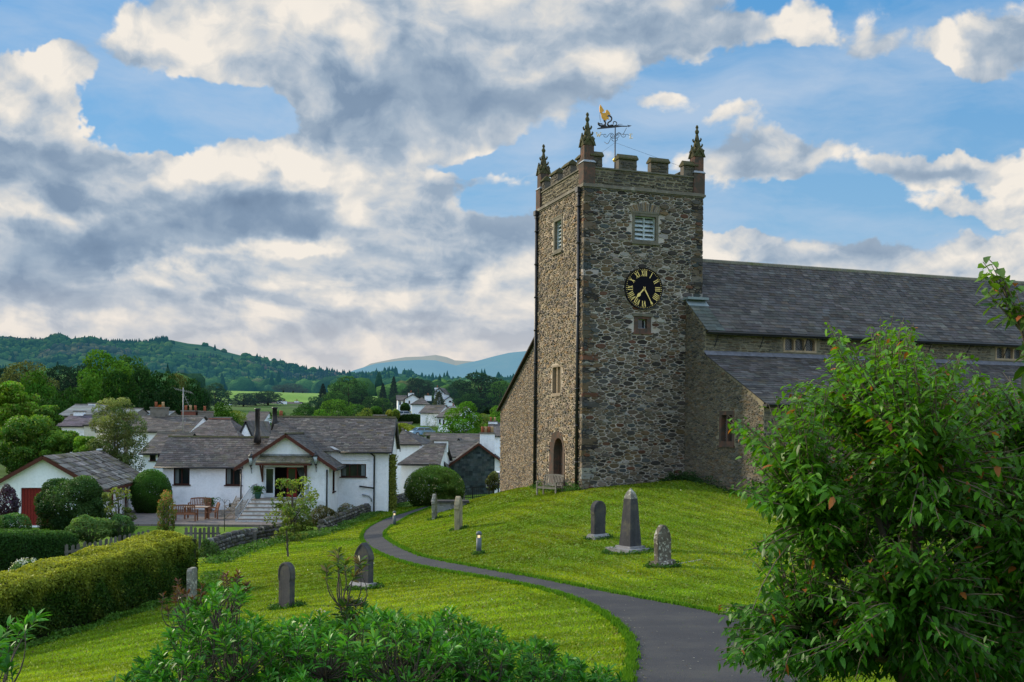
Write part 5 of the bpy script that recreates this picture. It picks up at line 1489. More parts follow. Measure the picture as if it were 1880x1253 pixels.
def chimney(parent, x, y, z0, w, d, hgt, pots, mat='white', potmat='pot'):
    g = G(); g.box(x - w / 2, x + w / 2, y - d / 2, y + d / 2, z0, z0 + hgt)
    c = g.build('chimney', M[mat], parent)
    g = G(); g.box(x - w / 2 - .06, x + w / 2 + .06, y - d / 2 - .06, y + d / 2 + .06, z0 + hgt, z0 + hgt + .12); g.build('chimney_cap', M['grit'], c)
    for k_ in range(pots):
        px_ = x + (k_ - (pots - 1) / 2) * w / max(pots, 1) * .85
        g = G(); g.lathe([(.15, 0), (.12, .35), (.14, .42), (.12, .5)], (px_, y, z0 + hgt + .12), 10); g.build('chimney_pot', M[potmat if k_ % 2 == 0 else 'pot_pale'], c)
    return c

def windowbox(parent, f, q, cols, mat='frame_dk', sill=True, dep=.12, curt=0):
    g = G(); m = .055; frame_rect(g, f, q, m, -dep, -.02)
    i = shrink(q, m)
    for k_ in range(1, cols):
        x = i[0] + (i[1] - i[0]) * k_ / cols; g.prism([(x - .035, i[2]), (x + .035, i[2]), (x + .035, i[3]), (x - .035, i[3])], f, -dep, -.03)
    if sill: g.prism([(q[0] - .08, q[2] - .07), (q[1] + .08, q[2] - .07), (q[1] + .08, q[2]), (q[0] - .08, q[2])], f, -.02, .08)
    wn = g.build('window', M[mat], parent, True)
    g = G(); g.prism([(i[0], i[2]), (i[1], i[2]), (i[1], i[3]), (i[0], i[3])], f, -dep - .02, -dep + .01); g.build('pane', M['glass'], wn, True)
    if curt:
        g = G()
        for (a, b) in ((i[0] + .02, i[0] + .26), (i[1] - .26, i[1] - .02))[:curt]:
            n_ = 6
            for k_ in range(n_):
                x0 = a + (b - a) * k_ / n_; x1 = a + (b - a) * (k_ + 1) / n_; dd = .012 * (k_ % 2)
                g.face([f(x0, i[2] + .02, -dep + .015 + dd), f(x1, i[2] + .02, -dep + .027 - dd), f(x1, i[3], -dep + .027 - dd), f(x0, i[3], -dep + .015 + dd)])
        g.build('curtain', M['curtain'], wn)
    return wn

def simple_house(name, label, Y, pl, pr, pbase, peave, pridge, depth=7.0, rz=0.0, axis='x', pal=None, wins=(), chims=(), wall='white', over=.25, group='houses of the village', rowh=.45, sw=.6, ridge='grit', gable_mat=None, sides=None, cat='house', hipl=0.0, hipr=0.0, winmat='frame_dk'):
    """pl, pr: pixel columns of the front wall; axis x: eaves face the viewer, axis y: the gable does"""
    p = at(pl, pbase, Y); z0 = p[2]; fr = Fr(p, rz)
    e = empty(name, p, rz, label, cat, group)
    w = fr.py(pr, pbase, 0)[0]; ze_ = fr.py(pl, peave, 0)[1]
    f = lambda u, z, d: (u, -d, z)
    pal = pal or SL_CT
    if axis == 'x':
        zr_ = fr.py((pl + pr) / 2, pridge, depth / 2)[1]
        g = G(); holes = []
        wq = []
        for (a, b, c, d) in wins: q0 = fr.py(a, b, 0); q1 = fr.py(c, d, 0); wq.append((q0[0], q1[0], q1[1], q0[1]))
        holes_wall(g, f, 0, w, -2.5, ze_, wq, .15)
        g.face([(0, 0, -2.5), (0, depth, -2.5), (0, depth, ze_), (0, depth / 2, ze_ + .01 if hipl else zr_), (0, 0, ze_)]); g.face([(w, 0, -2.5), (w, depth, -2.5), (w, depth, ze_), (w, depth / 2, ze_ + .01 if hipr else zr_), (w, 0, ze_)])
        g.face([(0, depth, -2.5), (w, depth, -2.5), (w, depth, ze_), (0, depth, ze_)])
        g.build('wall', M[wall], e, False)
        sl = (zr_ - ze_) / (depth / 2); o = over
        g = G()
        hl = hipl * depth / 2; hr = hipr * depth / 2
        slates(g, [(-o, -o, ze_ - sl * o + .06), (w + o, -o, ze_ - sl * o + .06), (w + o - hr, depth / 2, zr_ + .06), (-o + hl, depth / 2, zr_ + .06)], rowh=rowh, sw=sw, pal=pal)
        slates(g, [(w + o, depth + o, ze_ - sl * o + .06), (-o, depth + o, ze_ - sl * o + .06), (-o + hl, depth / 2, zr_ + .06), (w + o - hr, depth / 2, zr_ + .06)], rowh=rowh * 2, sw=sw * 2, pal=pal)
        if hr: slates(g, [(w + o, -o, ze_ - sl * o + .06), (w + o, depth + o, ze_ - sl * o + .06), (w + o - hr, depth / 2 + .01, zr_ + .06), (w + o - hr, depth / 2 - .01, zr_ + .06)], rowh=rowh, sw=sw, pal=pal)
        if hl: slates(g, [(-o, depth + o, ze_ - sl * o + .06), (-o, -o, ze_ - sl * o + .06), (-o + hl, depth / 2 - .01, zr_ + .06), (-o + hl, depth / 2 + .01, zr_ + .06)], rowh=rowh, sw=sw, pal=pal)
        rf = g.build('roof', M['slate_old'], e)
        g = G(); g.prism([(-.14, -.02), (-.1, .08), (.1, .08), (.14, -.02)], lambda a, b, d: (d, depth / 2 + a, zr_ + .06 + b), -o + hl, w + o - hr); g.build('ridge', M[ridge], rf, True)
        g = G(); g.box(-o, w + o, -o - .06, -o + .02, ze_ - sl * o - .06, ze_ - sl * o + .04); g.build('gutter', M['iron'], rf)
        yr = depth / 2
        def roofz(x, y): return zr_ - sl * abs(y - depth / 2)
    else:
        zr_ = fr.py((pl + pr) / 2, pridge, 0)[1]
        g = G(); wq = []
        for (a, b, c, d) in wins: q0 = fr.py(a, b, 0); q1 = fr.py(c, d, 0); wq.append((q0[0], q1[0], q1[1], q0[1]))
        low = [q for q in wq]
        holes_wall(g, f, 0, w, -2.5, ze_, low, .15)
        g.face([(0, 0, ze_), (w, 0, ze_), (w / 2, 0, zr_)])
        g.face([(0, 0, -2.5), (0, depth, -2.5), (0, depth, ze_), (0, 0, ze_)]); g.face([(w, 0, -2.5), (w, depth, -2.5), (w, depth, ze_), (w, 0, ze_)])
        g.face([(0, depth, -2.5), (w, depth, -2.5), (w, depth, ze_), (w / 2, depth, zr_), (0, depth, ze_)])
        g.build('wall', M[wall], e)
        sl = (zr_ - ze_) / (w / 2); o = over
        g = G()
        slates(g, [(-o, depth + o, ze_ - sl * o + .06), (-o, -o, ze_ - sl * o + .06), (w / 2, -o, zr_ + .06), (w / 2, depth + o, zr_ + .06)], rowh=rowh, sw=sw, pal=pal)
        slates(g, [(w + o, -o, ze_ - sl * o + .06), (w + o, depth + o, ze_ - sl * o + .06), (w / 2, depth + o, zr_ + .06), (w / 2, -o, zr_ + .06)], rowh=rowh, sw=sw, pal=pal)
        rf = g.build('roof', M['slate_old'], e)
        g = G()
        g.bar((-o, -o + .02, ze_ - sl * o - .04), (w / 2, -o + .02, zr_ - .04), .05, .16); g.bar((w + o, -o + .02, ze_ - sl * o - .04), (w / 2, -o + .02, zr_ - .04), .05, .16)
        g.build('bargeboard', M[gable_mat or 'iron'], rf)
    for q in wq: windowbox(e, f, q, 2 if q[1] - q[0] > .9 else 1, winmat, dep=.1)
    for (cpx, ctop, wd, pots, cm) in chims:
        if axis == 'x':
            cx_ = fr.py(cpx, ctop, depth / 2)[0]; ct = fr.py(cpx, ctop, depth / 2)[1]; chimney(e, cx_, depth / 2, zr_ - .8, wd, .7, max(.9, ct - zr_ + .8), pots, cm)
        else:
            cx_, ct = fr.py(cpx, ctop, 0); cx_ = min(max(cx_, wd / 2), w - wd / 2); chimney(e, cx_, .6, zr_ - sl * abs(cx_ - w / 2) - .5, wd, .7, max(.9, ct - (zr_ - sl * abs(cx_ - w / 2) - .5)), pots, cm)
    return e, fr

# ---------------- the long white cottage beside the churchyard
CO = (-16.5, 63.0, -5.65); cf = Fr(CO, R(2.75))
ct = empty('cottage', CO, R(2.75), 'long white rendered cottage with slate roofs, gabled garden porch and lower left wing', 'cottage')
fy = lambda y: (lambda u, z, d: (u, y - d, z))
PW = cf.py(604, 900, 0)[0]                          # width of the gabled porch
zpe = cf.py(604, 856, 0)[1] + .08                   # its eaves
apx = cf.py(526, 797, -.35); zpa = apx[1] - .1
YM = 4.4; XM0 = .7; XM1 = cf.py(713, 900, YM)[0]
zme = cf.py(650, 829, YM - .3)[1]; DM = 8.4
zmr = cf.py(620, 768, YM + DM / 2)[1]
YWG = 5.2; XW0 = cf.py(299, 900, YWG)[0]
zwe = cf.py(360, 857, YWG - .3)[1]; DW = 6.0; zwr = cf.py(400, 804, YWG + DW / 2)[1]
# doorway of the porch
dq = (cf.py(486, 860, 0)[0], cf.py(559, 860, 0)[0], cf.py(520, 914, 0)[1], cf.py(520, 858, 0)[1])
g = G(); holes_wall(g, fy(0), 0, PW, -1, zpe, [dq], .2); g.face([(0, 0, zpe), (PW, 0, zpe), (PW / 2 + .05, 0, zpa)])
sw_q0 = cf.px(610, 856, PW); sw_q1 = cf.px(615, 892, PW)
sideq = (1.7, 2.9, dq[2] + .25, dq[2] + 2.0)
fPs = lambda u, z, d: (PW + d, u, z)
holes_wall(g, fPs, 0, YM, -1, zpe, [sideq], .15); g.face([(0, 0, -1), (0, YWG, -1), (0, YWG, zpe), (0, 0, zpe)])
g.build('porch_wall', M['white'], ct)
windowbox(ct, fPs, sideq, 1)
# glazed door leaf, dark room, red curtain-like uprights
g = G(); g.box(dq[0], dq[1], .9, .95, dq[2], dq[3]); g.box(dq[0] - .01, dq[0], .2, .9, dq[2], dq[3]); g.box(dq[1], dq[1] + .01, .2, .9, dq[2], dq[3]); g.box(dq[0], dq[1], .2, .9, dq[3], dq[3] + .01)
dor = g.build('doorway', M['dark'], ct)
def leaf(x0, x1, y, mat, name, lab=None):
    g = G(); frame_rect(g, fy(y), (x0, x1, dq[2] + .02, dq[3] - .02), .09, -.03, .03); g.prism([(x0 + .09, dq[2] + .1), (x1 - .09, dq[2] + .1), (x1 - .09, dq[2] + .28), (x0 + .09, dq[2] + .28)], fy(y), -.03, .03)
    l = g.build(name, M[mat], ct, True)
    if lab: l['label'] = lab
    g = G(); g.prism([(x0 + .09, dq[2] + .28), (x1 - .09, dq[2] + .28), (x1 - .09, dq[3] - .11), (x0 + .09, dq[3] - .11)], fy(y), -.01, .01); g.build('pane', M['glass'], l, True)
    return l
wl = dq[1] - dq[0]
leaf(dq[0] + .02, dq[0] + wl * .26, -.08, 'whitepaint', 'door', 'white glazed door standing open')
leaf(dq[0] + wl * .55, dq[0] + wl * .80, .14, 'reddoor', 'door', 'red glazed door leaf')
g = G()
for k_ in range(7):
    x0 = dq[1] - .62 + k_ * .085; g.bar((x0 + .1, .35, dq[3] - .05), (dq[1] - .1 + k_ * .01, .35, dq[2] + .7), .07, .03)
g.build('curtain', M['curtain'], ct)
# porch roof
g = G(); o = .38; slp = (zpa - zpe) / (PW / 2)
zo = zpe - slp * .45
for side in (0, 1):
    yb = YM + 3.2
    if side == 0: P = [(-.45, YWG - .1, zo + .08), (-.45, -o, zo + .08), (PW / 2, -o, zpa + .1), (PW / 2, yb, zpa + .1)]
    else: P = [(PW + .45, -o, zo + .08), (PW + .45, YM + .0, zo + .08), (PW / 2, yb, zpa + .1), (PW / 2, -o, zpa + .1)]
    slates(g, P, rowh=.24, sw=.3, pal=SL_CT)
pr_ = g.build('porch_roof', M['slate_old'], ct)
g = G(); g.bar((-.47, -o, zo - .02), (PW / 2, -o, zpa), .05, .20); g.bar((PW + .47, -o, zo - .02), (PW / 2, -o, zpa), .05, .20); g.build('bargeboard', M['barge'], pr_)
g = G(); g.prism([(-.12, 0), (0, .09), (.12, 0)], lambda a, b, d: (PW / 2 + a, d, zpa + .09 + b), -o - .03, YM + 2.8); g.build('ridge', M['mossy'], pr_, True)
g = G(); g.tube([(PW + .5, -o, zo), (PW + .5, YM, zo)], .06, 6); g.tube([(-.5, -o, zo), (-.5, YWG, zo)], .06, 6); g.build('gutter', M['iron'], pr_)
g = G(); g.face([(PW - .2 + .02, YM - .3, zme + .1), (PW + .1, YM - .3, zme + .1), (PW / 2 + .14, YM + 3.1, zpa + .18), (PW / 2 - .0, YM + 3.1, zpa + .18)]); g.build('valley_flashing', M['lead'], pr_)
# canopy over the door
zc = cf.py(520, 852, -.9)[1]; zc2 = cf.py(520, 837, 0)[1]
cx0, cx1 = cf.py(469, 850, -.9)[0], cf.py(569, 850, -.9)[0]
g = G(); slates(g, [(cx0, -.95, zc + .07), (cx1, -.95, zc + .07), (cx1 + .12, .0, zc2), (cx0 + .12, .0, zc2)], rowh=.22, sw=.24, pal=[(.5, (.12, .12, .07)), (.5, (.15, .145, .11))])
g.box(cx0 + .1, cx1, -.01, .02, zc2, zc2 + .1, (.3, .36, .42)); cn = g.build('door_canopy', M['slate_old'], ct)
g = G(); g.box(cx0, cx1, -.93, -.85, zc - .10, zc + .03); g.box(cx0, cx0 + .08, -.85, 0, zc - .1, zc); g.box(cx1 - .08, cx1, -.85, 0, zc - .1, zc)
for x in (dq[0] - .12, dq[1] + .12): g.bar((x, -.05, zc - 1.0), (x, -.8, zc - .1), .09, .09); g.box(x - .045, x + .045, -.09, -.0, zc - 1.15, zc - .1)
g.build('canopy_frame', M['barge'], cn)
# main range
mw = [cf.py(626, 852, YM), cf.py(672, 876, YM)]; mq = (mw[0][0], mw[1][0], mw[1][1], mw[0][1])
g = G(); holes_wall(g, fy(YM), XM0, XM1, -1, zme, [mq], .15)
fMg = lambda u, z, d: (XM1 + d, YM + u, z)
g.face([fMg(0, -1, 0), fMg(DM, -1, 0), fMg(DM, zme, 0), fMg(DM / 2, zmr - .05, 0), fMg(0, zme, 0)])
g.face([(XM0, YM, -1), (XM0, YM + DM, -1), (XM0, YM + DM, zme), (XM0, YM + DM / 2, zmr - .05), (XM0, YM, zme)]); g.face([(XM0, YM + DM, -1), (XM1, YM + DM, -1), (XM1, YM + DM, zme), (XM0, YM + DM, zme)])
# buttress at the corner
g.prism([(0, -1), (1.6, -1), (0, 2.1)], lambda a, b, d: (XM1 + a * .0 + d, YM - .02 + a * .25, b), -.3, .0)
g.build('main_wall', M['white'], ct)
windowbox(ct, fy(YM), mq, 3, curt=2)
g = G(); slm = (zmr - zme) / (DM / 2); xa = XM0 - .2; xb = XM1 + .2
zlo = zme - slm * .0 + .04
slates(g, [(xa, YM - .32, zme - slm * .32 + .14), (xb, YM - .32, zme - slm * .32 + .14), (xb, YM + DM / 2, zmr + .05), (xa, YM + DM / 2, zmr + .05)], rowh=.23, sw=.32, pal=SL_CT)
slates(g, [(xb, YM + DM + .3, zme - slm * .3 + .14), (xa, YM + DM + .3, zme - slm * .3 + .14), (xa, YM + DM / 2, zmr + .05), (xb, YM + DM / 2, zmr + .05)], rowh=.5, sw=.6, pal=SL_CT)
mr_ = g.build('main_roof', M['slate_old'], ct)
g = G(); g.prism([(-.15, -.03), (0, .10), (.15, -.03)], lambda a, b, d: (d, YM + DM / 2 + a, zmr + .05 + b), xa, xb); g.build('ridge', M['mossy'], mr_, True)
g = G(); g.bar((xb + .03, YM - .32, zme - slm * .32 + .02), (xb + .03, YM + DM / 2, zmr - .06), .06, .2); g.bar((xb + .03, YM + DM + .3, zme - slm * .3 + .02), (xb + .03, YM + DM / 2, zmr - .06), .06, .2); g.build('bargeboard', M['iron'], mr_)
g = G(); g.tube([(PW + .2, YM - .38, zme - .08), (xb, YM - .38, zme - .08)], .065, 6); g.box(PW + .1, xb, YM - .32, YM, zme - .12, zme - .02); g.build('gutter', M['iron'], mr_)
# lintel strips and pipes
g = G(); g.box(mq[0] - .05, mq[1] + .2, YM - .05, YM - .002, mq[3] + .25, mq[3] + .30); g.build('drip_mould', M['white'], ct)
px_ = cf.py(687, 900, YM)[0]
pipe([(px_ - .25, YM - .38, zme - .1), (px_, YM - .12, zme - .3), (px_, YM - .10, zme - .5), (px_, YM - .10, -.3)], .055, ct, False)
pz = cf.py(660, 893, YM)
pipe([(pz[0], YM - .1, pz[1]), (px_, YM - .1, pz[1] - .12)], .05, ct, False)
q_ = cf.py(665, 908, YM); q2_ = cf.py(682, 921, YM)
g = G(); g.tube([(q_[0], YM - .08, q_[1]), (q_[0] + .4, YM - .08, q_[1] - .08), (q2_[0] - .15, YM - .08, q_[1] - .1), (q2_[0], YM - .08, q_[1] - .3), (q2_[0], YM - .08, q2_[1])], .05, 6); g.build('waste_pipe', M['lead'], ct)
pipe([(PW - .12, -.12, zo), (PW - .12, -.1, -.2)], .05, ct, False)
pipe([(-.1, -.12, zo), (-.1, -.1, -.2)], .05, ct, False)
# flues on the main roof
def flue(px, ptop, pbot, y, wd, name='flue'):
    x, zt = cf.py(px, ptop, y); zb = cf.py(px, pbot, y)[1]
    g = G(); g.lathe([(wd * 1.6, zb - .5), (wd * 1.3, zb + .1), (wd, zb + .35), (wd, zt - .12), (wd * 1.25, zt - .1), (wd * 1.25, zt)], (x, y, 0), 12); return g.build(name, M['iron'], ct)
flue(504.5, 748, 777, YM + 3.4, .16); flue(473, 750, 800, YM + 2.9, .17)
# left wing
wq1 = cf.py(319, 860, YWG), cf.py(348, 890, YWG); wq2 = cf.py(414, 860, YWG), cf.py(443, 891, YWG)
wqs = [(wq1[0][0], wq1[1][0], wq1[1][1], wq1[0][1]), (wq2[0][0], min(wq2[1][0], -.03), wq2[1][1], wq2[0][1])]
g = G(); holes_wall(g, fy(YWG), XW0, 0, -1, zwe, wqs, .15); holes_wall(g, lambda u, z, d: (XW0 - d, YWG + u, z), 0, DW, -1, zwe, []); g.face([(XW0, YWG, zwe), (XW0, YWG + DW, zwe), (XW0, YWG + DW / 2, zwr)])
g.build('wing_wall', M['white'], ct)
for q in wqs: windowbox(ct, fy(YWG), q, 2, curt=1)
slw = (zwr - zwe) / (DW / 2)
g = G(); xl = XW0 - .5; xr = cf.py(310, 804, YWG + DW / 2)[0]
slates(g, [(xl, YWG - .35, zwe - slw * .35 + .14), (XM0 + .2, YWG - .35, zwe - slw * .35 + .14), (XM0 + .2, YWG + DW / 2, zwr + .05), (xl + .0, YWG + DW / 2, zwr + .05)], rowh=.23, sw=.32, pal=SL_BR)
slates(g, [(XM0, YWG + DW + .3, zwe), (xl, YWG + DW + .3, zwe), (xl, YWG + DW / 2, zwr + .05), (XM0, YWG + DW / 2, zwr + .05)], rowh=.5, sw=.6, pal=SL_BR)
wr_ = g.build('wing_roof', M['slate_old'], ct)
g = G(); g.prism([(-.13, -.03), (0, .08), (.13, -.03)], lambda a, b, d: (d, YWG + DW / 2 + a, zwr + .05 + b), xl, XM0 + .1); g.build('ridge', M['mossy'], wr_, True)
g = G(); g.tube([(xl, YWG - .40, zwe - .08), (-.5, YWG - .40, zwe - .08)], .06, 6); g.box(xl, -.3, YWG - .35, YWG, zwe - .12, zwe - .02); g.build('gutter', M['iron'], wr_)
# wall lanterns
def lantern(x, y, z, parent, s=1.0):
    g = G(); g.bar((x, y, z - .25 * s), (x, y - .22 * s, z - .12 * s), .04 * s, .04 * s); g.bar((x, y, z - .45 * s), (x, y - .2 * s, z - .15 * s), .03, .03)
    g.lathe([(.05 * s, -.12 * s), (.08 * s, -.05 * s)], (x, y - .22 * s, z), 6); g.lathe([(.16 * s, .30 * s), (.11 * s, .40 * s), (.03 * s, .48 * s), (.02 * s, .56 * s)], (x, y - .22 * s, z), 6)
    l = g.build('wall_lantern', M['iron'], parent)
    g = G(); g.lathe([(.075 * s, -.05 * s), (.14 * s, .30 * s)], (x, y - .22 * s, z), 6); g.build('lamp_glass', surf('lantern_glass', (.35, .40, .40), .2, 3, .1, 20, .1, 0, attr=False, spec=.6), l)
a = cf.py(461, 852, -.2); lantern(a[0], -.01, a[1], ct, 1.3); a = cf.py(580, 850, -.2); lantern(a[0], -.01, a[1], ct, 1.3)
# garden steps with railings
M['step'] = surf('white_step', (.74, .73, .71), .9, 2, .25, 20, .25, .3, .01, attr=False, stain=(.34, .31, .27), stain_scale=2.5, stain_th=(.50, .68))
M['tread'] = surf('step_tread', (.24, .20, .17), .9, 3, .3, 20, .25, .3, .01, attr=False)
ztop = dq[2] - .02; ns = 6; xs0, xs1 = cf.py(462, 950, -3.6)[0], cf.py(517, 950, -3.6)[0]
g = G(); gt = G()
yst = -1.5
x0b, x1b = dq[0] - .5, dq[1] + .2
g.box(x0b, x1b + .2, yst, -.001, -.3, ztop - .05); gt.box(x0b - .03, x1b + .23, yst - .03, -.002, ztop - .049, ztop)
for k_ in range(ns - 1):
    zt = ztop * (ns - 1 - k_) / ns; y0 = yst - .36 * (k_ + 1)
    wdn = .10 * (k_ + 1)
    g.box(x0b - wdn, x1b - .9, y0, y0 + .36, -.3, zt - .05); gt.box(x0b - wdn - .03, x1b - .88, y0 - .03, y0 + .359, zt - .049, zt)
st = g.build('garden_steps', M['step'], ct); gt.build('treads', M['tread'], st)
M['railw'] = surf('grey_rail', (.28, .32, .36), .6, 4, .2, 30, .2, .1, .003, attr=False)
def rail(xa, ya, za, xb_, yb_, zb_, n_, hh=.85):
    g = G(); A = Vector((xa, ya, za)); B = Vector((xb_, yb_, zb_)); up = Vector((0, 0, hh))
    g.bar(A + up, B + up, .04, .04); g.bar(A + Vector((0, 0, .12)), B + Vector((0, 0, .12)), .03, .03)
    for k_ in range(n_ + 1):
        p = A.lerp(B, k_ / n_); g.bar(p, p + up, .02, .02)
    g.build('railing', M['railw'], ct)
rail(x0b + .05, yst, ztop, x0b - .45, yst - .36 * ns, 0, 16); rail(x0b + .05, -.05, ztop, x0b + .05, yst, ztop, 8)
rail(x1b + .1, yst, ztop, x1b + .1, -.1, ztop, 8); rail(x1b - .3, yst - 1.5, .3, x1b + .1, yst, ztop, 8)
# ivy column on the corner of the cottage is in the plants part

# patio and garden lawn
def sheet(name, pts, z, mat, label, th=.0, nx=24, ny=10):
    g = G(); g.face([(a, b, z) for a, b in pts]); 
    for i in range(len(pts)):
        a, b = pts[i], pts[(i + 1) % len(pts)]; g.face([(a[0], a[1], z - .4), (b[0], b[1], z - .4), (b[0], b[1], z), (a[0], a[1], z)])
    o = g.build(name, mat, None); meta(o, label, name, kind='structure'); return o
pvm, k, out = new_mat('patio_paving')
pos = k.n('ShaderNodeNewGeometry').outputs['Position']
bk = k.n('ShaderNodeTexBrick'); bk.inputs['Scale'].default_value = 1.0; bk.inputs['Brick Width'].default_value = .75; bk.inputs['Row Height'].default_value = .5; bk.inputs['Mortar Size'].default_value = .02
bk.inputs['Color1'].default_value = (.20, .155, .14, 1); bk.inputs['Color2'].default_value = (.13, .115, .115, 1); bk.inputs['Mortar'].default_value = (.06, .055, .045, 1)
k.l(pos, bk.inputs['Vector']); cc = k.mix(k.mr(k.noise(pos, 1.5, 5), .4, .7), bk.outputs['Color'], (.10, .09, .08))
b = k.n('ShaderNodeBsdfPrincipled'); k.l(cc, b.inputs['Base Color']); b.inputs['Roughness'].default_value = .85; k.l(b.outputs[0], out.inputs[0])
sheet('patio', [(-32, 57.4), (-13.5, 58.0), (-12.2, 63.5), (-16.6, 64.0), (-16.9, 69.0), (-24.5, 69.0), (-32, 71)], -5.60, pvm, 'brown flagstone patio in front of the cottage')

# ---------------- garage
GO = (at(-14, 900, 56.3)[0], 56.3, -5.65); gf = Fr(GO, R(9.3))
gr = empty('garage', GO, R(9.3), 'white gabled garage with a red door and mossy stone slate roof, far left', 'garage')
GW = 5.35; za = gf.py(73, 840, 0)[1]; zg = gf.py(160, 897, 0)[1] + .12; GD = 13.0
fq = lambda u, z, d: (u, -d, z)
rd = (gf.py(38, 930, 0)[0], gf.py(70, 930, 0)[0], .02, gf.py(50, 896, 0)[1])
g = G(); holes_wall(g, fq, 0, GW, -1, zg, [(rd[0], rd[1] + .55, rd[2], min(rd[3], zg - .02))], .2); g.face([(0, 0, zg), (GW, 0, zg), (GW / 2, 0, za)])
fqs = lambda u, z, d: (GW + d, u, z)
sh_ = [(3.6, 4.7, .9, 1.85), (8.0, 8.9, 0.02, 1.95), (10.2, 11.6, .9, 1.85)]
holes_wall(g, fqs, 0, GD, -1, zg, sh_, .15); g.face([(0, 0, -1), (0, GD, -1), (0, GD, zg), (0, 0, zg)]); g.face([(0, GD, -1), (GW, GD, -1), (GW, GD, zg), (GW / 2, GD, za), (0, GD, zg)])
g.build('wall', M['white'], gr)
for i_, q in enumerate(sh_):
    if i_ == 1:
        g = G()
        for k_ in range(6): y0 = q[0] + (q[1] - q[0]) * k_ / 6; g.box(GW - .14, GW - .08, y0 + .006, y0 + (q[1] - q[0]) / 6 - .006, q[2], q[3])
        g.build('side_door', M['reddoor'], gr)
    else: windowbox(gr, fqs, q, 2, 'reddoor')
g = G(); nb = 9; wd_ = rd[1] + .55 - rd[0]
for k_ in range(nb): x0 = rd[0] + wd_ * k_ / nb; g.box(x0 + .008, x0 + wd_ / nb - .008, .12, .16, .02, min(rd[3], zg - .02))
g.build('garage_door', M['reddoor'], gr)
g = G(); sg = (za - zg) / (GW / 2); o = .5; zgo = zg - sg * o
PGR = [(.34, (.15, .14, .125)), (.26, (.19, .18, .17)), (.2, (.095, .088, .08)), (.12, (.12, .115, .05)), (.08, (.26, .25, .235))]
slates(g, [(GW + o, -.3, zgo + .1), (GW + o, GD + .3, zgo + .1), (GW / 2, GD + .3, za + .1), (GW / 2, -.3, za + .1)], rowh=.42, sw=.42, pal=PGR, th=.045, jit=.02)
slates(g, [(-o, GD + .3, zgo + .1), (-o, -.3, zgo + .1), (GW / 2, -.3, za + .1), (GW / 2, GD + .3, za + .1)], rowh=.42, sw=.42, pal=PGR, th=.045, jit=.02)
g2 = g.build('roof', M['slate_old'], gr)
g = G(); g.bar((-o, -.32, zgo), (GW / 2, -.32, za), .05, .20); g.bar((GW + o, -.32, zgo), (GW / 2, -.32, za), .05, .20); g.box(GW + o - .04, GW + o, -.3, GD + .3, zgo - .10, zgo + .06); g.build('bargeboard', M['barge'], g2)
lp = gf.px(204, 900, GW); g = G(); 
g.box(GW + .0, GW + .16, 6.3, 6.42, 1.45, 1.75, jit=.0); g.bar((GW, 6.36, 1.2), (GW + .1, 6.36, 1.5), .03, .03); g.build('wall_lantern', M['iron'], gr)
g = G(); g.box(GW / 2 - .12, GW / 2 + .12, GD - .4, GD + .28, za + .1, za + .19); g.build('ridge_end', M['whitepaint'], g2)

# ---------------- houses behind the cottage and across the village
V = {}
V['a'] = simple_house('house', 'slate roofed house behind the cottage wing with a red ridge and white gable end', 84, 338, 438, 850, 806, 771, 7, 0, 'x', SL_BR, rowh=.3, sw=.4, ridge='ridge_red', hipr=.55, hipl=.35)
e_, f_ = V['a']
simple_house('house', 'small white gable peeping out at the right end of the red ridged roof', 86, 437, 464, 850, 803, 774, 8, 0, 'y', SL_CT, over=.05)
simple_house('house', 'long low mossy slate roof left of the cottage wing with a small white window wall', 80, 262, 322, 850, 832, 797, 8, 0, 'x', SL_CT, wins=((275, 833, 286, 846), (290, 833, 297, 846)), rowh=.3, sw=.4)
simple_house('house', 'grey slate terrace roof left of the television aerial', 96, 236, 345, 830, 792, 765, 9, 0, 'x', SL_CT, chims=((293, 750, 1.6, 2, 'grit'),), rowh=.35, sw=.5)
simple_house('house', 'grey slate roof carrying two tall chimney stacks behind the red ridged house', 100, 330, 398, 830, 790, 768, 9, 0, 'x', SL_BR, chims=((350, 756, 1.7, 3, 'brick'), (376, 757, 1.6, 1, 'grit')), rowh=.35, sw=.5)
simple_house('house', 'blue slate roofed building, leftmost of the village roofs', 118, 106, 170, 800, 764, 744, 9, R(-2), 'x', SL_BL, chims=((171, 742, .9, 0, 'white'),), wall='grit', rowh=.6, sw=2.5, over=.1)
simple_house('house', 'purple slate hung house with a small white chimney among the trees', 105, 107, 180, 802, 782, 763, 7, 0, 'x', [(.5, (.10, .085, .115)), (.5, (.075, .065, .09))], chims=((146, 757, 1.0, 0, 'white'),), rowh=.35, sw=.5)
simple_house('house', 'blue slate roof half hidden behind the tall birch', 120, 173, 236, 800, 768, 751, 9, 0, 'x', SL_BL, wall='grit', rowh=.6, sw=2.5, over=.1)
simple_house('house', 'long blue slate roof right of the tall birch', 124, 237, 300, 800, 769, 756, 8, 0, 'x', SL_BL, wall='grit', rowh=.6, sw=2.5, over=.1)
simple_house('outbuilding', 'small pale stone outbuilding between the trees on the left', 98, 154, 176, 815, 781, 777, 4, 0, 'x', SL_CT, wall='cream', over=.1, cat='outbuilding')
simple_house('house', 'white house with a swept slate roof just right of the cottage', 78, 736, 803, 915, 851, 812, 8, R(-3), 'x', SL_CT, rowh=.26, sw=.36, chims=((810, 812, 1.05, 0, 'white'),), hipl=.5)
simple_house('house', 'slate roof rising behind the swept roofed white house', 92, 727, 770, 880, 815, 789, 7, R(-8), 'x', SL_CT, rowh=.3, sw=.45, hipr=.8)
simple_house('house', 'narrow cream gable under a slate roof beside the white chimney', 82, 803, 816, 900, 852, 838, 6, 0, 'y', SL_CT, wall='cream')
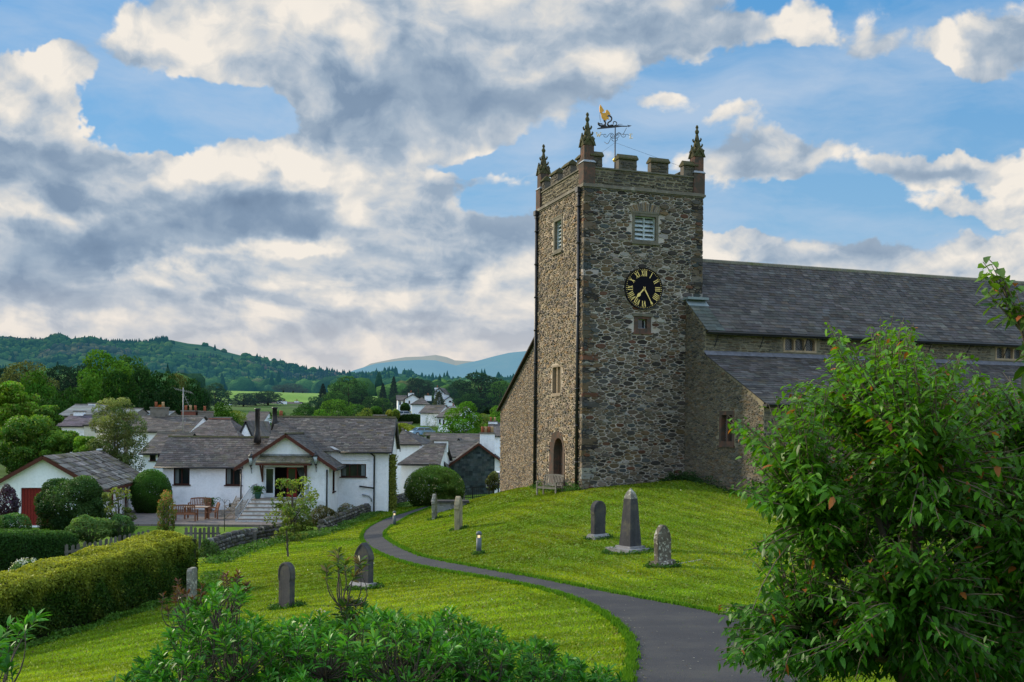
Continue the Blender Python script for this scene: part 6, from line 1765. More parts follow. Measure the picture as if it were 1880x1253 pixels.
hg, hgf = simple_house('house', 'dark slate hung gable house with a white chimney beside the church', 85, 822, 934, 900, 856, 815, 10, R(2), 'y', SL_CT, wall='white', rowh=.28, sw=.4, gable_mat='barge')
# slate hanging on its gable
g = G(); wv_ = hgf.py(934, 900, 0)[0]; zev = hgf.py(822, 856, 0)[1]; zrv = hgf.py(878, 815, 0)[1]
xw_ = hgf.py(908, 860, 0)[0]
z = -2.0; r_ = 0
while z < zrv - .25:
    x = (r_ % 2) * .16
    while x < xw_:
        x1 = min(x + random.uniform(.25, .38), xw_); zt = z + .24
        lim = zev + (zrv - zev) * (1 - abs((x + x1) / 2 - wv_ / 2) / (wv_ / 2))
        if zt < lim + .0 or (x + x1) / 2 > wv_ * .9 and zt < zev:
            d0 = random.uniform(.02, .035)
            g.faces([(x + .005, -d0 - .012, z), (x1 - .005, -d0 - .012, z), (x1 - .005, -d0 + .01, zt), (x + .005, -d0 + .01, zt), (x + .005, -.0, z), (x1 - .005, -.0, z)], [(0, 1, 2, 3), (4, 5, 1, 0)], pick([(.5, (.045, .065, .07)), (.3, (.065, .085, .09)), (.2, (.03, .045, .05))]))
        x = x1
    z += .2; r_ += 1
g.face([(0, -.012, -2.4), (xw_, -.012, -2.4), (xw_, -.012, zev + (zrv - zev) * (1 - (xw_ - wv_ / 2) / (wv_ / 2))), (wv_ / 2, -.012, zrv - .1), (0, -.012, zev)], (.03, .04, .045))
g.build('slate_hanging', M['slate'], hg)
cxq = hgf.py(881, 812, 2)[0]; cxr = hgf.py(908, 812, 2)[0]; ctq = hgf.py(890, 797, 2)[1]
chimney(hg, (cxq + cxr) / 2, 2, zev + .3, cxr - cxq, .9, ctq - zev - .3, 4, 'white')
simple_house('house', 'low slate roof between the swept roof and the slate hung gable', 102, 812, 882, 880, 838, 812, 8, 0, 'x', SL_CT, rowh=.35, sw=.5)
simple_house('house', 'far slate roof with a small white dormer gable right of the white chimney', 118, 790, 882, 860, 815, 798, 8, 0, 'x', SL_CT, rowh=.45, sw=.6)
simple_house('dormer', 'small white gable on the far slate roof', 117, 836, 848, 845, 815, 806, 3, 0, 'y', SL_CT, cat='gable')
simple_house('house', 'dark slate house tucked against the left edge of the church', 130, 898, 935, 850, 800, 778, 8, 0, 'x', SL_CT, rowh=.5, sw=.7, chims=((905, 775, 1.2, 2, 'white'),))
# distant white houses
D = dict(rowh=.8, sw=1.2, over=.3)
simple_house('house', 'white detached house with a gable and grey roof on the far slope', 250, 744, 771, 750, 732, 724, 9, R(8), 'y', SL_CT, wins=((750, 736, 753, 741),), chims=((755, 722, 1.4, 1, 'white'),), **D)
simple_house('house', 'white wing with slate roof left of the far gabled house', 251, 730, 746, 749, 735, 727, 8, R(8), 'x', SL_CT, wins=((733, 737, 736, 743), (740, 737, 743, 743)), **D)
simple_house('house', 'white hip roofed bungalow below the far gabled house', 235, 756, 787, 756, 742, 730, 9, R(6), 'x', SL_CT, chims=((786, 727, 1.6, 1, 'white'),), hipl=.6, hipr=.4, **D)
simple_house('house', 'tall white gabled house showing above the dark pine', 290, 797, 816, 735, 722, 712, 9, R(-8), 'y', SL_CT, chims=((802, 712, 1.6, 1, 'white'),), **D)
simple_house('house', 'small white gable at the top right of the far houses', 285, 816, 836, 742, 735, 728, 9, R(5), 'y', SL_CT, wins=((824, 736, 829, 739),), **D)
simple_house('house', 'grey roofed house half hidden in shrubs below the bungalow', 200, 772, 806, 770, 758, 745, 8, R(-14), 'x', SL_CT, **D)
simple_house('house', 'long dark roofed white house beside the big green tree', 190, 802, 836, 790, 766, 748, 12, R(-20), 'x', SL_CT, wins=((806, 770, 809, 778), (813, 771, 816, 779)), chims=((832, 747, 1.4, 1, 'white'),), **D)
simple_house('house', 'long white farmhouse with dark roof in front of the green field', 300, 467, 500, 756, 746, 738, 9, 0, 'x', SL_CT, wins=((470, 748, 473, 752), (480, 748, 483, 752)), **D)
simple_house('house', 'white gabled farmhouse front in the middle of the distant farm', 298, 500, 528, 760, 748, 738, 9, R(6), 'y', SL_CT, wins=((505, 750, 508, 755), (518, 750, 521, 755)), chims=((514, 736, 1.6, 1, 'white'), (522, 737, 1.3, 1, 'white')), **D)
simple_house('house', 'grey roofed right hand range of the distant farm', 302, 522, 548, 756, 747, 739, 9, 0, 'x', SL_CT, wins=((530, 748, 533, 752),), chims=((545, 737, 1.4, 1, 'white'),), **D)
simple_house('house', 'tiny white cottage with two chimneys between the trees on the left', 280, 401, 424, 759, 754, 747, 8, 0, 'y', SL_CT, chims=((399, 741, 1.6, 0, 'white'), (422, 742, 1.6, 0, 'white')), **D)
simple_house('house', 'purple grey roof right of the tiny white cottage', 180, 448, 482, 785, 774, 757, 9, 0, 'x', SL_BR, rowh=.5, sw=.7)
simple_house('house', 'low roof strip with white walls beyond the cottage ridge, right', 200, 716, 752, 790, 781, 776, 7, 0, 'x', SL_CT, wall='cream', **D)
simple_house('house', 'white walled building beside the car park behind the cottage', 160, 778, 816, 812, 800, 795, 8, 0, 'x', SL_CT, wins=((783, 801, 789, 806), (797, 801, 804, 807)), **D)

# chimneys rising behind the cottage ridge
def lone_stack(px, ptop, pbase, Y, w, mat, pots, label):
    p = at(px, pbase, Y); e = empty('chimney_stack', p, 0, label, 'chimney')
    hgt = at(px, ptop, Y)[2] - p[2]
    chimney(e, 0, 0, -1.5, w, w * .8, hgt + 1.5 - .5, pots, mat)
lone_stack(697.5, 753, 772, 84, .95, 'brick', 0, 'brick chimney stack rising behind the cottage ridge, right of centre')
lone_stack(516, 757, 770, 82, .75, 'brick', 1, 'short terracotta chimney rising behind the cottage ridge beside the black flue')

# television aerial
p = at(336, 765, 94); e = empty('television_aerial', p, 0, 'tall thin television aerial mast above the slate roofs', 'aerial')
M['alu'] = surf('aerial_metal', (.30, .30, .29), .5, 4, .2, 20, .2, 0, attr=False, metal=.5)
zt = at(336, 712, 94)[2] - p[2]
g = G(); g.tube([(0, 0, -2.5), (0, 0, zt)], .045, 6); g.build('mast', M['alu'], e)
g = G(); g.bar((-.75, 0, zt - .12), (.70, .3, zt - .45), .04, .04)
for k_ in range(9):
    q = Vector((-.75, 0, zt - .12)).lerp(Vector((.70, .3, zt - .45)), k_ / 8); g.bar(q + Vector((-.05, -.25, .12)), q + Vector((.05, .25, -.12)), .025, .025)
g.bar((.05, 0, zt - .6), (.45, .2, zt - 1.6), .03, .03)
for k_ in range(5):
    q = Vector((.05, 0, zt - .6)).lerp(Vector((.45, .2, zt - 1.6)), k_ / 4); g.bar(q + Vector((-.2, 0, -.05)), q + Vector((.2, 0, .05)), .02, .02)
g.build('antenna', M['alu'], e)

# ---------------- parked cars glimpsed by the church corner and in the village
def car(loc, rz, col, label, s=1.0):
    e = empty('parked_car', loc, rz, label, 'car'); e.scale = (s, s, s)
    paint = surf('car_paint', col, .3, 2, .03, 20, .02, 0, attr=False, spec=.6)
    g = G()
    sec = [(-2.1, .35, .62, .80), (-1.95, .28, .82, .84), (-1.1, .25, .92, .87), (1.2, .25, .95, .87), (1.95, .28, .85, .82), (2.1, .35, .65, .78)]
    for (x0, a0, b0, w0), (x1, a1, b1, w1) in zip(sec[:-1], sec[1:]):
        g.faces([(x0, -w0, a0), (x0, w0, a0), (x0, w0 * .96, b0), (x0, -w0 * .96, b0), (x1, -w1, a1), (x1, w1, a1), (x1, w1 * .96, b1), (x1, -w1 * .96, b1)], [(0, 1, 5, 4), (1, 2, 6, 5), (2, 3, 7, 6), (3, 0, 4, 7)])
    for i in (0, -1): x, a, b, w = sec[i]; g.face([(x, -w, a), (x, w, a), (x, w * .96, b), (x, -w * .96, b)])
    g.faces([(-.85, -.6, 1.42), (.75, -.6, 1.42), (.75, .6, 1.42), (-.85, .6, 1.42), (-1.0, -.64, 1.34), (.9, -.64, 1.34), (.9, .64, 1.34), (-1.0, .64, 1.34)], [(0, 1, 2, 3), (4, 5, 1, 0), (5, 6, 2, 1), (6, 7, 3, 2), (7, 4, 0, 3)])
    for sx in ((-1.55, -1.0), (1.5, .9), (-.1, -.05)):
        for sy in (-1, 1): g.bar((sx[0], sy * .82, .9), (sx[1], sy * .64, 1.36), .07, .06)
    g.build('body', paint, e, True)
    g = G(); g.faces([(-1.5, -.8, .9), (1.42, -.8, .9), (1.42, .8, .9), (-1.5, .8, .9), (-.98, -.62, 1.36), (.87, -.62, 1.36), (.87, .62, 1.36), (-.98, .62, 1.36)], [(0, 1, 5, 4), (1, 2, 6, 5), (2, 3, 7, 6), (3, 0, 4, 7)]); g.build('windows', M['glass'], e)
    for x in (-1.3, 1.3):
        for y in (-.82, .82):
            g = G(); g.tube([(x, y - .1, .32), (x, y + .1, .32)], .32, 14); w_ = g.build('wheel', M['iron'], e)
            g = G(); g.tube([(x, y - .115, .32), (x, y + .115, .32)], .19, 10); g.build('rim', M['alu'], w_)
    for y in (-.6, .6):
        g = G(); g.box(2.02, 2.12, y - .16, y + .16, .6, .74); g.build('headlight', M['whitepaint'], e)
    return e
car(at(931, 901, 75), R(-112), (.75, .76, .78), 'white car parked half behind the north west corner of the church')
for px, py, Y, rz, c, lb in ((741, 768, 205, 10, (.35, .36, .38), 'silver car parked in front of the clipped hedges on the far slope'), (776, 801, 165, 30, (.18, .30, .42), 'pale blue car in the village car park behind the cottage')):
    car(at(px, py, Y), R(rz), c, lb)

# ---------------- patio furniture
def pat(px, py, Y=None):
    a, b = ray(px, py); Y = -5.60 / b; return (a * Y, Y, -5.60)
q = pat(364, 953)
e = empty('patio_table', (q[0] - .1, q[1], -5.6), R(4), 'oiled teak garden table on the patio', 'table')
for x in (-.6, .6):
    for y in (-.38, .38): g = G(); g.box(x - .04, x + .04, y - .04, y + .04, 0, .70); g.build('leg', M['teak'], e)
g = G()
for k_ in range(8): g.box(-.72 , .72, -.48 + k_ * .12, -.48 + k_ * .12 + .11, .702, .735)
g.build('tabletop', surf('pale_teak', (.34, .25, .19), .8, 4, .25, 30, .2, .2, .004, attr=False), e)
q = pat(336, 957); bench((q[0] + .1, q[1] + .35, -5.6), R(180 + 2), 1.25, 'teak bench with its back to the camera in front of the patio table', M['teak'], name='patio_bench', group='teak seats round the patio table')
q = pat(358, 945); bench((q[0], q[1] + .75, -5.6), R(4), 1.25, 'teak bench facing the camera behind the patio table', M['teak'], name='patio_bench', group='teak seats round the patio table')
q = pat(383, 953); bench((q[0] - .05, q[1] + .0, -5.6), R(-62), .62, 'teak armchair at the right end of the patio table', M['teak'], 'armchair', 'patio_armchair', group='teak seats round the patio table')
q = pat(432, 937); bench((q[0] - .2, q[1] + .1, -5.6), R(-58), 1.5, 'grey wooden bench against the porch wall beside the loungers', M['bench'], name='garden_bench', hb=1.0)
def lounger(px, py, rz, label):
    q = pat(px, py); e = empty('garden_lounger', q, R(rz), label, 'lounger', 'slatted loungers beside the steps')
    g = G()
    for k_ in range(9): y = .1 + k_ * .095; g.box(-.28, .28, y, y + .07, .30 + .02 * math.sin(k_), .325 + .02 * math.sin(k_))
    g.build('seat', M['bench'], e)
    g = G()
    for k_ in range(8): t = k_ / 8; g.bar((-.28, -.05 - .55 * t, .36 + .72 * t), (.28, -.05 - .55 * t, .36 + .72 * t), .06, .02, up=(0, 1, 1))
    for sx in (-1, 1): g.bar((sx * .27, 0, .3), (sx * .27, -.62, 1.12), .05, .035)
    g.build('backrest', M['bench'], e)
    g = G()
    for k_ in range(6): g.bar((-.26, 1.0 + .07 * k_, .30 - .03 * k_), (.26, 1.0 + .07 * k_, .30 - .03 * k_), .05, .02)
    g.build('footrest', M['bench'], e)
    for sx in (-1, 1):
        g = G(); g.bar((sx * .27, .75, .0), (sx * .27, -.1, .56), .045, .03); g.build('leg', M['bench'], e)
        g = G(); g.bar((sx * .27, -.35, .0), (sx * .27, .5, .56), .045, .03); g.build('leg', M['bench'], e)
        g = G(); g.box(sx * .30 - .03, sx * .30 + .03, -.3, .5, .56, .59); g.build('armrest', M['bench'], e)
lounger(436, 951, 150, 'grey slatted lounger, nearer of the two on the patio')
lounger(428, 945, 155, 'grey slatted lounger standing behind the other one')
# potted plants
def pot(loc, label, s=1.0, mat='pot_green'):
    e = empty('potted_plant', loc, 0, label, 'potted plant')
    g = G(); g.lathe([(.12 * s, 0), (.19 * s, .30 * s), (.20 * s, .36 * s), (.17 * s, .36 * s), (.16 * s, .30 * s)], n=14); g.build('pot', M[mat], e); return e
M['pot_green'] = surf('green_glaze', (.03, .13, .11), .4, 3, .2, 20, .1, .1, .004, attr=False, spec=.5)
cs_, sn_ = math.cos(R(2.75)), math.sin(R(2.75))
def cw_(x, y, z): return (CO[0] + x * cs_ - y * sn_, CO[1] + x * sn_ + y * cs_, CO[2] + z)
POT1 = pot(cw_(dq[0] - .22, -.95, ztop), 'fern in a green glazed pot on top of the garden steps', 1.2)
q = pat(381, 940); POT2 = pot((q[0], q[1] + .4, -5.6), 'leafy plant in a dark pot behind the teak armchair', 1.3, 'grit')
# bird feeder
q = pat(412, 962); p = (at(412, 985, 55.5)[0], 55.5, -5.75)
e = empty('bird_feeder', p, 0, 'thin black bird feeder pole with curled arms on the garden lawn', 'bird feeder')
g = G(); g.tube([(0, 0, 0), (0, 0, 1.75)], .02, 6); g.build('pole', M['iron'], e)
g = G()
for sx in (-1, 1): g.tube([(0, 0, 1.5), (sx * .12, 0, 1.72), (sx * .26, 0, 1.70), (sx * .28, 0, 1.58)], .014, 5)
g.build('arms', M['iron'], e); g = G(); g.lathe([(.05, 0), (.06, .2), (.03, .24)], (.28, 0, 1.32), 8); g.build('feeder', M['iron'], e)

# ---------------- drystone wall, picket fences
def drystone(label, pts, hgt, th=.45):
    p0 = pts[0]; e = empty('drystone_wall', p0, 0, label, 'stone wall')
    L = Vector(p0); core = G((.10, .09, .08)); g = G(); cap = G()
    P = [Vector(p) for p in pts]; seg = []
    for a, b in zip(P[:-1], P[1:]):
        d = (b - a); l = d.length; n = max(1, int(l / .28)); dn = Vector((d.x, d.y, 0)).normalized(); pr = Vector((-dn.y, dn.x, 0))
        core.faces([tuple(a - L - pr * th * .35 + Vector((0, 0, -.3))), tuple(b - L - pr * th * .35 + Vector((0, 0, -.3))), tuple(b - L + pr * th * .35 + Vector((0, 0, -.3))), tuple(a - L + pr * th * .35 + Vector((0, 0, -.3))),
                    tuple(a - L - pr * th * .3 + Vector((0, 0, hgt * .85))), tuple(b - L - pr * th * .3 + Vector((0, 0, hgt * .85))), tuple(b - L + pr * th * .3 + Vector((0, 0, hgt * .85))), tuple(a - L + pr * th * .3 + Vector((0, 0, hgt * .85)))],
                   [(0, 1, 5, 4), (2, 3, 7, 6), (4, 5, 6, 7), (0, 4, 7, 3), (1, 2, 6, 5)])
        rows = max(2, int(hgt * .85 / .13))
        def rock(gg, c, sx, sy, sz, col):
            n0 = 7; ring = []
            pts_ = []
            for lev, (zz, rr) in enumerate(((-1, .75), (-.3, 1.0), (.5, .95), (1, .6))):
                for k_ in range(n0):
                    t = 2 * math.pi * k_ / n0 + random.uniform(-.2, .2); r = rr * random.uniform(.8, 1.08)
                    pts_.append(tuple(c + dn * (math.cos(t) * sx * r) + pr * (math.sin(t) * sy * r) + Vector((0, 0, zz * sz * random.uniform(.85, 1.1)))))
            fs = [(l_ * n0 + k_, l_ * n0 + (k_ + 1) % n0, (l_ + 1) * n0 + (k_ + 1) % n0, (l_ + 1) * n0 + k_) for l_ in range(3) for k_ in range(n0)] + [tuple(range(3 * n0, 4 * n0))]
            gg.faces(pts_, fs, col)
        for r_ in range(rows):
            x = random.uniform(0, .2)
            while x < l:
                w = random.uniform(.12, .28)
                for sd in (-1, 1):
                    c = a - L + d.normalized() * x + pr * sd * th * .32 + Vector((0, 0, (r_ + .5) * hgt * .85 / rows)); rock(g, c, w * .62, .13, .07, pick(DS))
                x += w
        x = 0
        while x < l:
            w = random.uniform(.10, .22); c = a - L + d.normalized() * x + Vector((0, 0, hgt * .88 + random.uniform(0, .05))); rock(cap, c, w * .55, th * .42, random.uniform(.08, .13), pick(DS)); x += w * .9
    core.build('core', M['grit'], e); g.build('stones', M['stone'], e); cap.build('coping_stones', M['stone'], e)
DS = [(.35, (.095, .088, .078)), (.3, (.06, .055, .05)), (.15, (.15, .14, .125)), (.12, (.08, .08, .04)), (.08, (.26, .25, .22))]
drystone('rough grey drystone wall curving along the lower lawn edge to the cottage garden', [gnd(*q)[0] for q in [(384, 1018, 45), (420, 1004, 46.5), (455, 996, 48), (490, 990, 49.5), (522, 986, 51)]], .60)
drystone('mossy drystone wall running up beside the path below the cottage', [gnd(*q)[0] for q in [(590, 975, 54), (625, 962, 59), (665, 945, 64), (700, 932, 69), (738, 922, 74), (760, 915, 78)]], .55)
def pickets(label, pts, hgt, step=.16, w=.10):
    L = Vector(pts[0]); e = empty('picket_fence', pts[0], 0, label, 'fence')
    P = [Vector(p) for p in pts]; g = G(); gr_ = G()
    for a, b in zip(P[:-1], P[1:]):
        l = (b - a).length; n = int(l / step); dn = (b - a).normalized()
        gr_.bar(a - L + Vector((0, .04, hgt * .72)), b - L + Vector((0, .04, hgt * .72)), .04, .08); gr_.bar(a - L + Vector((0, .04, hgt * .25)), b - L + Vector((0, .04, hgt * .25)), .04, .08)
        for k_ in range(n):
            c = a.lerp(b, (k_ + .5) / n) - L; hh = hgt + random.uniform(-.04, .05)
            g = G(); t = dn * w / 2; u = Vector((0, 0, 1)); f2 = Vector((0, -.02, 0)); ln = Vector((random.uniform(-.03, .03), 0, 0))
            tint = random.uniform(.7, 1.25)
            pp_ = [c - t - u * .2, c + t - u * .2, c + t + u * hh * .96 + ln, c + ln + u * hh * 1.0, c - t + u * hh * .95 + ln]
            g.faces([tuple(q) for q in pp_] + [tuple(q + f2) for q in pp_], [(0, 1, 2, 3, 4), (9, 8, 7, 6, 5), (0, 4, 9, 5), (1, 6, 7, 2), (2, 7, 8, 3), (3, 8, 9, 4)], (tint, tint, tint))
            g.build('picket', M['pick'], e)
    gr_.build('rail', M['pick'], e)
M['pick'] = surf('weathered_paling', (.115, .105, .092), .9, 4, .3, 30, .4, .4, .006, streak=.5)
pickets('weathered wooden picket fence behind the yellow green hedge', [(at(118, 1020, 40)[0], 40, -5.75), (at(190, 1006, 42)[0], 42, -5.72), (at(275, 985, 44.5)[0], 44.5, -5.55)], 1.02, .27, .17)
pickets('short run of wooden paling fence at the far end of the hedge', [(at(338, 990, 47)[0], 47, -5.72), (at(404, 990, 47)[0], 47, -5.72)], 1.05, .2, .13)
e = empty('post_and_rail', (at(466, 995, 50)[0], 50, -5.75), 0, 'wooden gate post and low rail beside the end of the stone wall', 'rail fence')
g = G(); g.box(-.13, .13, -.1, .1, -.1, .62, (1, 1, 1), .03); g.build('post', M['pick'], e)
g = G(); g.bar((-.1, 0, .25), (at(404, 995, 50)[0] - at(466, 995, 50)[0], -1.0, .22), .06, .12); g.build('rail', M['pick'], e)
# ------------------------------------------------------------------ foliage helpers
RNG = np.random.default_rng(11)
def unit(v): return v / np.maximum(np.linalg.norm(v, axis=-1, keepdims=True), 1e-9)
def leaf_cloud(name, P, Nn, L, Wd, cols, mat, parent=None, jitter=.9, droop=.0, shape='quad', D=None):
    n = len(P); r = RNG
    Nn = unit(Nn + r.normal(size=(n, 3)) * jitter)
    if D is None:
        D = r.normal(size=(n, 3)); D -= (D * Nn).sum(1)[:, None] * Nn; D = unit(D)
    D = unit(D + np.array([0, 0, -droop]))
    S = unit(np.cross(Nn, D)); Nn = np.cross(D, S)
    L = np.broadcast_to(np.asarray(L, float), (n,))[:, None] * (.7 + .6 * r.random((n, 1))); W_ = L * Wd
    if shape == 'quad':
        V = np.stack([P - D * L * .5, P + S * W_ * .5 + Nn * L * .08, P + D * L * .5, P - S * W_ * .5 + Nn * L * .08], 1).reshape(-1, 3)
        FQ = np.arange(n * 4).reshape(-1, 4); k_ = 4
    else:
        tip = P + D * L + np.array([0, 0, -.18]) * L
        m1 = P + D * L * .35; m2 = P + D * L * .72 + np.array([0, 0, -.06]) * L
        V = np.stack([P, m1 + S * W_ * .5 + Nn * W_ * .18, m2 + S * W_ * .38 + Nn * W_ * .12, tip, m2 - S * W_ * .38 + Nn * W_ * .12, m1 - S * W_ * .5 + Nn * W_ * .18, m1 * .5 + m2 * .5], 1).reshape(-1, 3)
        b = np.arange(n)[:, None] * 7
        FQ = np.concatenate([b + np.array([[0, 1, 2, 6]]), b + np.array([[6, 2, 3, 4]]), b + np.array([[0, 6, 4, 5]])], 0); k_ = 7
    return np_mesh(name, V, FQ, np.repeat(cols, k_, axis=0), mat, parent)
def snoise(P, s, seed=0):
    a = P * s + seed * 7.3
    return (np.sin(a[:, 0] * 1.7 + 2.1 * np.sin(a[:, 1] * 1.1 + a[:, 2] * .7)) + np.sin(a[:, 1] * 1.9 + 1.7 * np.sin(a[:, 2] * 1.3 + a[:, 0] * .6)) + np.sin(a[:, 2] * 2.3 + 1.9 * np.sin(a[:, 0] * .9 + a[:, 1] * 1.2))) / 3
def lobes_cloud(lobes, n, rmin=.72, thr=-.55, ns=1.6, seed=0):
    """points near the outside of a union of ellipsoids"""
    Lb = np.array(lobes, float); w = (Lb[:, 3] * Lb[:, 4] + Lb[:, 4] * Lb[:, 5] + Lb[:, 3] * Lb[:, 5]); w /= w.sum()
    i = RNG.choice(len(Lb), n, p=w); d = unit(RNG.normal(size=(n, 3)))
    rr = rmin + (1.06 - rmin) * RNG.random((n, 1)) ** .7
    c = Lb[i, :3]; R_ = Lb[i, 3:6]; P = c + d * R_ * rr; Nn = unit(d / R_)
    keep = np.ones(n, bool)
    for j in range(len(Lb)):
        q = ((P - Lb[j, :3]) / Lb[j, 3:6]); q = (q * q).sum(1)
        keep &= ~((q < .42) & (i != j))
    keep &= snoise(P, ns, seed) > thr
    return P[keep], Nn[keep], i[keep]
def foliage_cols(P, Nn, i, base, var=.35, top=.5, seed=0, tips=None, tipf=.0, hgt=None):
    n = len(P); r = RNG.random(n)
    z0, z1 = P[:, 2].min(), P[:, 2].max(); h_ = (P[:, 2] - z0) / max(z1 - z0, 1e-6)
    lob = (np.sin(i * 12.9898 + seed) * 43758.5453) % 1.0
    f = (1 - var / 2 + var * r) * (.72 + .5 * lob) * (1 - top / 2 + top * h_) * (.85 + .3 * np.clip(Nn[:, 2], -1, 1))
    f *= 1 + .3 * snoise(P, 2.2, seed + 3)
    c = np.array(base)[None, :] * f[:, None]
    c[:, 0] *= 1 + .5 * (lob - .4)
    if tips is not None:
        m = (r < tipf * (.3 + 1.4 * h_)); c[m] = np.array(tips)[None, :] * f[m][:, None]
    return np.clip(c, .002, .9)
LM = leaf_mat('foliage', .30, .18, .6); LMO = leaf_mat('tree_foliage', .18, .05, .8, True); LMG = leaf_mat('glossy_foliage', .34, .28, .45)
BARK = surf('bark', (.085, .070, .055), .95, 4, .35, 25, .4, .7, .02, attr=False, streak=.4)
BARKG = surf('pale_twig', (.15, .12, .085), .9, 5, .3, 30, .3, .4, .005, attr=False)

# ------------------------------------------------------------------ trees (unit: about 1 wide, 1.15 tall, base at 0)
def proto_broad(seed, dense=1.0, nleaf=11000, ls=.036, airy=0.0, tall=1.0):
    r = np.random.default_rng(seed); lobes = []
    for k_ in range(26):
        a = r.random() * 6.28; t = r.random(); z = .30 + .72 * t; R_ = .40 * math.sin(math.pi * min(.98, .22 + t * .72)) ** .7
        rad = R_ * r.uniform(.25, .95); s_ = r.uniform(.11, .20)
        lobes.append((math.cos(a) * rad, math.sin(a) * rad, z * tall, s_, s_, s_ * .82))
    for k_ in range(8):
        a = r.random() * 6.28; lobes.append((math.cos(a) * .24, math.sin(a) * .24, r.uniform(.22, .55) * tall, .17, .17, .16))
    lobes.append((0, 0, .62 * tall, .30, .30, .34 * tall)); lobes.append((0, 0, .95 * tall, .16, .16, .14))
    P, Nn, i = lobes_cloud(lobes, nleaf, .70, -.5 + airy, 9.0, seed)
    root = bpy.data.objects.new('tree', None)
    C = foliage_cols(P, Nn, i, (.9, 1.0, .9), .45, .55, seed)
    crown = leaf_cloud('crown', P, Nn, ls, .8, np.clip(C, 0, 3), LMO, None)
    g = G(); g.tube([(0, 0, -.05), (.01, 0, .25), (-.01, .01, .5), (0, 0, .8)], [.035, .026, .018, .006], 7)
    for k_ in range(7):
        a = r.random() * 6.28; z = r.uniform(.2, .55); l = r.uniform(.2, .33); g.tube([(0, 0, z), (math.cos(a) * l * .5, math.sin(a) * l * .5, z + .12), (math.cos(a) * l, math.sin(a) * l, z + .26)], [.014, .009, .003], 5)
    tr = g.build('trunk', BARK, None)
    return crown, tr
def proto_conifer(seed, w=.30):
    r = np.random.default_rng(seed); n = 6000
    z = r.random(n) ** 1.25; a = r.random(n) * 6.28; layer = .82 + .18 * np.sin(z * 60 + a * 2)
    rad = w * (1 - z) ** .8 * (.55 + .5 * r.random(n)) * layer + .01
    P = np.stack([np.cos(a) * rad, np.sin(a) * rad, z * 1.0 + .04], 1); Nn = np.stack([np.cos(a), np.sin(a), np.full(n, .5)], 1)
    C = foliage_cols(P, Nn, (a * 3).astype(int), (.9, 1.0, .9), .4, .4, seed)
    D = np.stack([np.cos(a), np.sin(a), np.full(n, -.35)], 1)
    crown = leaf_cloud('crown', P, Nn, .045, .45, C, LMO, None, D=D)
    g = G(); g.tube([(0, 0, -.05), (0, 0, .9)], [.025, .004], 6); return crown, g.build('trunk', BARK, None)
PROT = {}
def get_proto(kind):
    if kind not in PROT:
        if kind[0] == 'b': PROT[kind] = proto_broad(int(kind[1:]))
        elif kind[0] == 'd': PROT[kind] = proto_broad(int(kind[1:]) + 50, nleaf=15000, ls=.030)
        elif kind[0] == 'a': PROT[kind] = proto_broad(int(kind[1:]) + 90, nleaf=15000, ls=.013, airy=.30, tall=1.25)
        else: PROT[kind] = proto_conifer(int(kind[1:]))
        for o in PROT[kind]: COL.objects.unlink(o)
    return PROT[kind]
GREENS = {'bright': (.115, .25, .018), 'mid': (.060, .15, .016), 'dark': (.026, .078, .013), 'deep': (.016, .048, .014), 'olive': (.12, .14, .03), 'yellow': (.20, .26, .035), 'blue': (.040, .105, .045), 'rust': (.30, .085, .02), 'grey': (.13, .19, .055)}
def tree(kind, px, ptop, pwid, Y, col, label, name='tree', group=None, pbase=None, wz=1.0, cat='tree'):
    a, b = ray(px, ptop); x, y = a * Y, Y; z0 = hz(x, y); top = b * Y
    w = pwid / F * Y
    ht = top - z0
    cr, tk = get_proto(kind)
    e = empty(name, (x, y, z0 - .1), random.uniform(0, 6.28), label, cat, group)
    zs = ht / (1.12 if kind[0] in 'bd' else (1.36 if kind[0] == 'a' else 1.04)); 
    # keep crowns low enough to look natural: a tall thin tree gets a tall crown
    ws = w / (.66 if kind[0] in 'bda' else .50)
    e.scale = (ws, ws, zs)
    base = GREENS[col]; j = random.uniform(.85, 1.15)
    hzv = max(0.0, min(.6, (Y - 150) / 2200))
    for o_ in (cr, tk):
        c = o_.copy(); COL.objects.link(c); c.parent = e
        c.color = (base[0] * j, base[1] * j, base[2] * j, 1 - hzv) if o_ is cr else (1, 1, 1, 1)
    return e
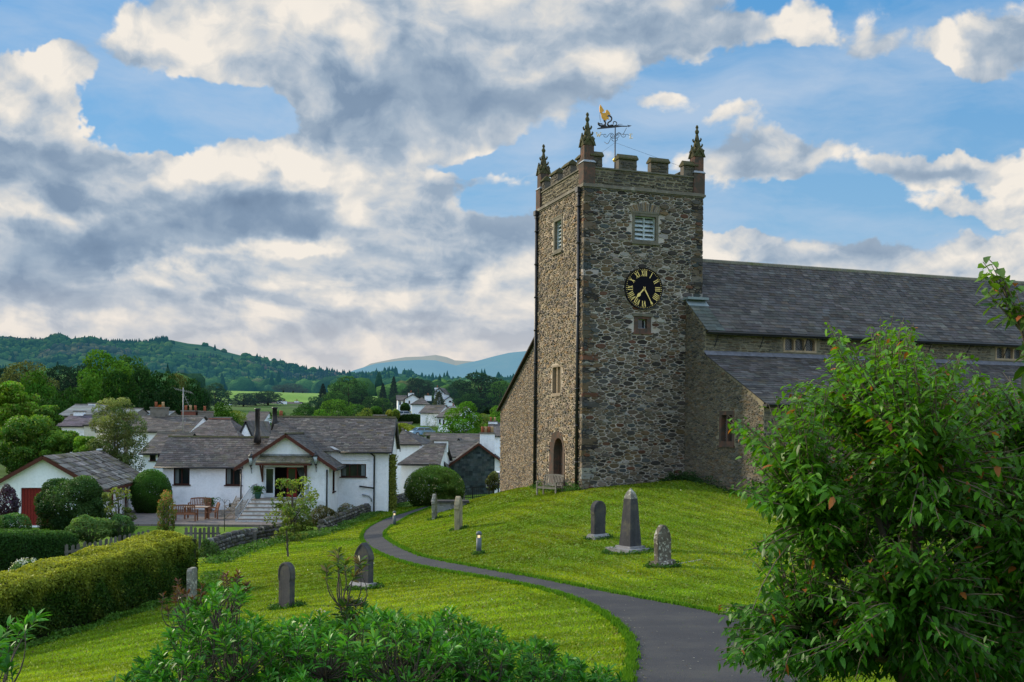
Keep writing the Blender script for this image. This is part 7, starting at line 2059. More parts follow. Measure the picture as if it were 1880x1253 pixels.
TL = [
 # kind, px, top, width, Y, colour, label
 ('b1', 8, 676, 55, 185, 'deep', 'dark tree at the far left edge below the wooded hill'),
 ('b2', 48, 660, 74, 180, 'olive', 'brownish green rounded tree on the left, below the wooded hill'),
 ('b3', 64, 679, 70, 150, 'mid', 'mid green rounded tree left of the tall bright tree'),
 ('b1', 118, 672, 60, 190, 'deep', 'dark tree between the brownish tree and the tall bright tree'),
 ('b2', 150, 667, 52, 186, 'deep', 'dark broad tree touching the left side of the tall bright tree'),
 ('d1', 192, 643, 96, 160, 'bright', 'tallest bright green tree of the left skyline'),
 ('b4', 236, 650, 60, 165, 'mid', 'tall tree joined to the right of the tallest bright tree'),
 ('b3', 168, 690, 66, 148, 'mid', 'green tree in front of the tallest bright tree, left'),
 ('b1', 222, 684, 60, 140, 'dark', 'dark tree in front of the tallest bright tree, right'),
 ('b2', 262, 672, 52, 160, 'dark', 'dark green tree just right of the tallest group'),
 ('b4', 292, 679, 66, 158, 'dark', 'dark spreading tree behind the television aerial, left'),
 ('b1', 322, 688, 52, 165, 'olive', 'olive topped tree directly behind the television aerial'),
 ('b3', 352, 694, 50, 160, 'dark', 'dark green tree right of the television aerial'),
 ('b2', 130, 706, 64, 138, 'dark', 'dark green tree above the blue slate roofs'),
 ('b4', 270, 712, 60, 136, 'deep', 'very dark tree above the long blue slate roof'),
 ('b1', 310, 716, 50, 140, 'deep', 'very dark tree behind the rust red tree'),
 ('b3', 20, 716, 70, 130, 'dark', 'dark green tree above the sycamore at the left edge'),
 ('b2', 100, 724, 60, 128, 'dark', 'dark green tree rising behind the left sycamore'),
 ('b4', 396, 702, 44, 240, 'blue', 'blue green rounded tree left of the bright field'),
 ('b1', 372, 712, 34, 200, 'dark', 'narrow dark tree left of the blue green rounded tree'),
 ('b3', 408, 737, 50, 150, 'mid', 'light green tree just behind the tall chimney stacks'),
 ('b2', 432, 751, 44, 170, 'yellow', 'low yellow green bush above the red ridged roof'),
 ('b4', 297, 741, 36, 128, 'rust', 'rust red copper tree behind the slate terrace'),
 ('b1', 447, 722, 40, 270, 'blue', 'rounded tree at the left end of the distant farm'),
 ('b2', 470, 720, 36, 280, 'dark', 'middle tree in the row behind the distant farm'),
 ('b3', 492, 717, 44, 285, 'dark', 'right hand tree in the row behind the distant farm'),
 ('b4', 520, 706, 30, 470, 'blue', 'tree in the field hedge above the distant farm, left'),
 ('b1', 538, 704, 34, 480, 'blue', 'largest tree of the clump in the far field'),
 ('b2', 556, 712, 20, 475, 'blue', 'small tree at the right of the far field clump'),
 ('c1', 593, 704, 27, 240, 'deep', 'dark pointed conifer left of the big green oak'),
 ('b3', 640, 690, 62, 235, 'mid', 'big green oak in the middle of the village treeline'),
 ('b4', 612, 716, 36, 225, 'mid', 'green tree between the dark conifer and the oak'),
 ('b1', 621, 733, 56, 185, 'bright', 'bright rounded tree just above the cottage roof'),
 ('b2', 580, 726, 32, 200, 'blue', 'blue green tree left of the bright rounded tree'),
 ('b3', 560, 740, 36, 190, 'mid', 'low green tree behind the distant farm, right'),
 ('b4', 663, 712, 40, 230, 'dark', 'dark green tree right of the oak'),
 ('b1', 680, 728, 34, 215, 'dark', 'shaded round tree left of the twin dark cypresses'),
 ('c2', 703, 703, 22, 260, 'deep', 'left cypress of the dark pair'),
 ('c1', 723, 691, 24, 270, 'deep', 'right and taller cypress of the dark pair'),
 ('b2', 702, 729, 30, 220, 'mid', 'small rounded green tree in front of the cypress pair'),
 ('b3', 748, 714, 30, 290, 'blue', 'blue green tree between the cypresses and the dense dark tree'),
 ('d1', 768, 694, 56, 280, 'deep', 'dense dark rounded tree above the far white houses'),
 ('c2', 806, 718, 30, 250, 'olive', 'olive pyramidal conifer beside the far white gable'),
 ('b4', 842, 700, 44, 300, 'dark', 'dark tree behind the small white gable on the right'),
 ('d1', 884, 684, 84, 245, 'dark', 'large dark green spreading tree beside the church'),
 ('b1', 918, 700, 46, 240, 'mid', 'green tree at the right of the large spreading tree'),
 ('b2', 938, 712, 50, 200, 'dark', 'dark tree touching the church gable'),
 ('b3', 862, 722, 46, 225, 'dark', 'shadowy tree below the large spreading tree'),
 ('d1', 851, 737, 66, 155, 'bright', 'big bright green tree right of the long dark roofed house'),
 ('b2', 912, 742, 32, 170, 'bright', 'bright green bush tree next to the church wall'),
 ('b4', 888, 758, 36, 175, 'yellow', 'yellow green shrubbery right of the bright green tree'),
 ('a1', 790, 762, 36, 150, 'grey', 'feathery willow like tree above the cream chimneys'),
 ('b1', 650, 742, 40, 190, 'mid', 'low green tree above the cottage ridge, centre'),
 ('b3', 672, 748, 34, 175, 'yellow', 'pale green shrub above the cottage ridge, right'),
 ('b2', 735, 720, 24, 265, 'dark', 'dark tree just left of the white gabled house'),
 ('b2', 512, 752, 34, 170, 'mid', 'low green tree between the farm and the cottage flue'),
 ('b4', 545, 756, 44, 165, 'mid', 'bushy green tree above the cottage ridge, left'),
 ('b3', 590, 750, 40, 170, 'bright', 'light green bush tree above the cottage ridge'),
]
for t in TL:
    e = tree(*t, name='conifer' if t[0][0] == 'c' else 'tree', group='trees of the valley and village')
# leafy trees behind the garage and beside the cottage
def big_near(kind, px, top, wid, Y, col, label, nm='tree'):
    return tree(kind, px, top, wid, Y, col, label, name=nm)
def own_tree(name, label, px, ptop, pbase, wid, Y, col, n, ls, seed, lob=30, airy=-.5, tips=None, tipf=0, trunk=True, cat='tree', vs=1.0, group=None, mat=None, aspect=.75):
    """an individually grown tree or bush filling a given outline"""
    r = np.random.default_rng(seed)
    a, b = ray(px, ptop); x = a * Y; zt = b * Y; zb = ray(px, pbase)[1] * Y; w = wid / F * Y / 2; z0 = hz(x, Y)
    lobes = []
    for k_ in range(lob):
        t = r.random(); an = r.random() * 6.28; prof = math.sin(math.pi * min(.97, .18 + t * .74)) ** .6
        rad = w * prof * r.uniform(.2, .82); s_ = w * r.uniform(.20, .36)
        zz = zb + (zt - zb) * (.10 + .80 * t)
        lobes.append((math.cos(an) * rad, math.sin(an) * rad, zz - z0, s_, s_, s_ * .75))
    P, Nn, i = lobes_cloud(lobes, n, .62, airy, 3.2 / max(w, .3), seed)
    P[:, 2] = np.maximum(P[:, 2], .02)
    e = empty(name, (x, Y, z0), 0, label, cat, group)
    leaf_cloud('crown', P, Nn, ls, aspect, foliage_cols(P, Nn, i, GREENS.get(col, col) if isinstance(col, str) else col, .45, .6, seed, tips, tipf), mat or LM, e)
    if trunk:
        g = G(); g.tube([(0, 0, -.2), (.05, 0, (zb - z0) * .6), (-.03, 0, (zt - z0) * .8)], [.05 * w + .05, .04 * w + .03, .02], 7)
        for lb in lobes[::2]:
            g.tube([(0, 0, max(.1, lb[2] * .45)), (lb[0] * .5, lb[1] * .5, lb[2] * .75), (lb[0], lb[1], lb[2])], [.018 * w + .012, .012, .006], 5)
        g.build('trunk', BARK, e)
    return e
own_tree('sycamore', 'large yellow green sycamore at the left edge behind the garage', 26, 697, 850, 118, 84, 'bright', 34000, .21, 1, 60, -.6, (.24, .32, .05), .18)
own_tree('sycamore', 'green leafy tree between the sycamore and the birch', 86, 736, 860, 62, 80, 'mid', 22000, .19, 2, 44, -.6, (.22, .30, .05), .12)
own_tree('sycamore', 'broad leafy tree directly behind the garage gable', 58, 768, 880, 140, 74, 'mid', 34000, .16, 3, 60, -.7, (.20, .29, .04), .10)
own_tree('sycamore', 'dark leafy tree behind the garage roof, right', 126, 790, 882, 92, 73, 'mid', 24000, .15, 4, 44, -.7, (.20, .28, .04), .08)
own_tree('birch', 'tall airy birch tree rising behind the garage ridge', 212, 722, 895, 118, 72, (.12, .175, .05), 52000, .095, 5, 95, -.45, (.22, .25, .10), .15)
own_tree('shrub', 'bright green shrub between the garage ridge and the birch', 158, 800, 878, 76, 71.5, 'bright', 14000, .13, 6, 30, -.6, cat='shrub')

# ------------------------------------------------------------------ clipped hedges and shrubs
def hedge(name, label, A, B, hgtA, hgtB, thick, n, ls, base, top, seed, tipz=.75):
    A = Vector(A); B = Vector(B); d = (B - A); l = math.hypot(d.x, d.y); dn = np.array([d.x / l, d.y / l, 0]); pr = np.array([-dn[1], dn[0], 0])
    r = np.random.default_rng(seed)
    s = r.random(n) * l; face = r.random(n)
    hgt = hgtA + (hgtB - hgtA) * s / l
    # cross-section: rounded box
    t = r.random(n) * (2 * hgt.mean() + thick); vx = np.where(t < hgt, -thick / 2, np.where(t < hgt + thick, t - hgt - thick / 2, thick / 2)); vz = np.where(t < hgt, t, np.where(t < hgt + thick, hgt, hgt * 2 + thick - t))
    vz = np.clip(vz, 0, None)
    nx_ = np.where(np.abs(vx) > thick / 2 - 1e-4, np.sign(vx), 0.0); nz_ = np.where(nx_ == 0, 1.0, 0.0)
    # round the shoulders
    sh = np.clip((vz / hgt - .80) / .20, 0, 1) * (nx_ != 0); vx = vx * (1 - .30 * sh ** 2); nz_ = nz_ + .6 * sh
    q = np.abs(vx) / (thick / 2); vz = vz - (nx_ == 0) * (q ** 3) * .14 * hgt
    endr = np.clip(1 - np.minimum(s, l - s) / .8, 0, 1); vz = vz * (1 - .10 * endr ** 2); vx = vx * (1 - .25 * endr ** 2)
    P = np.array([0, 0, 0]) + dn * s[:, None] + pr * vx[:, None]; P[:, 2] = d.z * s / l + vz
    Nn = pr * nx_[:, None]; Nn[:, 2] += nz_
    w_ = snoise(P, 1.3, seed) * .13 + snoise(P, 4.5, seed + 1) * .04
    P += unit(Nn) * (w_ - r.random(n) ** 2 * .12)[:, None]
    ends = r.random(n) < .10; P[ends] = (np.where(s[ends] > l / 2, l, 0)[:, None] * dn) + pr * ((r.random(ends.sum()) - .5) * thick * .8)[:, None]; P[ends, 2] = np.where(s[ends] > l / 2, d.z, 0) + r.random(ends.sum()) * hgt[ends] * .9; Nn[ends] = np.where(s[ends] > l / 2, 1, -1)[:, None] * dn
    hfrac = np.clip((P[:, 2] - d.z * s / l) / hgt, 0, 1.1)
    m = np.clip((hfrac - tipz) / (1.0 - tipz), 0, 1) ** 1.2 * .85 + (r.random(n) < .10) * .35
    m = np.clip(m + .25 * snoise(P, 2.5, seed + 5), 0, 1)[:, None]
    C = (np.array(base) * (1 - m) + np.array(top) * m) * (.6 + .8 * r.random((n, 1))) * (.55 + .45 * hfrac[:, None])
    e = empty(name, A, 0, label, 'hedge')
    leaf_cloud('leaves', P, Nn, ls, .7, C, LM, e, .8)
    g = G((.5, .5, .5)); w2 = thick / 2 - .16
    V8 = []
    for s_, hh in ((.15, hgtA), (l - .15, hgtB)):
        c = dn * s_; zz = d.z * s_ / l
        for vx_, vz_ in ((-w2, -.2), (w2, -.2), (w2, hh - .2), (-w2, hh - .2)): V8.append((c[0] + pr[0] * vx_, c[1] + pr[1] * vx_, zz + vz_))
    g.faces(V8, [(3, 2, 1, 0), (4, 5, 6, 7), (0, 1, 5, 4), (1, 2, 6, 5), (2, 3, 7, 6), (3, 0, 4, 7)])
    g.build('inner_core', surf('hedge_core', (.02, .025, .008), .95, 6, .4, 20, .4, .5, .03, attr=False), e)  # solid dark box inside the leaves, added to block the view through
    return e
hA = gnd(-160, 1235, 21)[0]; hB = gnd(362, 1082, 31)[0]
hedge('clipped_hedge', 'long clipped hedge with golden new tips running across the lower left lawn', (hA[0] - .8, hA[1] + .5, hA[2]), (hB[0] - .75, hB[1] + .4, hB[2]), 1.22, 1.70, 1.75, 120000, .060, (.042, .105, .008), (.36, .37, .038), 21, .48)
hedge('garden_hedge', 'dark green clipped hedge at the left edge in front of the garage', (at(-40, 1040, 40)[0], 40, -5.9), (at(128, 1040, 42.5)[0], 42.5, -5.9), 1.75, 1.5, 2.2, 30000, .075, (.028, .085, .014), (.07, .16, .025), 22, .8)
def bush(name, label, px, ptop, pbot, wid, Y, base, n, ls, seed, lob=16, tips=None, tipf=0, airy=-.8, cat='shrub', flowers=None, mat=None, zb=None, smooth=False, asp=.7, rmin=.75):
    r = np.random.default_rng(seed); a, b = ray(px, ptop); x = a * Y; zt = b * Y; zbt = ray(px, pbot)[1] * Y; w = wid / F * Y / 2
    hh = (zt - zbt) * .62; cz = zt - hh; lobes = [(0, 0, cz - zbt, w * .86, w * .8, hh * .92)]
    if not smooth:
        lobes = [(0, 0, cz - zbt, w * .72, w * .7, hh * .75)]
        for k_ in range(lob):
            u = unit(r.normal(size=3)); u[1] *= .9; s_ = r.uniform(.22, .38)
            lobes.append((u[0] * w * .66, u[1] * w * .66, cz - zbt + u[2] * hh * .66, w * s_, w * s_, hh * s_))
    else:
        for k_ in range(lob): 
            u = unit(r.normal(size=3)); lobes.append((u[0] * w * .72, u[1] * w * .7, cz - zbt + u[2] * hh * .76, w * .22, w * .22, hh * .2))
    P, Nn, i = lobes_cloud(lobes, n, rmin, airy, 3 / max(w, .2), seed)
    P = P[P[:, 2] > -.2]; m = len(P); Nn = Nn[:m]; i = i[:m]
    P, Nn, i = lobes_cloud(lobes, n, rmin, airy, 3 / max(w, .2), seed); k_ = P[:, 2] > -.15; P, Nn, i = P[k_], Nn[k_], i[k_]
    e = empty(name, (x, Y, zbt), 0, label, cat)
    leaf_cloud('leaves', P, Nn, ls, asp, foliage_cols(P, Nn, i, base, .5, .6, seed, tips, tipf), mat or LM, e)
    g = G()
    for k_ in range(9):
        u = unit(r.normal(size=3)); g.tube([(0, 0, -.3), (u[0] * w * .3, u[1] * w * .3, (cz - zbt) * .7), (u[0] * w * .6, u[1] * w * .6, cz - zbt + abs(u[2]) * hh * .5)], [.04 * w + .01, .03 * w, .01], 5)
    g.build('stems', BARK, e)
    if flowers:
        fc, fn, fs = flowers
        Pf, Nf, i_ = lobes_cloud(lobes, fn, .98, -.2, 4 / max(w, .2), seed + 2)
        kf = (Pf[:, 2] > .1); Pf, Nf = Pf[kf], Nf[kf]
        Pf = np.repeat(Pf, 5, axis=0) + r.normal(size=(len(Pf) * 5, 3)) * fs; Nf = np.repeat(Nf, 5, axis=0)
        fo_ = leaf_cloud('flowers', Pf + Nf * .03, Nf, fs * 1.5, .9, np.array(fc)[None, :] * (.7 + .5 * r.random((len(Pf), 1))), LM, e, .6)
        fo_['kind'] = 'stuff'
    return e
bush('round_shrub', 'large dark rounded evergreen shrub in front of the garage', 132, 868, 968, 146, 49, (.030, .080, .018), 60000, .085, 31, 26, (.06, .13, .03), .15, airy=-2, rmin=.7)
bush('topiary_shrub', 'smooth egg shaped clipped shrub between the garage and the cottage wing', 278, 860, 936, 82, 65.5, (.045, .13, .016), 42000, .08, 32, 6, smooth=True, rmin=.72, airy=-2)
bush('flowering_shrub', 'big dome shaped evergreen shrub with cream blossom beside the path end', 798, 853, 926, 124, 71, (.070, .15, .022), 60000, .09, 33, 14, (.13, .22, .03), .15, flowers=((.42, .38, .20), 200, .045), smooth=True, rmin=.70, airy=-2)
bush('low_shrub', 'low olive brown shrub between the garden steps and the stone wall', 592, 925, 962, 64, 58.5, (.060, .070, .020), 9000, .06, 34, 10, (.10, .09, .03), .3)
bush('steps_shrub', 'leafy green shrub at the foot of the garden steps', 545, 915, 975, 74, 56, (.085, .15, .022), 10000, .07, 35, 14, (.16, .21, .03), .2)
bush('lilac_bush', 'small pinkish sprig bush against the cottage wall above the stone wall', 640, 922, 950, 44, 64.5, (.13, .15, .06), 3000, .06, 36, 8, (.30, .18, .12), .25)
bush('red_tipped_shrub', 'slender upright shrub with reddish leaf tips on the patio edge', 306, 888, 975, 46, 53, (.10, .18, .03), 7000, .075, 37, 16, (.42, .16, .08), .22, airy=-.3)
bush('purple_shrub', 'dark purple leaved shrub at the far left edge', 12, 886, 958, 58, 47, (.055, .030, .055), 8000, .075, 38, 14, (.12, .10, .12), .15)
bush('rose_bush', 'pale green rambling bush in front of the picket fence, left', 165, 942, 992, 90, 44.5, (.085, .17, .04), 9000, .075, 39, 14, (.17, .27, .07), .2)
bush('rose_bush', 'pale green rambling bush reaching towards the patio', 224, 940, 986, 60, 47, (.085, .17, .045), 6000, .075, 40, 12, (.17, .26, .08), .2, airy=-.5)
bush('bramble', 'dark tangled growth between the hedge end and the stone wall', 385, 985, 1050, 56, 43.5, (.035, .085, .018), 9000, .075, 41, 12, (.09, .17, .03), .2)
bush('corner_shrub', 'olive shrub in front of the slate hung gable by the railing', 906, 866, 898, 34, 73, (.10, .12, .03), 4000, .09, 42, 8, (.16, .17, .05), .2)
bush('garden_shrub', 'green bush at the left edge above the clipped garden hedge', 28, 935, 985, 76, 45, (.04, .11, .025), 8000, .08, 43, 12, (.08, .18, .04), .2)
bush('cow_parsley', 'frothy white flowering cow parsley behind the long hedge', 52, 1022, 1064, 78, 35.5, (.06, .13, .03), 5000, .07, 44, 10, flowers=((.62, .64, .60), 420, .035))
own_tree('elder_sapling', 'straggly young tree with yellow green leaves in front of the garden steps', 538, 866, 1012, 112, 50, (.17, .25, .04), 6500, .11, 46, 34, .05, (.24, .30, .06), .2, vs=1.0)
own_tree('sapling', 'thin stemmed sapling standing on the lawn below the garden steps', 527, 945, 1022, 34, 41, (.16, .24, .04), 700, .09, 47, 10, .0)
own_tree('rambling_rose', 'thin young climbing shrub tree with yellow green leaves in front of the garage', 218, 880, 975, 62, 48, (.16, .22, .05), 3600, .10, 45, 26, .05, cat='shrub')
for i_, (px, py, w_, Y, c, lb) in enumerate(((715, 757, 15, 205, 'yellow', 'round golden clipped bush, left of the pair'), (727, 756, 16, 203, 'yellow', 'round golden clipped bush, right of the pair'), (744, 744, 20, 220, 'dark', 'dark clipped dome beside the far gabled house'), (690, 750, 26, 200, 'mid', 'low green garden bush left of the golden pair'))):
    bush('clipped_bush', lb, px, py - 4, py + 12, w_, Y, GREENS[c], 3500, .32, 60 + i_, 6, smooth=True, rmin=.9, airy=-2)
for i_, (p0, p1, Y0, Y1, c, lb) in enumerate((((732, 770), (770, 768), 205, 205, 'dark', 'straight dark clipped hedge on the far slope, upper'), ((738, 778), (775, 786), 190, 178, 'yellow', 'golden clipped hedge stepping down the far slope'), ((884, 768), (912, 770), 190, 188, 'yellow', 'clipped hedge beside the bright tree near the church'), ((860, 742), (905, 744), 240, 240, 'dark', 'dark hedge under the large spreading tree'))):
    A = at(p0[0], p0[1], Y0); B = at(p1[0], p1[1], Y1); A = (A[0], A[1], hz(A[0], A[1])); B = (B[0], B[1], hz(B[0], B[1]))
    hedge('clipped_hedge', lb, A, B, 1.6, 1.6, 2.0, 3500, .42, tuple(v * .8 for v in GREENS[c]), GREENS[c], 70 + i_, .6)
# ivy on the cottage corner
r = np.random.default_rng(5); n = 5200
x = r.normal(size=n) * .13; y = r.normal(size=n) * .25; z = r.random(n) * 3.95
P = np.stack([x * (1 - z * .08), y - .05, z + .15], 1)
e = empty('ivy', cw_(XM1 + .22, YM + .75, -.3), 0, 'narrow column of yellow green ivy climbing the right corner of the cottage', 'ivy')
leaf_cloud('leaves', P, np.stack([np.full(n, .4), np.full(n, -1.0), np.full(n, .3)], 1), .10, .85, np.array([.17, .20, .03])[None, :] * (.5 + .9 * r.random((n, 1))), LM, e, .6)
g = G(); g.tube([(0, .1, -.3), (.03, .08, 1.5), (-.02, .1, 4.0)], [.07, .05, .02], 6); g.build('stem', BARK, e)
# fern tops of the pots
for pt, n, ht in ((POT1, 500, .55), (POT2, 600, .7)):
    P = np.stack([r.normal(size=n) * .17, r.normal(size=n) * .17, .32 + r.random(n) * ht * .8], 1); P[:, :2] *= (.5 + P[:, 2:3])
    leaf_cloud('fronds', P, np.tile([0, -.3, 1.0], (n, 1)), .17, .35, np.array([.05, .14, .03])[None, :] * (.6 + .8 * r.random((n, 1))), LM, pt, .9)
# weeds along the church wall
def weeds(label, pts, n, hgt, ls, col, seed, spread=.22):
    r = np.random.default_rng(seed); A = np.array(pts); t = r.random(n) * (len(pts) - 1); i = t.astype(int); f_ = t - i
    B = A[i] * (1 - f_[:, None]) + A[np.minimum(i + 1, len(pts) - 1)] * f_[:, None]
    cl = .35 + .65 * (np.sin(t * 9 + seed) * .5 + .5) ** 2
    P = B + np.stack([r.normal(size=n) * spread, r.normal(size=n) * spread, r.random(n) * hgt * cl], 1)
    P[:, 2] = h(P[:, 0], P[:, 1]) + r.random(n) * hgt * cl
    o = leaf_cloud('weeds', P, np.tile([0, -.4, .8], (n, 1)), ls, .5, np.array(col)[None, :] * (.5 + .9 * r.random((n, 1))), LM, None, .9)
    meta(o, label, 'weeds', kind='stuff')
def chw(x, y): return (3.43 + _cE * x - _sE * y, 50 + _sE * x + _cE * y, 0)
weeds('green weeds and nettles growing along the foot of the tower and aisle walls', [chw(-.2, 6.3), chw(-.25, 4.5), chw(-.2, 1.0), chw(-.15, .0)], 1500, .45, .10, (.06, .14, .02), 3, .12)
weeds('dark weeds in the corner between tower and nave wall', [chw(4.3, -.25), chw(5.2, -.3), chw(5.4, -1.0), chw(5.35, -2.0), chw(5.35, -7)], 1900, .50, .10, (.025, .07, .015), 4, .14)
weeds('rough grass and weeds along the foot of the drystone wall', [gnd(*q)[0] for q in [(392, 1036, 41), (430, 1020, 43), (470, 1005, 45.5), (525, 993, 49), (580, 985, 51.5), (630, 968, 56), (680, 946, 63), (740, 926, 71)]], 9000, .30, .12, (.07, .16, .022), 6, .28)
for gi, (q, rr_, nn_) in enumerate((((1098, 989, 33), .42, 260), ((1155, 1014, 31), .75, 420), ((1217, 1041, 27), .42, 320), ((798, 953, 46), .35, 160), ((842, 972, 39), .35, 200), ((526, 1116, 22), .35, 300), ((352, 1118, 24.5), .3, 220), ((668, 1082, 26), .45, 380), ((879, 1018, 32), .16, 120), ((724, 965, 57), .2, 80))):
    p_ = gnd(*q)[0]; ring_ = [(p_[0] + rr_ * math.cos(t), p_[1] + rr_ * .7 * math.sin(t), 0) for t in [k2 * 6.283 / 10 for k2 in range(11)]]
    weeds('tuft of longer grass round the foot of a churchyard stone or bollard', ring_, nn_ * 2, .13, .075, (.05, .13, .012), 20 + gi, .05)
weeds('long grass at the foot of the clipped hedge', [gnd(*q)[0] for q in [(-60, 1225, 22), (60, 1185, 25), (200, 1140, 28), (300, 1108, 30), (372, 1088, 31.5), (392, 1055, 37)]], 7000, .16, .10, (.07, .16, .015), 8, .16)

# ------------------------------------------------------------------ distant woods and hills
def hillmesh(name, label, prof, D0, D1, z0, col_fn, haze, mat_cols, nseg=260, nr=60, rough=6.0, back=.25, seed=0, hcol=(.19, .39, .56, 1)):
    pxs = np.array([p[0] for p in prof]); pys = np.array([p[1] for p in prof])
    px = np.linspace(pxs[0], pxs[-1], nseg); py = np.interp(px, pxs, pys)
    A = np.array([ray(a, b) for a, b in zip(px, py)])
    rr = np.concatenate([np.linspace(D0, D1, nr), np.linspace(D1 * 1.03, D1 * (1 + back), 8)])
    X = A[:, 0][None, :] * rr[:, None]; Y = np.repeat(rr[:, None], nseg, 1)
    zt = A[:, 1] * D1; t = np.clip((rr - D0) / (D1 - D0), 0, 1)[:, None]
    sh = t ** .8; down = np.clip((rr - D1) / (D1 * back), 0, 1)[:, None]
    Z = z0 + (zt[None, :] - z0) * sh * (1 - down ** 1.5)
    nz_ = (np.sin(X / (D1 * .035) + seed) * np.cos(Y / (D1 * .05)) + .5 * np.sin(X / (D1 * .013) + 2) * np.sin(Y / (D1 * .02)))
    Z = Z + rough * nz_ * np.sin(np.pi * np.clip(t, 0, 1)) 
    V = np.stack([X.ravel(), Y.ravel(), Z.ravel()], 1); nrr = len(rr)
    i = np.arange((nrr - 1) * (nseg - 1)); rw = i // (nseg - 1); c = i % (nseg - 1); a = rw * nseg + c
    m, k, out = new_mat(name + '_surface'); pos = k.n('ShaderNodeNewGeometry').outputs['Position']
    s_ = 1 / (D1 * .02)
    n1 = k.noise(pos, s_, 6, .6); n2 = k.noise(pos, s_ * 6, 5, .6)
    base = k.ramp(k.math('ADD', k.math('MULTIPLY', n1, .6), k.math('MULTIPLY', n2, .4)), mat_cols)
    b = k.n('ShaderNodeBsdfPrincipled'); k.l(base, b.inputs['Base Color']); b.inputs['Roughness'].default_value = 1; b.inputs['Specular IOR Level'].default_value = 0
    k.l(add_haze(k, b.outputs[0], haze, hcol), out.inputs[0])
    o = np_mesh(name, V, np.stack([a, a + 1, a + nseg + 1, a + nseg], 1), np.ones((len(V), 3)), m, None, True)
    meta(o, label, name, kind='structure')
    def zat(x, y):
        aa = x / y; j = np.clip(np.interp(aa, A[:, 0], np.arange(nseg)), 0, nseg - 1); ztt = np.interp(j, np.arange(nseg), zt); tt = np.clip((y - D0) / (D1 - D0), 0, 1)
        z = z0 + (ztt - z0) * tt ** .8
        nn = (np.sin(x / (D1 * .035) + seed) * np.cos(y / (D1 * .05)) + .5 * np.sin(x / (D1 * .013) + 2) * np.sin(y / (D1 * .02)))
        return z + rough * nn * np.sin(np.pi * tt)
    return zat
HP = [(-400, 600), (-200, 610), (-60, 622), (0, 622), (40, 628), (80, 632), (98, 622), (112, 620), (128, 630), (150, 627), (168, 624), (190, 632), (230, 633), (270, 631), (310, 624), (345, 631), (385, 635), (410, 645), (450, 655), (500, 664), (545, 677), (570, 686), (650, 694), (760, 702)]
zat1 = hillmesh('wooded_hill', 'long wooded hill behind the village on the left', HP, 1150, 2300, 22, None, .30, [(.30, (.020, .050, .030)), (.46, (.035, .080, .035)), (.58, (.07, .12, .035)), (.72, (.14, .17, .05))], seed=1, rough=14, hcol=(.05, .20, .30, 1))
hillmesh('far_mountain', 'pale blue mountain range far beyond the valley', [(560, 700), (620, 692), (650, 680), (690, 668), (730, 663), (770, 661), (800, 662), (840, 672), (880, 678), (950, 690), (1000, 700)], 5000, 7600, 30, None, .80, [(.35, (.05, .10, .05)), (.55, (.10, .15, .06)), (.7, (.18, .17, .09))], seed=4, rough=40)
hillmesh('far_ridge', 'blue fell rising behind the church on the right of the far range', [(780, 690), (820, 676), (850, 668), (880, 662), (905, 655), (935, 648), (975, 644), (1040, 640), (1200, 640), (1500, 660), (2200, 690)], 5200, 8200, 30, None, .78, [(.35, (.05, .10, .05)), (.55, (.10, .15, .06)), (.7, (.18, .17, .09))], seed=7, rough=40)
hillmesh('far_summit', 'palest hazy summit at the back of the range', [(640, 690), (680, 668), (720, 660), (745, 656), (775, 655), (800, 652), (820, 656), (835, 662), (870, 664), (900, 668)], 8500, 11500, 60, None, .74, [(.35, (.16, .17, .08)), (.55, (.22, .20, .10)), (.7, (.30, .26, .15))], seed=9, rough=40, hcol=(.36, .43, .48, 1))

# woodland clumps: deformed low-poly crowns in one mass
def ico():
    t = (1 + 5 ** .5) / 2; v = [(-1, t, 0), (1, t, 0), (-1, -t, 0), (1, -t, 0), (0, -1, t), (0, 1, t), (0, -1, -t), (0, 1, -t), (t, 0, -1), (t, 0, 1), (-t, 0, -1), (-t, 0, 1)]
    f = [(0, 11, 5), (0, 5, 1), (0, 1, 7), (0, 7, 10), (0, 10, 11), (1, 5, 9), (5, 11, 4), (11, 10, 2), (10, 7, 6), (7, 1, 8), (3, 9, 4), (3, 4, 2), (3, 2, 6), (3, 6, 8), (3, 8, 9), (4, 9, 5), (2, 4, 11), (6, 2, 10), (8, 6, 7), (9, 8, 1)]
    v = [tuple(unit(np.array(a, float))) for a in v]
    for _ in range(1):
        nf = []; cache = {}
        def mid(a, b):
            k_ = (min(a, b), max(a, b))
            if k_ not in cache: cache[k_] = len(v); v.append(tuple(unit((np.array(v[a]) + np.array(v[b])) / 2)))
            return cache[k_]
        for a, b, c in f: x, y, z = mid(a, b), mid(b, c), mid(c, a); nf += [(a, x, z), (b, y, x), (c, z, y), (x, y, z)]
        f = nf
    return np.array(v), np.array(f)
IV, IF = ico()
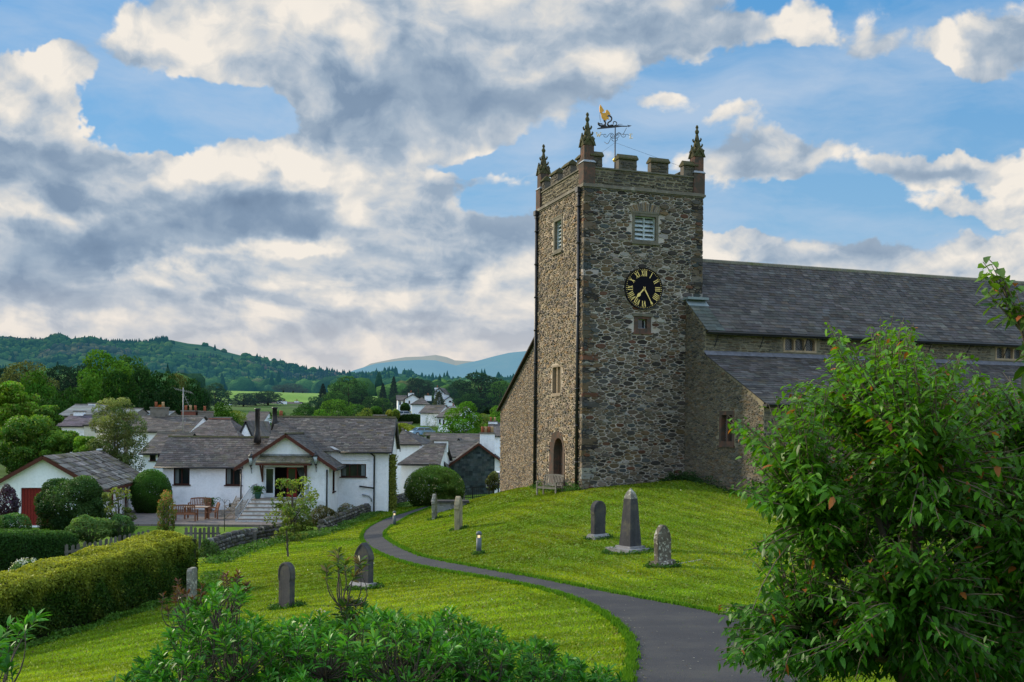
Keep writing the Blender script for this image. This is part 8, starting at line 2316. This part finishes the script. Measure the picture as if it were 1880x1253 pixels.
def woods(name, label, X, Y, Z, S, cols, con, haze, seed):
    r = np.random.default_rng(seed); n = len(X); nv = len(IV)
    V = np.repeat(IV[None], n, 0) * (1 + .38 * (r.random((n, nv, 1)) - .5))
    c = con[:, None]
    zz = V[..., 2]
    # conifers: pull into a spike
    sx = np.where(c, (1 - (zz + 1) / 2) ** .8 * .55 + .03, 1.0)
    V[..., 0] *= sx; V[..., 1] *= sx; V[..., 2] = np.where(c, zz * 1.35 + .6, zz * .85 + .35)
    V *= S[:, None, None]
    V[..., 0] += X[:, None]; V[..., 1] += Y[:, None]; V[..., 2] += Z[:, None]
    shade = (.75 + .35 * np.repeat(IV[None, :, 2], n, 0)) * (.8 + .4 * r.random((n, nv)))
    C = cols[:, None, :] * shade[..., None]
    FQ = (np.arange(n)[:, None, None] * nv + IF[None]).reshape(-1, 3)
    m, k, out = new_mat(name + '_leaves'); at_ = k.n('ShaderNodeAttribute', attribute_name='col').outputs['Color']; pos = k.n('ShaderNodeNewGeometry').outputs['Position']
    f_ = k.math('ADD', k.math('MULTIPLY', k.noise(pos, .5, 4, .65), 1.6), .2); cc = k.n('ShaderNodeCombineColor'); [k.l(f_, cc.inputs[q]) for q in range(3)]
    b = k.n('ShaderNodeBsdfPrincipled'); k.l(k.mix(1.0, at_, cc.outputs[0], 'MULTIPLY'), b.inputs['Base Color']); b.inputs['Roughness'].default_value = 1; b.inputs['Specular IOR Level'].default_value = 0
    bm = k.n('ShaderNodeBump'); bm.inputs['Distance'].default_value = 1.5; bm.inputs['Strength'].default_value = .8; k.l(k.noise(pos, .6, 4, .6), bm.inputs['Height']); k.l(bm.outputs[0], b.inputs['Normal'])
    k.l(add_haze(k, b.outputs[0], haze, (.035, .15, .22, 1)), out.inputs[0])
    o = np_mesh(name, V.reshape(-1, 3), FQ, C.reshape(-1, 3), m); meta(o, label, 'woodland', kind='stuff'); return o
def wood_cols(n, r, con):
    c = np.array([(.040, .095, .028), (.060, .125, .030), (.030, .070, .028), (.085, .145, .035), (.10, .12, .05)])[r.choice(5, n, p=[.3, .25, .25, .14, .06])]
    c = np.where(con[:, None], np.array([.018, .048, .026]), c); return c * (.75 + .5 * r.random((n, 1)))
r = np.random.default_rng(44)
# valley belt between the fields and the hills
n = 7200; Y = 560 + 620 * r.random(n) ** .8; X = (r.random(n) * 1.40 - 1.0) * Y
keep = (snoise(np.stack([X, Y * .5, 0 * X], 1), .012, 2) > -.35) | (Y > 760)
keep &= ~((X / Y > -.285) & (X / Y < -.185) & (Y < 640))
X, Y = X[keep], Y[keep]; n = len(X); S = (5.0 + 4.0 * r.random(n)); con = r.random(n) < .10
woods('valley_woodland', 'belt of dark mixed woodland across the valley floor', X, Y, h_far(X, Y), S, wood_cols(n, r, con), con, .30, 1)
# nearer hedgerow trees behind the village
n = 800; Y = 300 + 200 * r.random(n); X = (r.random(n) * 1.35 - 1.0) * Y
row = (np.abs(Y - (395 + 40 * np.sin(X / 50))) < 9) | (np.abs(Y - (480 + 30 * np.sin(X / 60 + 1))) < 8) | (X / Y < -.32) | (X / Y > -.10) 
row &= ~((X / Y > -.31) & (X / Y < -.17))
X, Y = X[row], Y[row]; n = len(X); S = 4 + 3.2 * r.random(n); con = r.random(n) < .06
woods('hedgerow_trees', 'hedgerow trees and thickets between the near fields', X, Y, h_far(X, Y), S, wood_cols(n, r, con), con, .09, 2)
# trees clothing the left hill
n = 22000; Y = 1160 + 1150 * r.random(n); X = (r.random(n) * .85 - .68) * Y
pxx = X / Y * F + CX
bare = (pxx > 308) & (pxx < 445) & (Y > 1750) & (r.random(n) < .99) | (pxx > 440) & (Y > 1750) & (r.random(n) < .6)
keep = ~bare & (snoise(np.stack([X, Y, 0 * X], 1), .006, 5) > -.75)
X, Y = X[keep], Y[keep]; n = len(X); pxx = pxx[keep]; S = 3.6 + 4.2 * r.random(n); con = (r.random(n) < .12) | ((pxx > 190) & (pxx < 312) & (Y > 1900)) | ((pxx > 470) & (r.random(n) < .5))
cc = wood_cols(n, r, con); brown = (snoise(np.stack([X, Y, 0 * X], 1), .009, 8) > .45); cc[brown] = cc[brown] * np.array([1.7, .85, 1.8])
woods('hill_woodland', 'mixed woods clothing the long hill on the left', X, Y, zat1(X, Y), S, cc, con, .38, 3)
# ------------------------------------------------------------------ foreground cherry tree
def in_ell(px, py, E):
    m = np.zeros(len(px), bool)
    for cx, cy, rx, ry in E: m |= ((px - cx) / rx) ** 2 + ((py - cy) / ry) ** 2 < 1
    return m
def grow(name, label, cat, E, Y0, Y1, ymid, ntw, trunk_px, trunk_Y, seed, leafL, leafW, base, tips, tipf, twig=.55, nl=16, droop=.75, limbs=9, top_px=None, mat=None, bark=None, whorl=False, flowers=None, rt=.07, excl=None):
    r = np.random.default_rng(seed)
    # twig tips spread through the crown volume
    pts = []
    xs0, xs1 = min(e[0] - e[2] for e in E), max(e[0] + e[2] for e in E); ys0, ys1 = min(e[1] - e[3] for e in E), max(e[1] + e[3] for e in E)
    while len(pts) < ntw:
        px = r.uniform(xs0, xs1, 400); py = r.uniform(ys0, ys1, 400); m = in_ell(px, py, E)
        px, py = px[m], py[m]
        for a_, b_ in zip(px, py):
            # thicker in the middle of the crown
            best = min(((a_ - e[0]) / e[2]) ** 2 + ((b_ - e[1]) / e[3]) ** 2 for e in E)
            d = math.sqrt(max(0.05, 1 - best)); Y = ymid + (r.random() * 2 - 1) * d * (Y1 - Y0) / 2
            pts.append(at(a_, b_, Y))
    T = np.array(pts[:ntw])
    tp = at(trunk_px, 1253, trunk_Y); zg = hz(tp[0], tp[1])
    root = np.array([tp[0], tp[1], zg])
    e = empty(name, tuple(root), 0, label, cat)
    # limbs: cluster the tips (k-means) and run a curved limb to every cluster centre
    C = T[r.choice(ntw, limbs, replace=False)]
    for _ in range(8):
        lab = ((T[:, None] - C[None]) ** 2).sum(-1).argmin(1)
        for j in range(limbs):
            if (lab == j).any(): C[j] = T[lab == j].mean(0)
    g = G(); nodes = []
    top = root + np.array([0, 0, 1.0])
    if whorl: top = root + np.array([0, 0, .12])
    g.tube([root - root + np.array([0, 0, -.2]), (top - root) * .6 + np.array([.03, 0, 0]), top - root], [rt, rt * .85, rt * .75], 9)
    limbpts = []
    for j in range(limbs):
        c = C[j]; ctrl = top * .5 + c * .5 + np.array([0, 0, -.10 if not whorl else -.2]) + r.normal(size=3) * .12
        P = [(1 - t) ** 2 * top + 2 * t * (1 - t) * ctrl + t * t * c for t in np.linspace(0, 1, 9)]
        P = [p + r.normal(size=3) * .02 for p in P]; limbpts.append(np.array(P))
        g.tube([p - root for p in P], list(np.linspace(rt * .5, rt * .14, 9)), 6)
    LP, LD = [], []; LS = []
    FP = []
    tw = G()
    for k_ in range(ntw):
        L_ = limbpts[lab[k_]]; p1 = T[k_]
        d = ((L_[2:] - p1) ** 2).sum(1) ** .5; i = np.argmin(d + r.random(len(d)) * .15); p0 = L_[2:][max(0, i - 1)]
        mid = (p0 + p1) / 2 + r.normal(size=3) * .05 + np.array([0, 0, .06 if not whorl else -.05])
        P = np.array([(1 - t) ** 2 * p0 + 2 * t * (1 - t) * mid + t * t * p1 for t in np.linspace(0, 1, 6)])
        tw.tube([p - root for p in P], [.006, .005, .0045, .004, .003, .002], 4, caps=False)
        seglen = np.linalg.norm(p1 - p0); dirv = (P[-1] - P[-3]); dirv /= max(np.linalg.norm(dirv), 1e-6)
        if whorl:
            dirv = unit(dirv * .5 + np.array([0, 0, .9]) + r.normal(size=3) * .25)
            p2 = p1 + dirv * twig * r.uniform(.3, 1.0)
            tw.tube([P[-1] - root, p2 - root], [.003, .002], 4, caps=False)
            a1 = unit(np.cross(dirv, [0, 1, .1])); a2 = np.cross(dirv, a1)
            for q in range(nl):
                t = r.random() ** .6; an = q * 2.4 + r.random(); up = .25 + .75 * t
                LP.append(p1 * (1 - t) + p2 * t); LD.append(unit((a1 * math.cos(an) + a2 * math.sin(an)) * (1.15 - .45 * t) + dirv * up + r.normal(size=3) * .12)); LS.append(1.0 - .35 * abs(t - .6))
            if flowers and r.random() < flowers[1]: FP.append(p2)
        else:
            ln = min(twig, max(seglen, .15))
            a1 = unit(np.cross(dirv, [0, 0, 1.01])); sd = 1
            for q in range(nl):
                t = q / nl; pos = p1 - dirv * ln * (1 - t) + r.normal(size=3) * .018; sd = -sd
                LP.append(pos); LD.append(unit(dirv * .55 + a1 * sd * .8 + r.normal(size=3) * .35 + np.array([0, 0, -droop * (.5 + .6 * r.random())]))); LS.append(.55 + .55 * math.sin(math.pi * min(.95, .15 + t * .8)))
    g.build('trunk', bark or BARK, e); tw.build('twigs', BARKG if not whorl else BARK, e)
    LP = np.array(LP); LD = np.array(LD); LS = np.array(LS); n = len(LP)
    up = np.array([0, 0, 1.0]); Nn = up - (LD @ up)[:, None] * LD; Nn = unit(Nn + r.normal(size=(n, 3)) * .35)
    rr = r.random((n, 1)); c = np.array(base)[None, :] * (.55 + .9 * rr)
    # interior shade painted by height: lower leaves darker; higher ones also yellower
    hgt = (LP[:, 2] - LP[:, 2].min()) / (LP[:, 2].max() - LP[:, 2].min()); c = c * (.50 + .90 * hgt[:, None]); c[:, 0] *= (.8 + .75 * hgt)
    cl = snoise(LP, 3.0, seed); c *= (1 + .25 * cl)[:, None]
    m = r.random(n) < tipf * (.25 + 1.3 * hgt); c[m] = np.array(tips) * (.6 + .8 * r.random((m.sum(), 1)))
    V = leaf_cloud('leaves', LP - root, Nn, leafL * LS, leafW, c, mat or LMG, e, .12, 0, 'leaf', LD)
    if FP:
        FP = np.array(FP) - root; k_ = 26; Pf = np.repeat(FP, k_, 0) + r.normal(size=(len(FP) * k_, 3)) * .022
        fo_ = leaf_cloud('flowers', Pf, r.normal(size=Pf.shape), .016, .8, np.array(flowers[0])[None, :] * (.6 + .6 * r.random((len(Pf), 1))), LM, e)
        fo_['kind'] = 'stuff'
    return e
CH_E = [(1650, 770, 180, 140), (1500, 738, 90, 50), (1470, 800, 80, 45), (1525, 615, 14, 26), (1545, 665, 36, 50), (1640, 625, 50, 52), (1690, 690, 80, 55), (1760, 650, 22, 22), (1800, 755, 110, 70), (1860, 735, 60, 55), (1850, 780, 90, 70), (1765, 790, 90, 70), (1900, 860, 100, 120), (1500, 900, 110, 80), (1395, 905, 45, 30), (1345, 775, 22, 20), (1385, 790, 26, 12),
        (1700, 980, 250, 230), (1480, 1020, 80, 60), (1400, 1010, 40, 18), (1440, 1090, 60, 18), (1330, 1118, 20, 10), (1380, 1125, 60, 16), (1350, 1155, 26, 10), (1400, 1175, 70, 16), (1345, 1205, 40, 14), (1440, 1215, 90, 22), (1580, 1150, 110, 80), (1850, 1000, 150, 300), (1395, 835, 26, 12), (1360, 900, 30, 14), (1980, 950, 180, 300), (1500, 1245, 120, 14), (1780, 1180, 190, 110)]
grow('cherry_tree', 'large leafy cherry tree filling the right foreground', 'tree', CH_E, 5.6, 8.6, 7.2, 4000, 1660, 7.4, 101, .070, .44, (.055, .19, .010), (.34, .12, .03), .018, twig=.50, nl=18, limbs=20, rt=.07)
# a taller shoot of the neighbouring tree reaching in from the right
E2 = [(1803, 468, 14, 16), (1815, 495, 18, 26), (1830, 525, 22, 22), (1845, 548, 26, 18), (1868, 560, 22, 26), (1882, 600, 26, 40), (1930, 640, 60, 70), (2010, 700, 80, 100)]
grow('cherry_branch_tree', 'leafy shoot of a second cherry tree reaching in at the right edge of the sky', 'tree', E2, 5.4, 5.9, 5.6, 56, 2150, 5.8, 103, .095, .46, (.055, .15, .02), (.30, .09, .03), .03, twig=.22, nl=11, limbs=3, rt=.05)

# ------------------------------------------------------------------ foreground azaleas
AZ = (.036, .19, .020)
def az(label, E, Y0, Y1, ym, n, tx, seed, **kw):
    return grow('azalea_shrub', label, 'shrub', E, Y0, Y1, ym, n, tx, ym, seed, kw.pop('ll', .084), .23, kw.pop('base', AZ), kw.pop('tips', (.10, .27, .03)), kw.pop('tipf', .25), twig=.12, nl=15, limbs=kw.pop('limbs', 12), whorl=True, rt=.03, mat=LMG, **kw)
az('bushy azalea shrub in the left foreground with tall leggy shoots', [(395, 1200, 85, 60), (340, 1255, 90, 50), (470, 1200, 80, 45), (400, 1130, 30, 34), (345, 1140, 40, 14), (430, 1105, 22, 22), (450, 1280, 190, 80), (300, 1290, 80, 50)], 6.3, 8.4, 7.3, 560, 400, 201)
az('middle azalea shrub with narrow bright leaves in front of the lower lawn', [(600, 1200, 110, 45), (700, 1190, 90, 45), (650, 1260, 200, 70), (560, 1180, 50, 28), (790, 1205, 80, 40), (700, 1290, 220, 80), (560, 1290, 150, 80)], 6.0, 8.2, 7.2, 800, 650, 202, flowers=((.62, .58, .44), .03))
az('right hand azalea shrub with cream flower heads at the lawn edge', [(850, 1205, 90, 38), (930, 1228, 90, 40), (820, 1165, 34, 18), (880, 1265, 170, 60), (1030, 1255, 80, 34), (1080, 1278, 60, 30), (920, 1300, 190, 60)], 6.4, 8.2, 7.4, 600, 920, 203, flowers=((.62, .58, .44), .06))
az('tall sprig of azalea in front of the pointed gravestone', [(612, 1035, 14, 16), (630, 1070, 18, 12), (596, 1058, 8, 8), (655, 1050, 12, 12), (650, 1110, 14, 14), (640, 1140, 20, 14)], 6.9, 7.5, 7.2, 20, 640, 204, limbs=5, base=(.040, .10, .02), tips=(.18, .13, .05), tipf=.3)
az('small azalea growing out of the bottom left corner', [(10, 1195, 50, 18), (-20, 1225, 70, 40), (40, 1160, 30, 8)], 4.6, 5.6, 5.1, 26, 0, 205, limbs=4)
az('dark spent flower stems standing up from the left azalea', [(345, 1105, 30, 25), (300, 1130, 22, 14), (430, 1085, 22, 16)], 6.8, 7.4, 7.0, 26, 380, 206, limbs=4, base=(.07, .06, .025), tips=(.12, .05, .03), tipf=.5, ll=.05)
